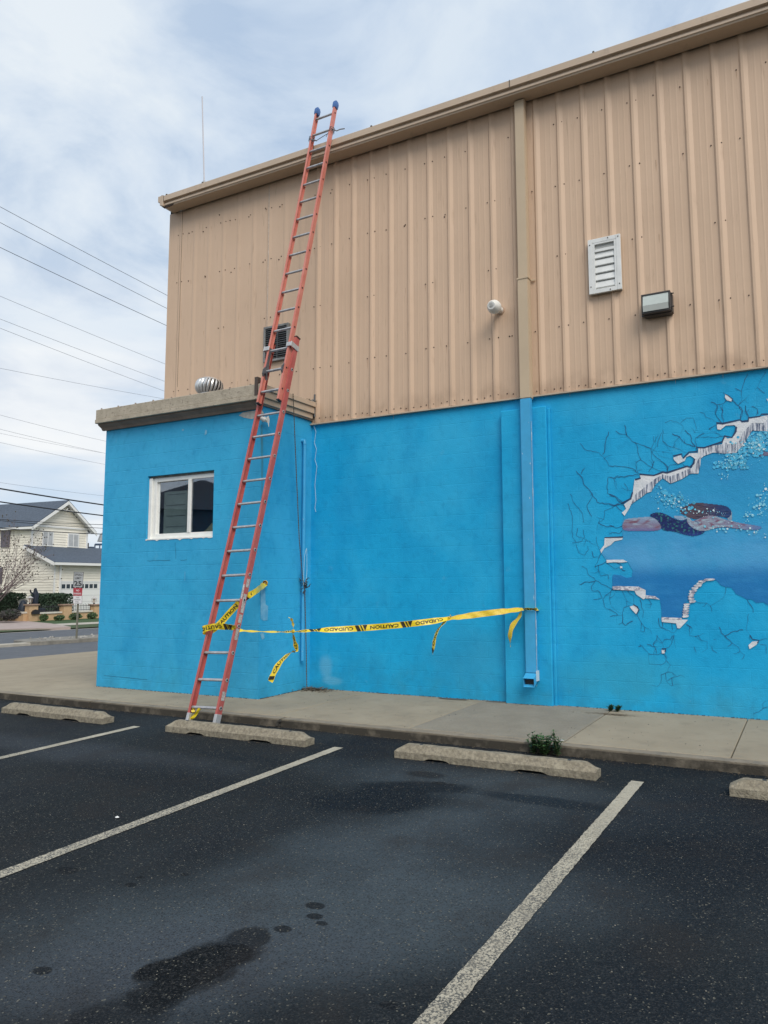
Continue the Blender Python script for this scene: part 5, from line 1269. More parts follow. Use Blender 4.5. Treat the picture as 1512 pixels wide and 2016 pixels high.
c = lpt(sT-.1, .04, NF+.03); mb.tube([c, c+V((.08, -.01, -.03)), c+V((.13, -.01, -.06))], .008, 6)
mb.build('tie_wire', mat('grey_tie_rope', (.16, .16, .17), .8), lad)
mb = MB(); mb.tube([lpt(.2+.3048*14, .90, NF-.05), WX(551, 765, AX1+.2)], .006, 6); mb.build('pull_cord', ROPE, lad)

# ================================================================== CAUTION TAPE
TW = .072
tape = empty('caution_tape', lpt(1.1, .5, .06), 'yellow and black CAUTION CUIDADO tape strung from ladder to downspout', 'caution tape')
def frames_of(pts, ang, n, ref=None):
    """resample polyline -> (centre, tangent, width dir); ang per control point = tilt of the width vector from vertical"""
    k = len(pts)-1; out = []
    for i in range(n+1):
        u = i/n*k; j = min(int(u), k-1); f_ = u-j
        p = []
        P0_, P1_, P2_, P3_ = pts[max(j-1, 0)], pts[j], pts[j+1], pts[min(j+2, k)]
        c = .5*((2*P1_)+(P2_-P0_)*f_+(2*P0_-5*P1_+4*P2_-P3_)*f_*f_+(3*P1_-P0_-3*P2_+P3_)*f_**3)
        out.append([c, ang[j]*(1-f_)+ang[j+1]*f_])
    fr = []
    for i, (c, a) in enumerate(out):
        d = (out[min(i+1, n)][0]-out[max(i-1, 0)][0]).normalized()
        rf_ = ref or Z; up = rf_-d*rf_.dot(d)
        if up.length < .25: up = (X-d*X.dot(d))
        up.normalize(); nn = d.cross(up)
        if nn.y > 0: nn = -nn
        wv = up*math.cos(a)+nn*math.sin(a); fr.append((c, d, wv))
    return fr
def ribbon(pts, ang, nm='tape_strip', w_=TW, n=60, texts=(), flip=False, printed=True, ref=None):
    fr = frames_of(pts, ang, n, ref); mb = MB()
    vs = []; 
    for i, (c, d, wv) in enumerate(fr):
        nn = d.cross(wv)
        for q in (-.5, -.17, .17, .5): vs.append(c+wv*w_*q+nn*(.004*math.sin(i*.7+q*3)))
    mb.add(vs, [(i*4+j, i*4+j+1, i*4+j+5, i*4+j+4) for i in range(n) for j in range(3)])
    o = mb.build(nm, YEL if printed else YELB, tape, smooth=False, fix=False)
    if printed:
        L_ = [0]
        for i in range(n): L_.append(L_[-1]+(fr[i+1][0]-fr[i][0]).length)
        tot = L_[-1]
        def mp_(u, v, lift):
            u = max(0, min(tot*.9999, u))
            j = 0
            lo, hi = 0, n
            while hi-lo > 1:
                m2 = (lo+hi)//2
                if L_[m2] <= u: lo = m2
                else: hi = m2
            f_ = (u-L_[lo])/max(1e-9, L_[lo+1]-L_[lo]); c = fr[lo][0].lerp(fr[lo+1][0], f_); wv = fr[lo][2].lerp(fr[lo+1][2], f_).normalized(); d = fr[lo][1]
            nn = d.cross(wv); s_ = 1 if nn.dot(CAMN(c)) > 0 else -1
            return c+wv*v+nn*(lift*s_+.004*math.sin((lo+f_)*.7+v/w_*3))
        ink = MB(); u = texts[0] if texts else .02; words = ['CAUTION', 'CUIDADO']; wi = texts[1] if texts else 0
        sg = -1 if flip else 1
        while u < tot-.02:
            wl = .335; h_ = .040
            vs_, fs_, tw_, th_ = text2d(words[wi % 2], 1, .02)
            if u+wl > tot and tot-u < .2: break
            ink.add([mp_(u+wl/2+sg*x*wl/tw_, sg*y*h_/th_, .0045) for x, y in vs_ if True], [f2 for f2 in fs_ if True])
            u += wl+.02
            for k in range(3):      # slanted bars between the words
                bw = .042 if k != 1 else .016
                q = [(u, -.034), (u+bw, -.034), (u+bw+.028, .034), (u+.028, .034)] if k != 2 else [(u, -.034), (u+.055, -.034), (u+.028, .034)]
                if u+bw+.03 > tot: break
                m0 = [mp_(a, sg*b, .0045) for a, b in q]; ink.add(m0, [tuple(range(len(m0)))]); u += bw+.016
            u += .03; wi += 1
        if ink.f: ink.build('tape_print', INK, o, fix=False, kind='stuff')
    return o
def CAMN(c): return V((-.35, -1, .05))
H90 = math.pi/2
# plane between ladder and downspout
TA = lpt(.2+.3048*3-.02, 1.10, .03); TB = V((dsx-.05, yd0-.02, 0)); TB.z = WY(1030, 1199, yd0-.02).z
dr = (TB-TA); dr.z = 0; dr.normalize()
def tpx(x, y): return onpl(x, y, TA, dr)
main = [(472, 1241), (500, 1243), (545, 1244), (577, 1243.5), (620, 1241), (680, 1238.5), (740, 1234.5), (800, 1229), (850, 1223), (884, 1217.5)]
ribbon([tpx(*p) for p in main], [-1.2, -1.42, -1.42, -1.42, -1.2, -.2, .05, .1, -.3, -1.15], n=90, texts=(.42, 0), flip=True)
ribbon([tpx(*p) for p in ((884, 1217.5), (905, 1215), (935, 1210.5), (970, 1206), (1000, 1202.5), (1030, 1199))], [-1.15, -.8, -.15, -.1, -.7, -1.1], n=50, printed=False)
ribbon([V((dsx-.07, yd0-.012, TB.z)), V((dsx, yd0-.013, TB.z-.0)), V((dsx+.078, yd0-.008, TB.z-.002)), V((dsx+.082, -.09, TB.z))], [1.1, 1.0, .8, .8], n=16, w_=.05, texts=(.0, 1))
# knots
def knot(px, py, r_=.016):
    c = tpx(px, py); mb = MB()
    for k in range(3): mb.tube([c+V((math.cos(t)*r_*.8, math.sin(t*1.3+k)*r_*.6, math.sin(t)*r_)) for t in [i*.6+k for i in range(11)]], .006, 5)
    mb.build('tape_knot', YEL, tape)
knot(577, 1243); knot(884, 1217)
def tail(P, ang, **k): return ribbon([tpx(*p) for p in P], ang, n=26, ref=X, **k)
tail([(577, 1243), (577, 1230), (574, 1220), (568, 1215)], [1.1, .55, .35, .8], w_=.06, texts=(.05, 0))
tail([(577, 1245), (579, 1258), (582, 1270), (584, 1280), (578, 1283)], [1.0, .45, .1, .25, .9], w_=.07, texts=(.01, 0))
tail([(578, 1282), (562, 1293), (546, 1312), (537, 1330), (532, 1342)], [.9, .3, .0, .0, .05], w_=.078, texts=(.0, 0), flip=True)
tail([(884, 1217), (888, 1213), (886, 1211)], [1.1, .9, .8], w_=.04, printed=False)
tail([(884, 1217), (872, 1228), (861, 1243), (855, 1262), (852, 1288)], [.8, .5, .75, .35, 1.1], w_=.06, texts=(.05, 1))
ribbon([tpx(1027, 1201), tpx(1022, 1215), tpx(1009, 1232), tpx(1004, 1252), tpx(1005, 1274)], [1.2, .5, .2, .55, 1.35], n=30, printed=False, ref=X)
# wrap round the ladder and up to the hook on the annex corner
Lw = lpt(.2+.3048*3-.02, -.075, .0); Lf = lpt(.2+.3048*3-.02, -.075, .045)
k3 = .2+.3048*3
ribbon([lpt(k3-.05, -.10, -.05), lpt(k3-.07, -.12, .02), lpt(k3-.05, -.02, .075), lpt(k3-.02, .3, .05), lpt(k3-.02, .7, .045), lpt(k3-.03, 1.0, .05), TA], [.25, .1, .1, .15, .2, .5, 1.1], n=60, texts=(.06, 0), flip=True)
hook = WX(522, 1149, AX1+.03)
ribbon([lpt(k3-.06, -.10, -.05), lpt(k3+.02, .15, -.075), lpt(k3+.30, .75, -.10), lpt(k3+.45, 1.05, -.2), hook.lerp(lpt(k3+.45, 1.05, -.2), .45), hook], [.15, .2, .2, .15, .2, 1.1], n=60, texts=(.12, 0))
hk = MB(); hk.tube([hook+V((-.06, 0, .03)), hook+V((.01, 0, .02)), hook+V((.03, -.0, -.005)), hook+V((.02, 0, -.03))], .012, 8); 
o = hk.build('wall_hook', mat('rusty_hook', (.14, .11, .09), .8), anx)
mb = MB(); 
for k in range(4): mb.tube([hook+V((.02+math.cos(t)*.03, -.02, math.sin(t)*.022+k*.004)) for t in [i*.7 for i in range(9)]], .010, 5)
mb.build('tape_knot', mat('orange_aged_tape', (.62, .36, .04), .6), tape)
ribbon([lpt(.19, .04, -.03), lpt(.13, .045, -.03), lpt(.06, .03, -.02)], [1.2, .9, 1.2], n=14, w_=.04)
ribbon([lpt(.07, .05, -.03), lpt(.12, .17, -.03), lpt(.19, .30, -.02)], [.5, .6, 1.0], n=14, w_=.035)

# ================================================================== SMALL GROUND THINGS
def weed(px, py, z, n, h, spread, label, name='weed', leaf=(.03, .075, .022)):
    c = WZ(px, py, z) if z > 0 else V((WY(px, py, KY-.05).x, KY-.05, 0)); r = empty(name, c, label, 'weed')
    LM = mat('weed_leaf_'+str(n), leaf, .6, col2=tuple(v*1.7 for v in leaf), vs=40); SM = mat('weed_stem', (.06, .07, .03), .8)
    st = MB(); lf = MB()
    for k in range(n):
        a = random.uniform(0, 6.28); q = [c+V((random.uniform(-.3, .3)*spread*.4, random.uniform(-.1, .1)*spread, 0))]; hh = h*random.uniform(.55, 1)
        lean = V((math.cos(a), math.sin(a)*.6, 0))*spread*random.uniform(.2, .9); m_ = 7
        for i in range(1, m_+1): q.append(q[0]+lean*(i/m_)**1.4+Z*hh*i/m_)
        st.tube(q, .0022, 4)
        for i in range(1, m_+1):
            for s in range(4):
                b = random.uniform(0, 6.28); L_ = random.uniform(.02, .042); d_ = V((math.cos(b), math.sin(b), random.uniform(.1, .9))).normalized()*L_; w2 = d_.cross(Z).normalized()*L_*.28
                p = q[i]; lf.add([p, p+d_*.5+w2, p+d_-Z*.004, p+d_*.5-w2], [(0, 1, 2, 3)])
    st.build('stem', SM, r, kind='stuff'); lf.build('leaves', LM, r, fix=False, kind='stuff')
weed(1072, 1469, .0, 30, .17, .17, 'leafy green weed growing from the kerb foot behind the third wheel stop')
weed(1050, 1468, .0, 9, .18, .08, 'small upright green sprig left of the kerb weed')
weed(1097, 1469, .0, 8, .22, .07, 'thin pale green sprig just right of the kerb weed')
weed(1202, 1400, KZ, 7, .07, .05, 'tiny dark green weed where the mural wall meets the sidewalk')
weed(1216, 1401, KZ, 6, .07, .05, 'second tiny dark weed right of the first at the mural wall foot')
mb = MB(); c0 = WZ(1205, 1407, KZ)
for k in range(500):
    c = c0+V((random.gauss(0, .15), random.gauss(0, .025), abs(random.gauss(0, .008)))); c.y = min(c.y, -.01)
    b_ = random.uniform(0, 6.28); dd = V((math.cos(b_), math.sin(b_)*.6, random.uniform(-.1, .3)))*random.uniform(.015, .05); nn = V((-dd.y, dd.x, 0)).normalized()*.0018
    mb.add([c-dd, c+nn, c+dd, c-nn], [(0, 1, 2, 3)])
o = mb.build('dry_grass', mat('dead_grass', (.17, .13, .085), .95, col2=(.26, .2, .13), vs=50), fix=False); setp(o, 'patch of dead brown grass at the foot of the mural wall', 'dry grass', kind='stuff')
# tiny weed at annex corner, seeds of dirt along the wall foot
mb = MB()
for k in range(900):
    t = random.random()
    if t < .6: c = V((random.uniform(-6.3, 3), -.008-abs(random.gauss(0, .012))-(.085 if -3.5 < 0 else 0)*0, KZ+.002))
    elif t < .8: c = V((random.uniform(AX0, AX1), AY-.006-abs(random.gauss(0, .012)), KZ+.002))
    else: c = V((AX1+.006+abs(random.gauss(0, .01)), random.uniform(AY, 0), KZ+.002))
    if pa-.02 < c.x < pb+.05 and c.y > -.09: c.y -= .087
    s = random.uniform(.004, .014); a_ = random.uniform(0, 3)
    mb.add([c+V((math.cos(a_+i*1.57)*s, math.sin(a_+i*1.57)*s*.5, 0)) for i in range(4)]+[c+Z*s*.6], [(0, 1, 4), (1, 2, 4), (2, 3, 4), (3, 0, 4)])
o = mb.build('wall_foot_dirt', mat('dark_dirt_crumbs', (.045, .04, .032), .95), fix=False); setp(o, 'dark crumbs of dirt along the foot of the blue walls', 'dirt', kind='stuff')
def litter(px, py, s, label, z=0.0, mt=None, nm='paper_scrap'):
    c = WZ(px, py, z)+Z*.006; mb = MB(); n = 7
    ring = [c+V((math.cos(i*.9)*s*random.uniform(.6, 1.2), math.sin(i*.9)*s*random.uniform(.5, 1), random.uniform(0, s*.3))) for i in range(n)]
    mb.add(ring+[c+Z*s*.6], [(i, (i+1) % n, n) for i in range(n)]); o = mb.build(nm, mt or mat('white_paper', (.7, .7, .68), .8), fix=False); setp(o, label, 'litter')
litter(231, 1611, .017, 'crumpled white paper scrap on the asphalt left of the long parking line')
litter(1106, 1459, .018, 'small white scrap lying on the kerb right of the weed', KZ)
# debris washed against the kerb foot and round the wheel stops
mb = MB()
for k in range(1500):
    if k < 900: c = V((random.uniform(-10, 1.2), KY-abs(random.gauss(0, .035))-.004, .006))
    else:
        i = random.choice((-2, -1, 0, 1)); c = V((x0s+2.8094*i+random.uniform(-.98, .98), SY+random.choice((-1, 1))*(.09+abs(random.gauss(0, .03))), .006))
    a_ = random.uniform(0, 6.28); l = random.uniform(.004, .016); dd = V((math.cos(a_), math.sin(a_), random.uniform(0, .2)))*l; nn = V((-dd.y, dd.x, 0))*.45
    mb.add([c-dd, c+nn, c+dd, c-nn], [(0, 1, 2, 3)])
o = mb.build('kerb_debris', mat('kerb_debris_mix', (.03, .025, .018), .95, col2=(.17, .13, .085), vs=9), fix=False); setp(o, 'small dry leaves and grit lying along the kerb foot and wheel stops', 'debris', kind='stuff')
# pale stones loose on the asphalt
mb = MB()
for k in range(900):
    y = -2.7-random.random()**1.3*4.5; c = V((random.uniform(-7, 1.5), y, .0015)); s = random.uniform(.0015, .005); a_ = random.uniform(0, 3)
    mb.add([c+V((math.cos(a_+i*1.57)*s, math.sin(a_+i*1.57)*s*.7, 0)) for i in range(4)]+[c+Z*s*.5], [(0, 1, 4), (1, 2, 4), (2, 3, 4), (3, 0, 4)])
o = mb.build('loose_stones', mat('pale_stone_chips', (.14, .13, .11), .9, col2=(.34, .31, .25), vs=2), fix=False); setp(o, 'tiny pale stone chips scattered over the dark asphalt', 'gravel', kind='stuff')
# sidewalk grit and lot grit
mb = MB()
for k in range(420):
    x = random.uniform(-9, 1); y = random.uniform(KY+.05, -.05); 
    if x < AX1+.1: y = random.uniform(KY+.05, AY-.02)
    c = V((x, y, KZ+.003)); s = random.uniform(.002, .007); mb.add([c+V((s, 0, 0)), c+V((0, s, 0)), c+V((-s, 0, 0)), c+V((0, -s, 0)), c+V((0, 0, s))], [(0, 1, 4), (1, 2, 4), (2, 3, 4), (3, 0, 4)])
o = mb.build('sidewalk_grit', mat('dark_grit', (.06, .05, .04), .95, col2=(.3, .28, .24), vs=3), fix=False); setp(o, 'scattered dark grit on the sidewalk', 'grit', kind='stuff')
# dark damp mats on the sidewalk at the wall (oval patches)
for px, py, rx, label in ((892, 1376, .21, 'larger dark damp oval at the wall foot left of the pilaster'), (975, 1381.5, .14, 'smaller dark damp oval touching the pilaster foot'), (755, 1364, .12, 'dark oval damp patch at the foot of the blue wall')):
    c = WZ(px, py, KZ+.003); n = 20; mb = MB()
    mb.add([V((c.x+math.cos(2*math.pi*i/n)*rx*random.uniform(.93, 1.05), min(-.003, c.y-.0+math.sin(2*math.pi*i/n)*.055), KZ+.0035)) for i in range(n)], [tuple(range(n))])
    o = mb.build('damp_patch', mat('damp_concrete', (.105, .093, .075), .8, var=.1, vs=9), fix=False); o['kind'] = 'structure'

# ================================================================== FAR SIDE OF THE ROAD
KCL = mat('pale_island_concrete', (.40, .37, .31), .85, var=.12, vs=3)
def along(P, s): return P+RD*s
def vec(p, z): return V((p.x, p.y, z))
# traffic island with kerb
ia = G(61, 1272); ib = G(190, 1269); it = G(61, 1265, .12); n_ = V((-RD.y, RD.x, 0))
mb = MB(); wI = 1.7; hI = .15; I0 = vec(ia, -.56); 
Ls = [(-.4, .25), (0, .0), (2, 0), (30, 0), (80, 0)]
P = [I0+RD*0+n_*.25, I0+RD*.35, I0+RD*60, I0+RD*60+n_*wI, I0+RD*.35+n_*wI, I0+n_*(wI-.25)]
pr2 = [(p.x, p.y) for p in P]
isl = MB().prism(pr2, (0, 0, -.6), X, Y, Z*(hI+.04)).build('traffic_island', mat('grey_kerb_concrete', (.21, .195, .165), .88, var=.2, vs=4), kind='structure', bevel=.02)
MB().prism([(p.x, p.y) for p in [I0+RD*.1+n_*.2, I0+RD*(-9)+n_*.2, I0+RD*(-9.1)+n_*.55, I0+RD*.1+n_*.55]], (0, 0, -.6), X, Y, Z*.15).build('low_concrete_kerb', KCL, kind='structure', bevel=.02)
mb = MB()
for k in range(260):
    c = I0+RD*random.uniform(.5, 14)+n_*random.uniform(.1, wI-.1); c.z = -.6+hI+.04+.01; s = random.uniform(.02, .07)
    mb.add([c+V((s, 0, 0)), c+V((0, s, 0)), c+V((-s, 0, 0)), c+V((0, -s, 0)), c+V((0, 0, s*.8))], [(0, 1, 4), (1, 2, 4), (2, 3, 4), (3, 0, 4)])
o = mb.build('island_gravel', mat('pale_rubble', (.42, .40, .36), .9, col2=(.12, .11, .1), vs=2), fix=False); setp(o, 'pale rubble scattered on top of the traffic island', 'gravel', kind='stuff')
# driveway, far sidewalk, lawns
fA = vec(eF, -.56)
strip(eF, eF+n_*.25, .0, .0, 'far_gutter', KCL, n=1, lo=-60, hi=140)
strip(eF+n_*.25, eF+n_*2.2, .05, .09, 'far_verge', mat('verge_grass', (.035, .062, .02), .95, col2=(.06, .085, .03), vs=8, bump=.5, bs=60), n=2, lo=-60, hi=140)
strip(eF+n_*2.2, eF+n_*4.0, .10, .11, 'far_sidewalk', KCL, n=2, lo=-60, hi=140)
strip(eF+n_*4.0, eF+n_*30.0, .10, .12, 'front_lawn', mat('lawn_grass', (.03, .065, .018), .95, col2=(.05, .09, .03), vs=5, bump=.5, bs=60), n=3, lo=-60, hi=140)
PINK = mat('pinkish_driveway_concrete', (.36, .29, .26), .85, var=.1, vs=2)
dp = [G(-160, 1250), G(0, 1244), G(100, 1241), G(139, 1239), G(100, 1232), G(70, 1229), G(50, 1226.5), G(0, 1224), G(-160, 1222)]
MB().prism([(p.x, p.y) for p in dp], (0, 0, -.56), X, Y, Z*.125).build('driveway', PINK, kind='structure')

# garden wall: pillars, low walls, coping, iron fence
STU = mat('buff_stucco', (.50, .33, .18), .85, col2=(.56, .38, .22), vs=6, bump=.3, bs=30)
CAPM = mat('brown_stone_cap', (.30, .20, .145), .8, var=.15, vs=8)
COP = mat('pale_coping', (.62, .58, .50), .8, var=.08, vs=4)
IRON = mat('black_iron', (.025, .025, .028), .5)
gw = empty('garden_wall', vec(G(61, 1227), -.56), 'buff stucco garden wall with square pillars across the road', 'wall')
PB = vec(G(61, 1227), -.5)
hx = V((.10, .995, 0)).normalized(); hn = V((-hx.y, hx.x, 0))
def pl(px, py=1200): return onpl(px, py, PB, hx)
def pillar(px0, px1, ytop, base=PB, dirv=hx, wd=.62):
    a = onpl(px0, ytop, base, dirv); b = onpl(px1, ytop, base, dirv); w_ = (b-a).dot(dirv); c = vec(a.lerp(b, .5), 0)+V((-dirv.y, dirv.x, 0))*(.0)
    z1 = (a.z+b.z)/2; fx = dirv; fn = V((-dirv.y, dirv.x, 0))
    M_ = Matrix.Translation(c) @ Matrix((fx, fn, Z)).transposed().to_4x4()
    h = max(.25, w_/2)
    p = MB().box((-h, 0, -.6), (h, h*1.9, z1-.06), M_).build('pillar', STU, gw)
    MB().box((-h-.07, -.07, z1-.0599), (h+.07, h*1.9+.07, z1+.02), M_).build('pillar_cap', CAPM, p, bevel=.01)
    return c, z1, M_
c2, z2_, _ = pillar(60, 74, 1190); c3, z3_, _ = pillar(128, 140, 1190); c4, z4_, _ = pillar(188, 199, 1190)
# wall sections between pillars
def lowwall(a, b, zc):
    d = (b-a); L_ = d.length; d.normalize(); fn = V((-d.y, d.x, 0)); M_ = Matrix.Translation(vec(a, 0)) @ Matrix((d, fn, Z)).transposed().to_4x4()
    MB().box((.25, .2, -.6), (L_-.25, .45, zc-.09), M_).build('low_wall', STU, gw)
    MB().box((.22, .14, zc-.0899), (L_-.22, .51, zc), M_).build('coping', COP, gw)
zc_ = pl(100, 1205).z
lowwall(c2, c3, zc_); lowwall(c3, c4, zc_); c5 = c4+(c4-c3); lowwall(c4, c5, zc_)
# return wall leading left-back to the first pillar
b1 = vec(onpl(10, 1200, PB+n_*3.0+V((0, 0, 0)), V((-.75, .66, 0)).normalized()), 0)
dB = V((-.98, .12, 0)).normalized(); q1_ = onpl(14, 1203, PB, dB); lowwall(c2, vec(q1_, 0), onpl(30, 1203.5, PB, dB).z)
aP = onpl(6, 1190, PB+n_*0, dB); bP = onpl(19, 1190, PB, dB); cc = vec(aP.lerp(bP, .5), 0); hh = max(.3, abs((bP-aP).dot(dB))/2)
p = MB().box((cc.x-hh, cc.y-hh, -.6), (cc.x+hh, cc.y+hh, aP.z-.06)).build('pillar', STU, gw); MB().box((cc.x-hh-.08, cc.y-hh-.08, aP.z-.0599), (cc.x+hh+.08, cc.y+hh+.08, aP.z+.02)).build('pillar_cap', CAPM, p)
c1 = cc
lowwall(cc, cc+dB*5, onpl(-5, 1204, PB, dB).z)
fen = empty('iron_fence', vec(c2, 0), 'black iron picket fence on top of the buff garden wall', 'fence')
def fence(a, b, z0, z1, nm='fence_panel'):
    d = b-a; L_ = d.length; d.normalize(); mb = MB(); n = int(L_/.14); fn = V((-d.y, d.x, 0))*.32
    for k in range(n):
        p = a+d*(.3+(L_-.6)*(k+.5)/n)+fn; t = z1+(.04 if k % 2 else 0); mb.tube([vec(p, z0), vec(p, t)], .012, 4)
    for z in (z0+.06, z1-.10): mb.tube([vec(a+d*.28+fn, z), vec(b-d*.28+fn, z)], .016, 4)
    mb.build(nm, IRON, fen, kind='stuff')
zf0, zf1 = zc_, pl(100, 1191.5).z
fence(c2, c3, zf0, zf1); fence(c3, c4, zf0, zf1); fence(c4, c5, zf0, zf1)
def lantern(c, z, px, label):
    r = empty('lantern', vec(c, z), label, 'lantern', 'lanterns on the garden wall pillars'); C_ = vec(c, 0)+hn*.45
    MB().tube([vec(C_, z+.02), vec(C_, z+.10)], .05, 8).build('lantern_post', IRON, r)
    b = MB(); 
    for i in range(4):
        a = math.pi/4+i*math.pi/2; b.tube([vec(C_+V((math.cos(a), math.sin(a), 0))*.10, z+.10), vec(C_+V((math.cos(a), math.sin(a), 0))*.15, z+.36)], .012, 4)
    b.build('lantern_cage', CAPM, r)
    MB().tube([vec(C_, z+.11), vec(C_, z+.35)], [.08, .12], 4).build('lantern_glass', mat('pale_lantern_glass', (.55, .52, .46), .3), r)
    MB().tube([vec(C_, z+.36), vec(C_, z+.46), vec(C_, z+.50)], [.19, .06, .02], 8).build('lantern_roof', mat('pale_grey_roof', (.42, .40, .38), .6), r)
lantern(c2, z2_, 66, 'brown lantern with pale roof on the pillar beside the dark statue'); lantern(c4, z4_, 190, 'small lantern on the pillar nearest the blue annex corner')
# mail box hood on pillar
p = pl(69, 1205)-hn*.0; mb = MB(); o_ = vec(p, 0)+V((.06, 0, 0))
mb.prism([(-.22, 0), (.22, 0), (.22, .12), (.15, .22), (0, .27), (-.15, .22), (-.22, .12)], vec(p-hn*.12, p.z-.12), hx, Z, hn*.12); r = mb.build('mailbox', BLKP); setp(r, 'dark arched mailbox mounted on the buff pillar', 'mailbox')

# foliage helper
def foliage(name, c, rx, ry, rz, n, leaf, cols, label, cat, group=None, boxy=False, kind_leaf='leaves'):
    r = empty(name, V((c.x, c.y, c.z-rz)), label, cat, group)
    LM = mat('leaf_'+name+str(cols[0][0]), cols[0], .7, col2=cols[1], vs=3.5)
    mb = MB()
    for k in range(n):
        if boxy:
            p = V((random.uniform(-1, 1), random.uniform(-1, 1), random.uniform(-1, 1))); ax = random.choice([0, 1, 2]); p[ax] = math.copysign(random.uniform(.8, 1.06), p[ax])
            p = V((p.x*rx, p.y*ry, p.z*rz)); p.z += .08*noise.noise(p*2)
        else:
            p = V((random.gauss(0, 1), random.gauss(0, 1), random.gauss(0, 1))).normalized()*random.uniform(.55, 1.05)
            p = V((p.x*rx, p.y*ry, p.z*rz)); p *= 1+.25*noise.noise((c+p)*1.7)
        d = V((random.gauss(0, 1), random.gauss(0, 1), random.gauss(0, 1))).normalized(); e_ = d.orthogonal().normalized(); s = leaf*random.uniform(.6, 1.3)
        q = c+p; mb.add([q-d*s, q+e_*s*.5, q+d*s, q-e_*s*.5], [(0, 1, 2, 3)])
    # dark twiggy core
    mb.build(kind_leaf, LM, r, fix=False, kind='stuff')
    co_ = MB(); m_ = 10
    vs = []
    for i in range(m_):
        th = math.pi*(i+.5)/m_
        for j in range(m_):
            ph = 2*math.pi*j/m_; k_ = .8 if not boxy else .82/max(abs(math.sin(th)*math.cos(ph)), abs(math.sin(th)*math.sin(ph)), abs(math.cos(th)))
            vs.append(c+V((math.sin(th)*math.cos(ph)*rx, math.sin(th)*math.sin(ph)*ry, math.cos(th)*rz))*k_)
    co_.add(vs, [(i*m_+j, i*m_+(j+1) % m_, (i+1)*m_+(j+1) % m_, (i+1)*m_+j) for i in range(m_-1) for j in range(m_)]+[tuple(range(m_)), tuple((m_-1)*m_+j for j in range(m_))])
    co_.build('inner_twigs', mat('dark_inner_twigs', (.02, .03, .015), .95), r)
    return r
GRN = ((.018, .042, .020), (.035, .07, .032)); GRN2 = ((.05, .10, .03), (.09, .14, .05))
hb = PB+hn*2.0
def hp(px, py, off=2.0): return onpl(px, py, PB+hn*off, hx)
a = hp(72, 1171); b = hp(132, 1171); cH = vec(a.lerp(b, .5), 0); zt_ = a.z; L_ = (b-a).length/2
cH.z = (zt_-.5)/2
foliage('hedge', V((cH.x, cH.y, (zt_-.5)/2)), .7, L_, (zt_+.5)/2, 5200, .07, GRN, 'dark clipped hedge behind the garden wall right of the statue', 'hedge', boxy=True)
a = hp(-30, 1170, 2.6); b = hp(38, 1171, 2.6)
cH = vec(a.lerp(b, .5), 0); foliage('hedge', V((cH.x, cH.y, (a.z-.5)/2)), .7, (b-a).length/2, (a.z+.5)/2, 4200, .07, GRN, 'dark hedge behind the garden wall at the left edge of the photo', 'hedge', boxy=True)
# grey gate between hedges
gt = empty('garden_gate', vec(hp(45, 1195, 1.6), 0), 'weathered grey picket gate between the two dark hedges', 'gate'); a = hp(38, 1180, 1.6); b = hp(54, 1180, 1.6); zb2 = -.5
n = 8
for k in range(n):
    p = vec(a.lerp(b, (k+.5)/n), 0); w_ = (b-a).length/n*.38
    MB().box((p.x-.02, p.y-w_, zb2), (p.x+.02, p.y+w_, a.z-.02+.04*math.sin(k/7*3.14))).build('picket', mat('grey_wood', (.20, .20, .19), .85, var=.2, vs=6), gt)
mb = MB()
for z in (zb2+.2, a.z-.25): mb.tube([vec(a, z), vec(b, z)], .03, 4)
mb.build('gate_rail', MATS['grey_wood'], gt)
# round dark shrub and leafy shrubs in front of the wall
def fp(px, py, off=-1.0): return onpl(px, py, PB+hn*off, hx)
c = fp(19, 1209, -.6); foliage('round_shrub', V((c.x, c.y, c.z)), .62, .45, .28, 1400, .05, ((.03, .03, .028), (.055, .05, .045)), 'clipped round dark shrub in front of the left garden wall', 'shrub')
for px, py, rr, h, lab in ((86, 1219, .22, .20, 'small green shrub just right of the main buff pillar'), (117, 1217, .36, .17, 'low spreading green shrub left of the second pillar'), (148, 1214, .40, .20, 'leafy green shrub right of the second pillar'), (181, 1214, .34, .20, 'leafy green shrub by the fourth pillar')):
    c = fp(px, py, -.7); foliage('shrub', V((c.x, c.y, -.46+h)), .25, rr, h, 420, .05, GRN2, lab, 'shrub', 'green shrubs along the garden wall')
c = fp(28, 1204, 1.0); foliage('pale_shrub', V((c.x, c.y, c.z-.1)), .4, .45, .25, 600, .06, ((.16, .16, .09), (.24, .23, .13)), 'pale yellowish shrub behind the low garden wall', 'shrub')
c = fp(3, 1211, .3); foliage('pale_shrub', V((c.x, c.y, c.z-.05)), .4, .4, .2, 500, .06, ((.16, .16, .09), (.24, .23, .13)), 'pale yellowish shrub at the left edge in front of the wall', 'shrub')

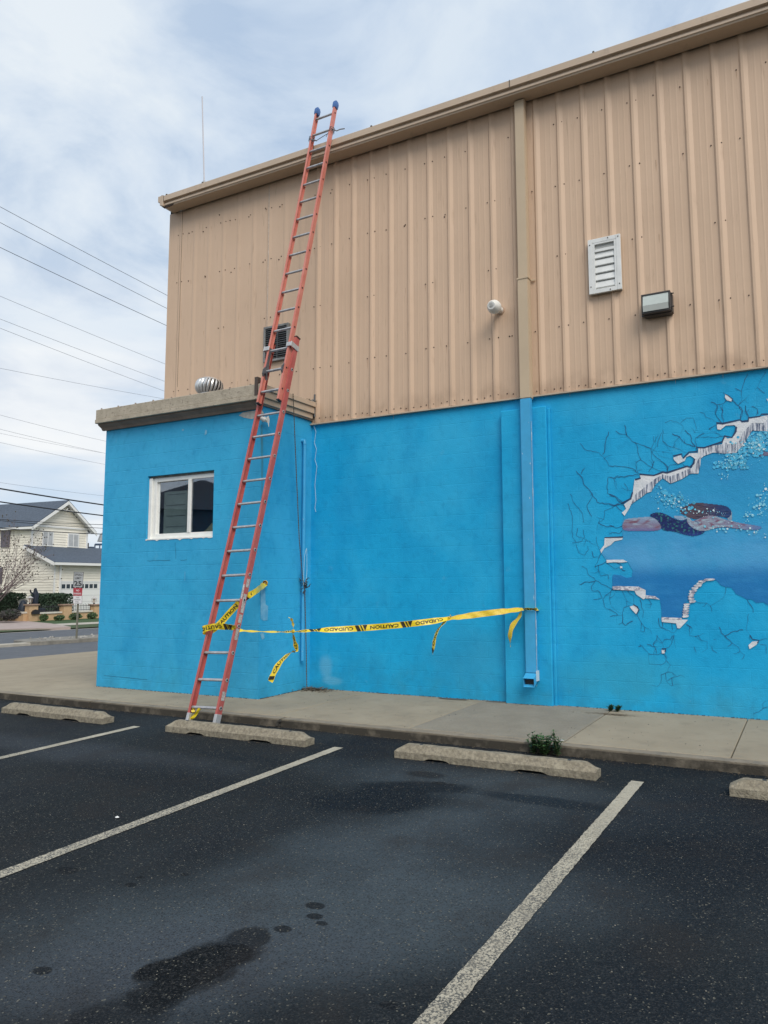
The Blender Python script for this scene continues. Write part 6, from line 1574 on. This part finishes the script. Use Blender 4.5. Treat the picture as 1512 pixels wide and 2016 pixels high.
# statue: a standing bear-like figure with a raised paw, on a plinth
sp_ = hp(69, 1191, 1.0); base = vec(sp_, 0); zt_ = hp(69, 1156, 1.0).z; zb3 = hp(69, 1192, 1.0).z
st = empty('statue', vec(sp_, zb3-.9), 'dark bear statue with one raised paw standing behind the buff pillar', 'statue')
DK = mat('dark_bronze_statue', (.012, .018, .032), .55)
Hs = zt_-zb3; cz = zb3
bm = bmesh.new()
def sk_body():
    me = bpy.data.meshes.new('figure'); P = [(0, 0, 0.02), (0, 0, .25), (0, 0, .50), (0, 0, .68), (0, -.02, .80), (0, -.03, .92),  # trunk neck head
         (-.0, -.12, .66), (0, -.26, .70), (0, -.33, .88), (0, .12, .62), (0, .16, .45), (-.05, .05, -.18), (.05, -.05, -.18), (0, -.10, .90)]
    E_ = [(0, 1), (1, 2), (2, 3), (3, 4), (4, 5), (3, 6), (6, 7), (7, 8), (3, 9), (9, 10), (0, 11), (0, 12), (5, 13)]
    R_ = [.17, .19, .17, .14, .10, .13, .07, .055, .04, .07, .055, .08, .08, .05]
    hx2 = hx; me.from_pydata([V((0, 0, cz))+V((base.x, base.y, 0))+hx2*(p[1]*Hs*.95)+hn*(p[0]*Hs)+Z*(p[2]*Hs*.98) for p in P], E_, [])
    o = bpy.data.objects.new('figure', me); COL.objects.link(o)
    sm = o.modifiers.new('skin', 'SKIN'); 
    for v, r2 in zip(me.skin_vertices[0].data, R_): v.radius = (r2*Hs*.92, r2*Hs*.92)
    me.skin_vertices[0].data[0].use_root = True
    o.modifiers.new('sub', 'SUBSURF').levels = 2; o.modifiers['sub'].render_levels = 2
    me.materials.append(DK); return o
o = sk_body(); o.parent = st; o.matrix_parent_inverse = Matrix.Translation(-st.location)
MB().box((base.x-.4, base.y-.4, -.56), (base.x+.4, base.y+.4, zb3-.16*Hs)).build('plinth', DK, st, bevel=.03)
# lower dark rock-like cubs at its feet
for dy in (-.75,):
    mb = MB(); c = V((base.x, base.y+dy, zb3+.05)); mb.tube([c-Z*.6, c-Z*.2, c+Z*.05, c+Z*.2, c+Z*.27], [.25, .28, .2, .13, .04], 9); mb.build('cub_figure', DK, st, smooth=True)

# speed sign ------------------------------------------------------------
pb_ = vec(G(150.5, 1258.5, .13), -.43)
sg = empty('road_sign', pb_, 'leaning post with speed limit 25 sign above a red and white no parking sign', 'road sign')
dS = (V((CAM.x, CAM.y, 0))-V((pb_.x, pb_.y, 0))).normalized(); sx_ = V((-dS.y, dS.x, 0)); 
if sx_.dot(RT) < 0: sx_ = -sx_
def sp3(px, py, off=.03): return onpl(px, py, pb_+dS*off, sx_)
topP = sp3(156, 1128, 0)
MB().tube([pb_, sp3(153.5, 1188, 0), topP], .038, 6).build('post', mat('rusty_green_post', (.16, .15, .115), .8, var=.2, vs=5), sg)
def plate(quad4, off, nm, mt, parent, th=.004):
    P = [sp3(x, y, off) for x, y in quad4]; Q = [p-dS*th for p in P]
    mb = MB(); mb.add(P+Q, [(0, 1, 2, 3), (7, 6, 5, 4), (0, 4, 5, 1), (1, 5, 6, 2), (2, 6, 7, 3), (3, 7, 4, 0)]); return mb.build(nm, mt, parent)
def sgn_text(txt, cx_, cy_, w_, h_, off, parent, mt, bold=.02, tilt=0):
    o = sp3(cx_, cy_, off); ax = (sp3(cx_+10, cy_+tilt, off)-o).normalized(); ay = (sp3(cx_-tilt-.4, cy_-10, off)-o).normalized(); mb = MB()
    wm = (sp3(cx_+w_/2, cy_, off)-sp3(cx_-w_/2, cy_, off)).length; hm = (sp3(cx_, cy_-h_/2, off)-sp3(cx_, cy_+h_/2, off)).length
    put_text(mb, txt, o, ax, ay, wm, hm, bold); mb.build('sign_lettering', mt, parent, fix=False)
BW = mat('sign_black', (.02, .022, .025), .6); SGY = mat('dull_white_sign_face', (.36, .37, .37), .6, var=.1, vs=4); SRED = mat('sign_red', (.36, .03, .045), .5); SWH = mat('sign_white', (.66, .64, .64), .5)
b0 = plate([(143.4, 1156.6), (162.6, 1156.8), (165, 1126.6), (145.3, 1126)], .05, 'speed_plate_border', BW, sg)
b1_ = plate([(144.2, 1155.8), (161.9, 1156), (164.1, 1127.3), (146.1, 1126.8)], .054, 'speed_plate', SGY, sg)
sgn_text('SPEED', 154.7, 1131.4, 15.5, 4.4, .058, b1_, BW, .01, .3); sgn_text('LIMIT', 154.2, 1138.2, 12.5, 4.2, .058, b1_, BW, .01, .3); sgn_text('25', 153.5, 1148.6, 15, 9.8, .058, b1_, BW, .03, .3)
r_ = plate([(144.1, 1172.6), (161.4, 1173), (162.5, 1157.9), (144.2, 1157.4)], .05, 'red_plate', SRED, sg)
sgn_text('NO', 153, 1162.5, 6.2, 3.8, .054, r_, SWH, .02); sgn_text('PARKING', 152.6, 1168.6, 14.5, 3.6, .054, r_, SWH, .02)
w_b = plate([(143.3, 1188.6), (161.6, 1189), (161.9, 1173.2), (143.9, 1172.8)], .048, 'white_plate_border', BW, sg)
w_ = plate([(143.9, 1188.1), (161.1, 1188.5), (161.4, 1173.4), (144.3, 1173.1)], .052, 'white_plate', SWH, sg)
sgn_text('7AM', 152.8, 1176.2, 6, 2.2, .056, w_, BW, 0); sgn_text('MONDAY', 152.6, 1180.6, 12, 2.6, .056, w_, BW, 0); sgn_text('FRI', 151.8, 1185.2, 6, 2.4, .056, w_, BW, 0)

# ------------------------------------------------------------------ house
CREAM = mat('cream_clapboard', (.83, .775, .655), .7, var=.03, vs=2); GREYC = CREAM
HW = mat('house_white_trim', (.80, .79, .75), .6); SHG = mat('slate_grey_shingles', (.075, .095, .125), .9, var=.2, vs=9, bump=.5, bs=25)
H1 = V((-.087, .9962, 0)); H2 = V((-.9962, -.087, 0)); HP = V((-42.266, 21.982, 0))
def L(a, b, z): return HP+H1*a+H2*b+Z*z
hs = empty('house', L(0, 0, -.56), 'cream clapboard house with slate grey roofs and attached garage across the road', 'house')
def hbox(a0, a1, b0, b1, z0, z1, nm, mt, parent=None, bevel=0):
    mb = MB(); vs = [L(a, b, z) for z in (z0, z1) for a, b in ((a0, b0), (a1, b0), (a1, b1), (a0, b1))]
    mb.add(vs, [(0, 1, 2, 3), (4, 7, 6, 5), (0, 4, 5, 1), (1, 5, 6, 2), (2, 6, 7, 3), (3, 7, 4, 0)]); return mb.build(nm, mt, parent or hs, bevel=bevel)
GW = 9.5
hbox(0, 4.43, 2.2, 13, -.6, 5.5, 'wall', CREAM)            # two storey wing
hbox(0, GW, .0, 2.2, -.6, 3.02, 'wall', CREAM)             # garage
hbox(4.43, GW, 2.2, 8, -.6, 3.6, 'wall', CREAM)
# gable
mb = MB(); mb.add([L(0, 2.2, 5.5), L(4.43, 2.2, 5.5), L(2.3, 2.2, 7.05), L(0, 2.6, 5.5), L(4.43, 2.6, 5.5), L(2.3, 2.6, 7.05)], [(0, 1, 2), (0, 3, 4, 1), (1, 4, 5, 2), (2, 5, 3, 0)]); mb.build('gable', CREAM, hs)
# clapboards: real laps, joined (a few pixels each)
sd = MB()
def boards(pt0, dirv, L_, z0, z1, nrm, left=lambda z: 0, right=None, st_=.17):
    z = z0
    while z < z1-.02:
        a0 = left(z+.06); a1 = (right(z+.06) if right else L_)
        if a1-a0 > .1:
            p, q = pt0+dirv*a0, pt0+dirv*a1; zt_ = min(z+st_, z1)
            sd.add([vec(p+nrm*.038, z), vec(q+nrm*.038, z), vec(q+nrm*.008, zt_), vec(p+nrm*.008, zt_), vec(p, z), vec(q, z)], [(0, 1, 2, 3), (4, 5, 1, 0)])
        z += st_
boards(L(0, 0, 0), H2, 2.2, -.6, 4.1, -H1, left=lambda z: 0 if z < 3.0 else (z-3.0)*2.0)
boards(L(0, 2.2, 0), H2, 10.8, -.6, 5.4, -H1)
boards(L(0, 2.2, 0), H1, 4.43, 3.6, 5.5, -H2)
boards(L(0, 2.2, 0), H1, 4.43, 5.5, 7.0, -H2, left=lambda z: (z-5.5)*1.48, right=lambda z: 4.43-(z-5.5)*1.37)
boards(L(.38, 0, 0), H1, GW, 1.84, 2.95, -H2)
boards(L(0, 0, 0), H1, .3, -.6, 2.95, -H2)
sd.build('clapboards', CREAM, hs, fix=False, kind='stuff')
# roofs
def slab(P, th, nm, mt, parent=None):
    n = len(P); nn = (P[1]-P[0]).cross(P[2]-P[0]).normalized(); 
    if nn.z < 0: nn = -nn
    mb = MB(); mb.add(P+[p-nn*th for p in P], [tuple(range(n)), tuple(range(2*n-1, n-1, -1))]+[(i, (i+1) % n, (i+1) % n+n, i+n) for i in range(n)]); return mb.build(nm, mt, parent or hs)
e0 = -.32; e1 = 4.85; ra = 2.38; zr_ = 7.28; ze0 = 5.36; zf = 1.75
rfm = slab([L(e0, zf, ze0), L(ra, zf, zr_), L(ra, 14, zr_), L(e0, 14, ze0)], .07, 'roof', SHG)
slab([L(ra, zf, zr_), L(e1, zf, 5.28), L(e1, 14, 5.28), L(ra, 14, zr_)], .07, 'roof', SHG)
# white rake boards with depth, soffit
for (a0, z0, a1, z1) in ((e0-.02, ze0, ra, zr_), (ra, zr_, e1+.02, 5.28)):
    P = [L(a0, zf-.03, z0-.07), L(a1, zf-.03, z1-.07), L(a1, zf-.03, z1-.30), L(a0, zf-.03, z0-.27)]; mb = MB(); Q = [p+H2*.04 for p in P]
    mb.add(P+Q, [(0, 1, 2, 3), (4, 7, 6, 5), (0, 4, 5, 1), (1, 5, 6, 2), (2, 6, 7, 3), (3, 7, 4, 0)]); mb.build('rake_board', HW, hs)
    slab([L(a0, zf, z0-.12), L(a1, zf, z1-.12), L(a1, 2.2, z1-.12), L(a0, 2.2, z0-.12)], .02, 'soffit', HW)
hbox(e0-.05, e0+.10, 1.72, 13.9, 5.17, 5.31, 'eave_gutter', HW)
hbox(-.03, .1, 2.13, 2.2, 3.6, 5.5, 'corner_board', HW); hbox(4.33, 4.46, 2.13, 2.2, 3.6, 5.3, 'corner_board', HW)
hbox(0, 4.43, 2.12, 2.19, 5.38, 5.5, 'frieze_board', HW)
# collar arch ornament in the gable
mb = MB(); mb.tube([L(1.95+.45*t, 1.80, 6.72-.0-.16*math.sin(t*3.14)) for t in [i/8 for i in range(9)]], .02, 5); mb.tube([L(1.25, 1.8, 6.55), L(3.45, 1.8, 6.55)], .035, 5); mb.build('gable_brace', HW, hs)
# garage pent roof
slab([L(-.4, -.45, 3.02), L(GW, -.45, 3.02), L(GW, 2.3, 4.18), L(-.4, 2.3, 4.18)], .06, 'garage_roof', SHG)
hbox(-.42, GW, -.50, -.40, 2.84, 3.0, 'garage_gutter', HW)
slab([L(-.42, -.47, 2.98), L(-.42, 2.3, 4.12), L(-.36, 2.3, 4.12), L(-.36, -.47, 2.98)], .20, 'garage_rake', HW)
hbox(-.36, 0, -.42, .0, 2.82, 2.9, 'eave_return', HW)
mb = MB(); mb.add([L(0, .02, 3.02), L(0, 2.2, 3.02), L(0, 2.2, 4.05)], [(0, 1, 2)]); mb.build('garage_gable', CREAM, hs, fix=False)
hbox(-.035, .06, -.035, .02, -.6, 2.9, 'corner_board', HW)
hbox(.30, .42, -.12, -.02, -.6, 2.85, 'drain_pipe', HW)
# windows of the gable wall
def hwin(a0, a1, z0, z1):
    w_ = hbox(a0-.08, a1+.08, 2.11, 2.19, z0-.08, z1+.08, 'window', HW)
    m_ = (a0+a1)/2
    PG = mat('pale_house_glass', (.42, .43, .43), .15, var=.12, vs=3)
    hbox(a0, m_-.03, 2.10, 2.109, z0, z1, 'pane', PG, w_); hbox(m_+.03, a1, 2.10, 2.109, z0, z1, 'pane', PG, w_)
hwin(.85, 1.55, 4.22, 5.05); hwin(2.85, 3.62, 4.22, 5.02)
# side windows seen through the bare tree: darker tall panes
DG = mat('dark_side_glass', (.10, .09, .11), .2, var=.2, vs=2)
def lwin(b0, b1, z0, z1):
    P = [L(-.09, b0, z0), L(-.09, b1, z0), L(-.09, b1, z1), L(-.09, b0, z1)]; mb = MB(); mb.add(P+[p+H1*.05 for p in P], [(0, 1, 2, 3), (0, 4, 5, 1), (1, 5, 6, 2), (2, 6, 7, 3), (3, 7, 4, 0)]); return mb.build('window', DG, hs)
for x0_, x1_, ya, yb in ((5, 20, 1042, 1077), (-20, 5, 1118, 1149)):
    a_ = onpl(x0_, ya, HP, H2); b_ = onpl(x1_, yb, HP, H2); lwin((b_-HP).dot(H2), (a_-HP).dot(H2), b_.z, a_.z)
# garage door
gd = hbox(.52, 3.75, -.02, .03, -.56, 1.74, 'garage_door', HW)
hbox(.45, 3.82, -.035, -.021, 1.74, 1.84, 'door_head_trim', HW)
for k in range(9):
    a0 = .56+k*.365
    if a0+.27 > 3.72: break
    hbox(a0, a0+.27, -.031, -.0202, 1.37, 1.64, 'pane', mat('dark_door_glass', (.03, .045, .055), .15), gd)
for k in range(5): hbox(.53, 3.74, -.026, -.0201, -.3+.4*k, -.285+.4*k, 'panel_groove', mat('door_shadow_groove', (.5, .49, .46), .7), gd)
hbox(4.2, 7.6, -.02, .03, -.56, 1.74, 'garage_door', HW)
# chimney pipes right of the gable
p = onpl(173, 1078, L(0, 4, 0), H1); MB().tube([vec(p, 4.0), vec(p, onpl(173, 1069, L(0, 4, 0), H1).z)], .06, 8).build('roof_pipe', BRONZE, hs)
MB().box(vec(p, 3.6)+V((-.1, .15, 0)), vec(p, onpl(173, 1076, L(0, 4, 0), H1).z)+V((.1, .45, 0))).build('chimney', mat('slate_blue_box', (.04, .06, .10), .8), hs)
# roof deck pavilion further behind
qp = CAM+ray(197, 1085)*64; rdk = empty('roof_pavilion', vec(qp, -.56), 'dark framed roof deck pavilion far behind the garage', 'pavilion')
qa = CAM+ray(187, 1072)*64; qb = CAM+ray(206, 1072)*64; zlo = (CAM+ray(187, 1100)*64).z
dq = (qb-qa); dq.z = 0; w_ = dq.length; dq.normalize(); dn = V((-dq.y, dq.x, 0))
FRM = mat('dark_blue_frame', (.06, .09, .15), .7)
for t in (0, .5, 1.0):
    for s_ in (0, 1):
        p = vec(qa+dq*w_*t+dn*s_*2, 0); MB().tube([vec(p, -.5), vec(p, qa.z)], .07, 4).build('deck_post', FRM, rdk)
for s_ in (0, 1): MB().tube([vec(qa+dn*s_*2, qa.z), vec(qb+dn*s_*2, qa.z)], .09, 4).build('deck_beam', FRM, rdk)
MB().box(vec(qa, zlo-3)+V((-.5, .3, 0)), vec(qb, zlo)+V((2, 3, 0))).build('deck_base', HW, rdk)
c = vec(qb+dn, 0); MB().tube([vec(c, qa.z+.3), vec(c, qa.z+.9), vec(c, qa.z+1.5)], [1.1, .9, .3], 6).build('deck_roof', mat('grey_deck_roof', (.3, .3, .3), .8), rdk)

# bare crape myrtle at left ------------------------------------------------
BARK = mat('pinkish_bare_bark', (.17, .125, .125), .9, var=.3, vs=8)
tbp = vec(fp(-34, 1215, 1.3), -.5)
tr = empty('bare_tree', tbp, 'bare many-branched tree in front of the cream house at the left edge', 'tree')
trunks = MB(); tw = MB(); pods = MB()
def br(mb, p, d, l, r_, depth):
    q = [p]; n = 4
    for i in range(n):
        d = (d+V((random.gauss(0, .07), random.gauss(0, .07), random.gauss(.0, .05)))).normalized(); q.append(q[-1]+d*l/n)
    (trunks if depth < 2 else tw).tube(q, [r_*(1-.12*i) for i in range(n+1)], 5 if depth < 2 else 3, cap=False)
    if depth >= 5:
        c = q[-1]; 
        if random.random() < .35:
            s = .05; pods.add([c+V((s, 0, 0)), c+V((0, s, 0)), c+V((-s, 0, 0)), c+V((0, -s, 0)), c+V((0, 0, s)), c-V((0, 0, s))], [(0, 1, 4), (1, 2, 4), (2, 3, 4), (3, 0, 4), (1, 0, 5), (2, 1, 5), (3, 2, 5), (0, 3, 5)])
        return
    for k in range(3 if depth < 4 else 2):
        e_ = (d+V((random.gauss(0, .28), random.gauss(0, .28), random.gauss(.05, .2)))).normalized(); br(mb, q[-1] if k < 2 else q[2], e_, l*random.uniform(.68, .9), r_*.6, depth+1)
for k in range(6):
    a_ = k*1.05+.3; br(trunks, tbp, V((math.cos(a_)*.55, math.sin(a_)*.6, 1)).normalized(), 1.35, .05, 0)
br(trunks, tbp+Z*.8, V((.1, .75, .95)).normalized(), 1.5, .04, 0); br(trunks, tbp+Z*1.0, V((.1, .8, .7)).normalized(), 1.45, .035, 0); br(trunks, tbp+Z*.9, V((.0, 1.0, .5)).normalized(), 1.3, .03, 1)
trunks.build('trunk', BARK, tr, smooth=True); tw.build('twigs', BARK, tr, fix=False, kind='stuff'); pods.build('seed_pods', mat('dark_seed_pods', (.08, .07, .05), .9), tr, fix=False, kind='stuff')
# big conifer mass off to the left behind, softening the horizon
for i, (a_, d_, h) in enumerate(((-150, 75, 5), (-260, 70, 6), (-380, 64, 7))):
    c = CAM+ray(a_, 1100)*d_; foliage('background_tree', V((c.x, c.y, h/2)), 3, 3, h/2+.5, 1500, .35, GRN, ['dark evergreen tree left of the house outside the photo', 'second dark evergreen tree further left of the house', 'third dark evergreen tree furthest left of the house'][i], 'tree')

# ------------------------------------------------------------------ overhead wires (run along the road)
ws = [((0, 407), (330, 582), 1), ((0, 438), (330, 608), 1), ((0, 487), (328, 641), 1.15), ((0, 583), (326, 717), .7), ((0, 628), (322, 750), .7), ((0, 646), (318, 768), .7), ((0, 725), (310, 783), .6), ((0, 817), (205, 868), .5), ((0, 845), (205, 892), .5), ((0, 853), (205, 892), .4), ((0, 871), (205, 914), .5), ((0, 950), (203, 976), .45),
      ((0, 962), (203, 994), 3.4), ((0, 988), (202, 1015), 3.0), ((0, 1022.5), (202, 1033), 1.3), ((0, 1025), (202, 1040), 1.3), ((0, 1040), (201, 1051.5), 2.0)]
wl = ['topmost of the overhead wires meeting the tan wall', 'second overhead wire from the top at the tan wall', 'third overhead wire from the top at the tan wall', 'fourth overhead wire down, thin and pale', 'fifth overhead wire down, thin and pale', 'sixth overhead wire down, close under the fifth', 'faint wire passing just above the annex roof', 'thin wire meeting the annex below its fascia', 'thin wire second below the annex fascia', 'very faint wire joining the one above it at the annex', 'thin wire third below the annex fascia', 'faint wire just above the thick black cables', 'thick black cable passing above the house gable', 'thick black cable crossing the house gable', 'thin dark cable crossing the house eave', 'thin dark cable crossing just below the eave cable', 'dark cable crossing above the upper house windows']
XW = -23.5
for (a, b, r_), lb in zip(ws, wl):
    A_ = WX(*a, XW); B_ = WX(*b, XW); d = B_-A_; pts = []
    sag = .22 if r_ < 3 else .12
    for i in range(25):
        t = -1.6+i*(4.2/24); p = A_+d*t; s0 = sag*(((t-.5)**2)-.25)*(.35); p.z += s0; pts.append(p)
    o = MB().tube(pts, .0085*r_ if r_ < 1.2 else .0075*r_, 5).build('overhead_wire', CABLE if r_ >= 1 else CABLEG, fix=False); setp(o, lb, 'wire', 'overhead wires along the road')

# house across the lot, behind the photographer (mirrored in the window)
rv = lambda px, py: None
wc = V(((xm+ix1)/2, AY+.06, (iz0+iz1)/2)); inc = (wc-CAM).normalized(); rfl = V((inc.x, -inc.y, inc.z))
hp0 = wc+rfl*33; 
ho = empty('dark_roofed_house', vec(hp0, -.56), 'dark roofed house across the lot seen only as a reflection in the window', 'house')
DRF = mat('dark_shingle_roof', (.035, .042, .055), .85, var=.2, vs=3); DWL = mat('grey_blue_siding', (.06, .08, .11), .8, var=.1, vs=2)
fx = V((-rfl.y, rfl.x, 0)).normalized(); fz = V((rfl.x, rfl.y, 0)).normalized(); zpk = hp0.z+1.75
def Q(a, b, z): return vec(hp0+fx*a+fz*b, z)
MB().add([Q(-4.5, 0, -.6), Q(4.5, 0, -.6), Q(4.5, 9, -.6), Q(-4.5, 9, -.6), Q(-4.5, 0, zpk-2.0), Q(4.5, 0, zpk-2.0), Q(4.5, 9, zpk-2.0), Q(-4.5, 9, zpk-2.0)], [(0, 1, 5, 4), (1, 2, 6, 5), (2, 3, 7, 6), (3, 0, 4, 7)]).build('wall', DWL, ho)
MB().add([Q(-4.9, -.4, zpk-2.05), Q(4.9, -.4, zpk-2.05), Q(4.9, 9.4, zpk-2.05), Q(-4.9, 9.4, zpk-2.05), Q(-.15, 2.5, zpk), Q(.15, 2.5, zpk), Q(.15, 6.5, zpk), Q(-.15, 6.5, zpk)], [(0, 1, 5, 4), (1, 2, 6, 5), (2, 3, 7, 6), (3, 0, 4, 7), (4, 5, 6, 7), (3, 2, 1, 0)]).build('roof', DRF, ho)
print('objects', len(bpy.data.objects), 'tris', sum(len(o.data.polygons) for o in bpy.data.objects if o.type == 'MESH'))
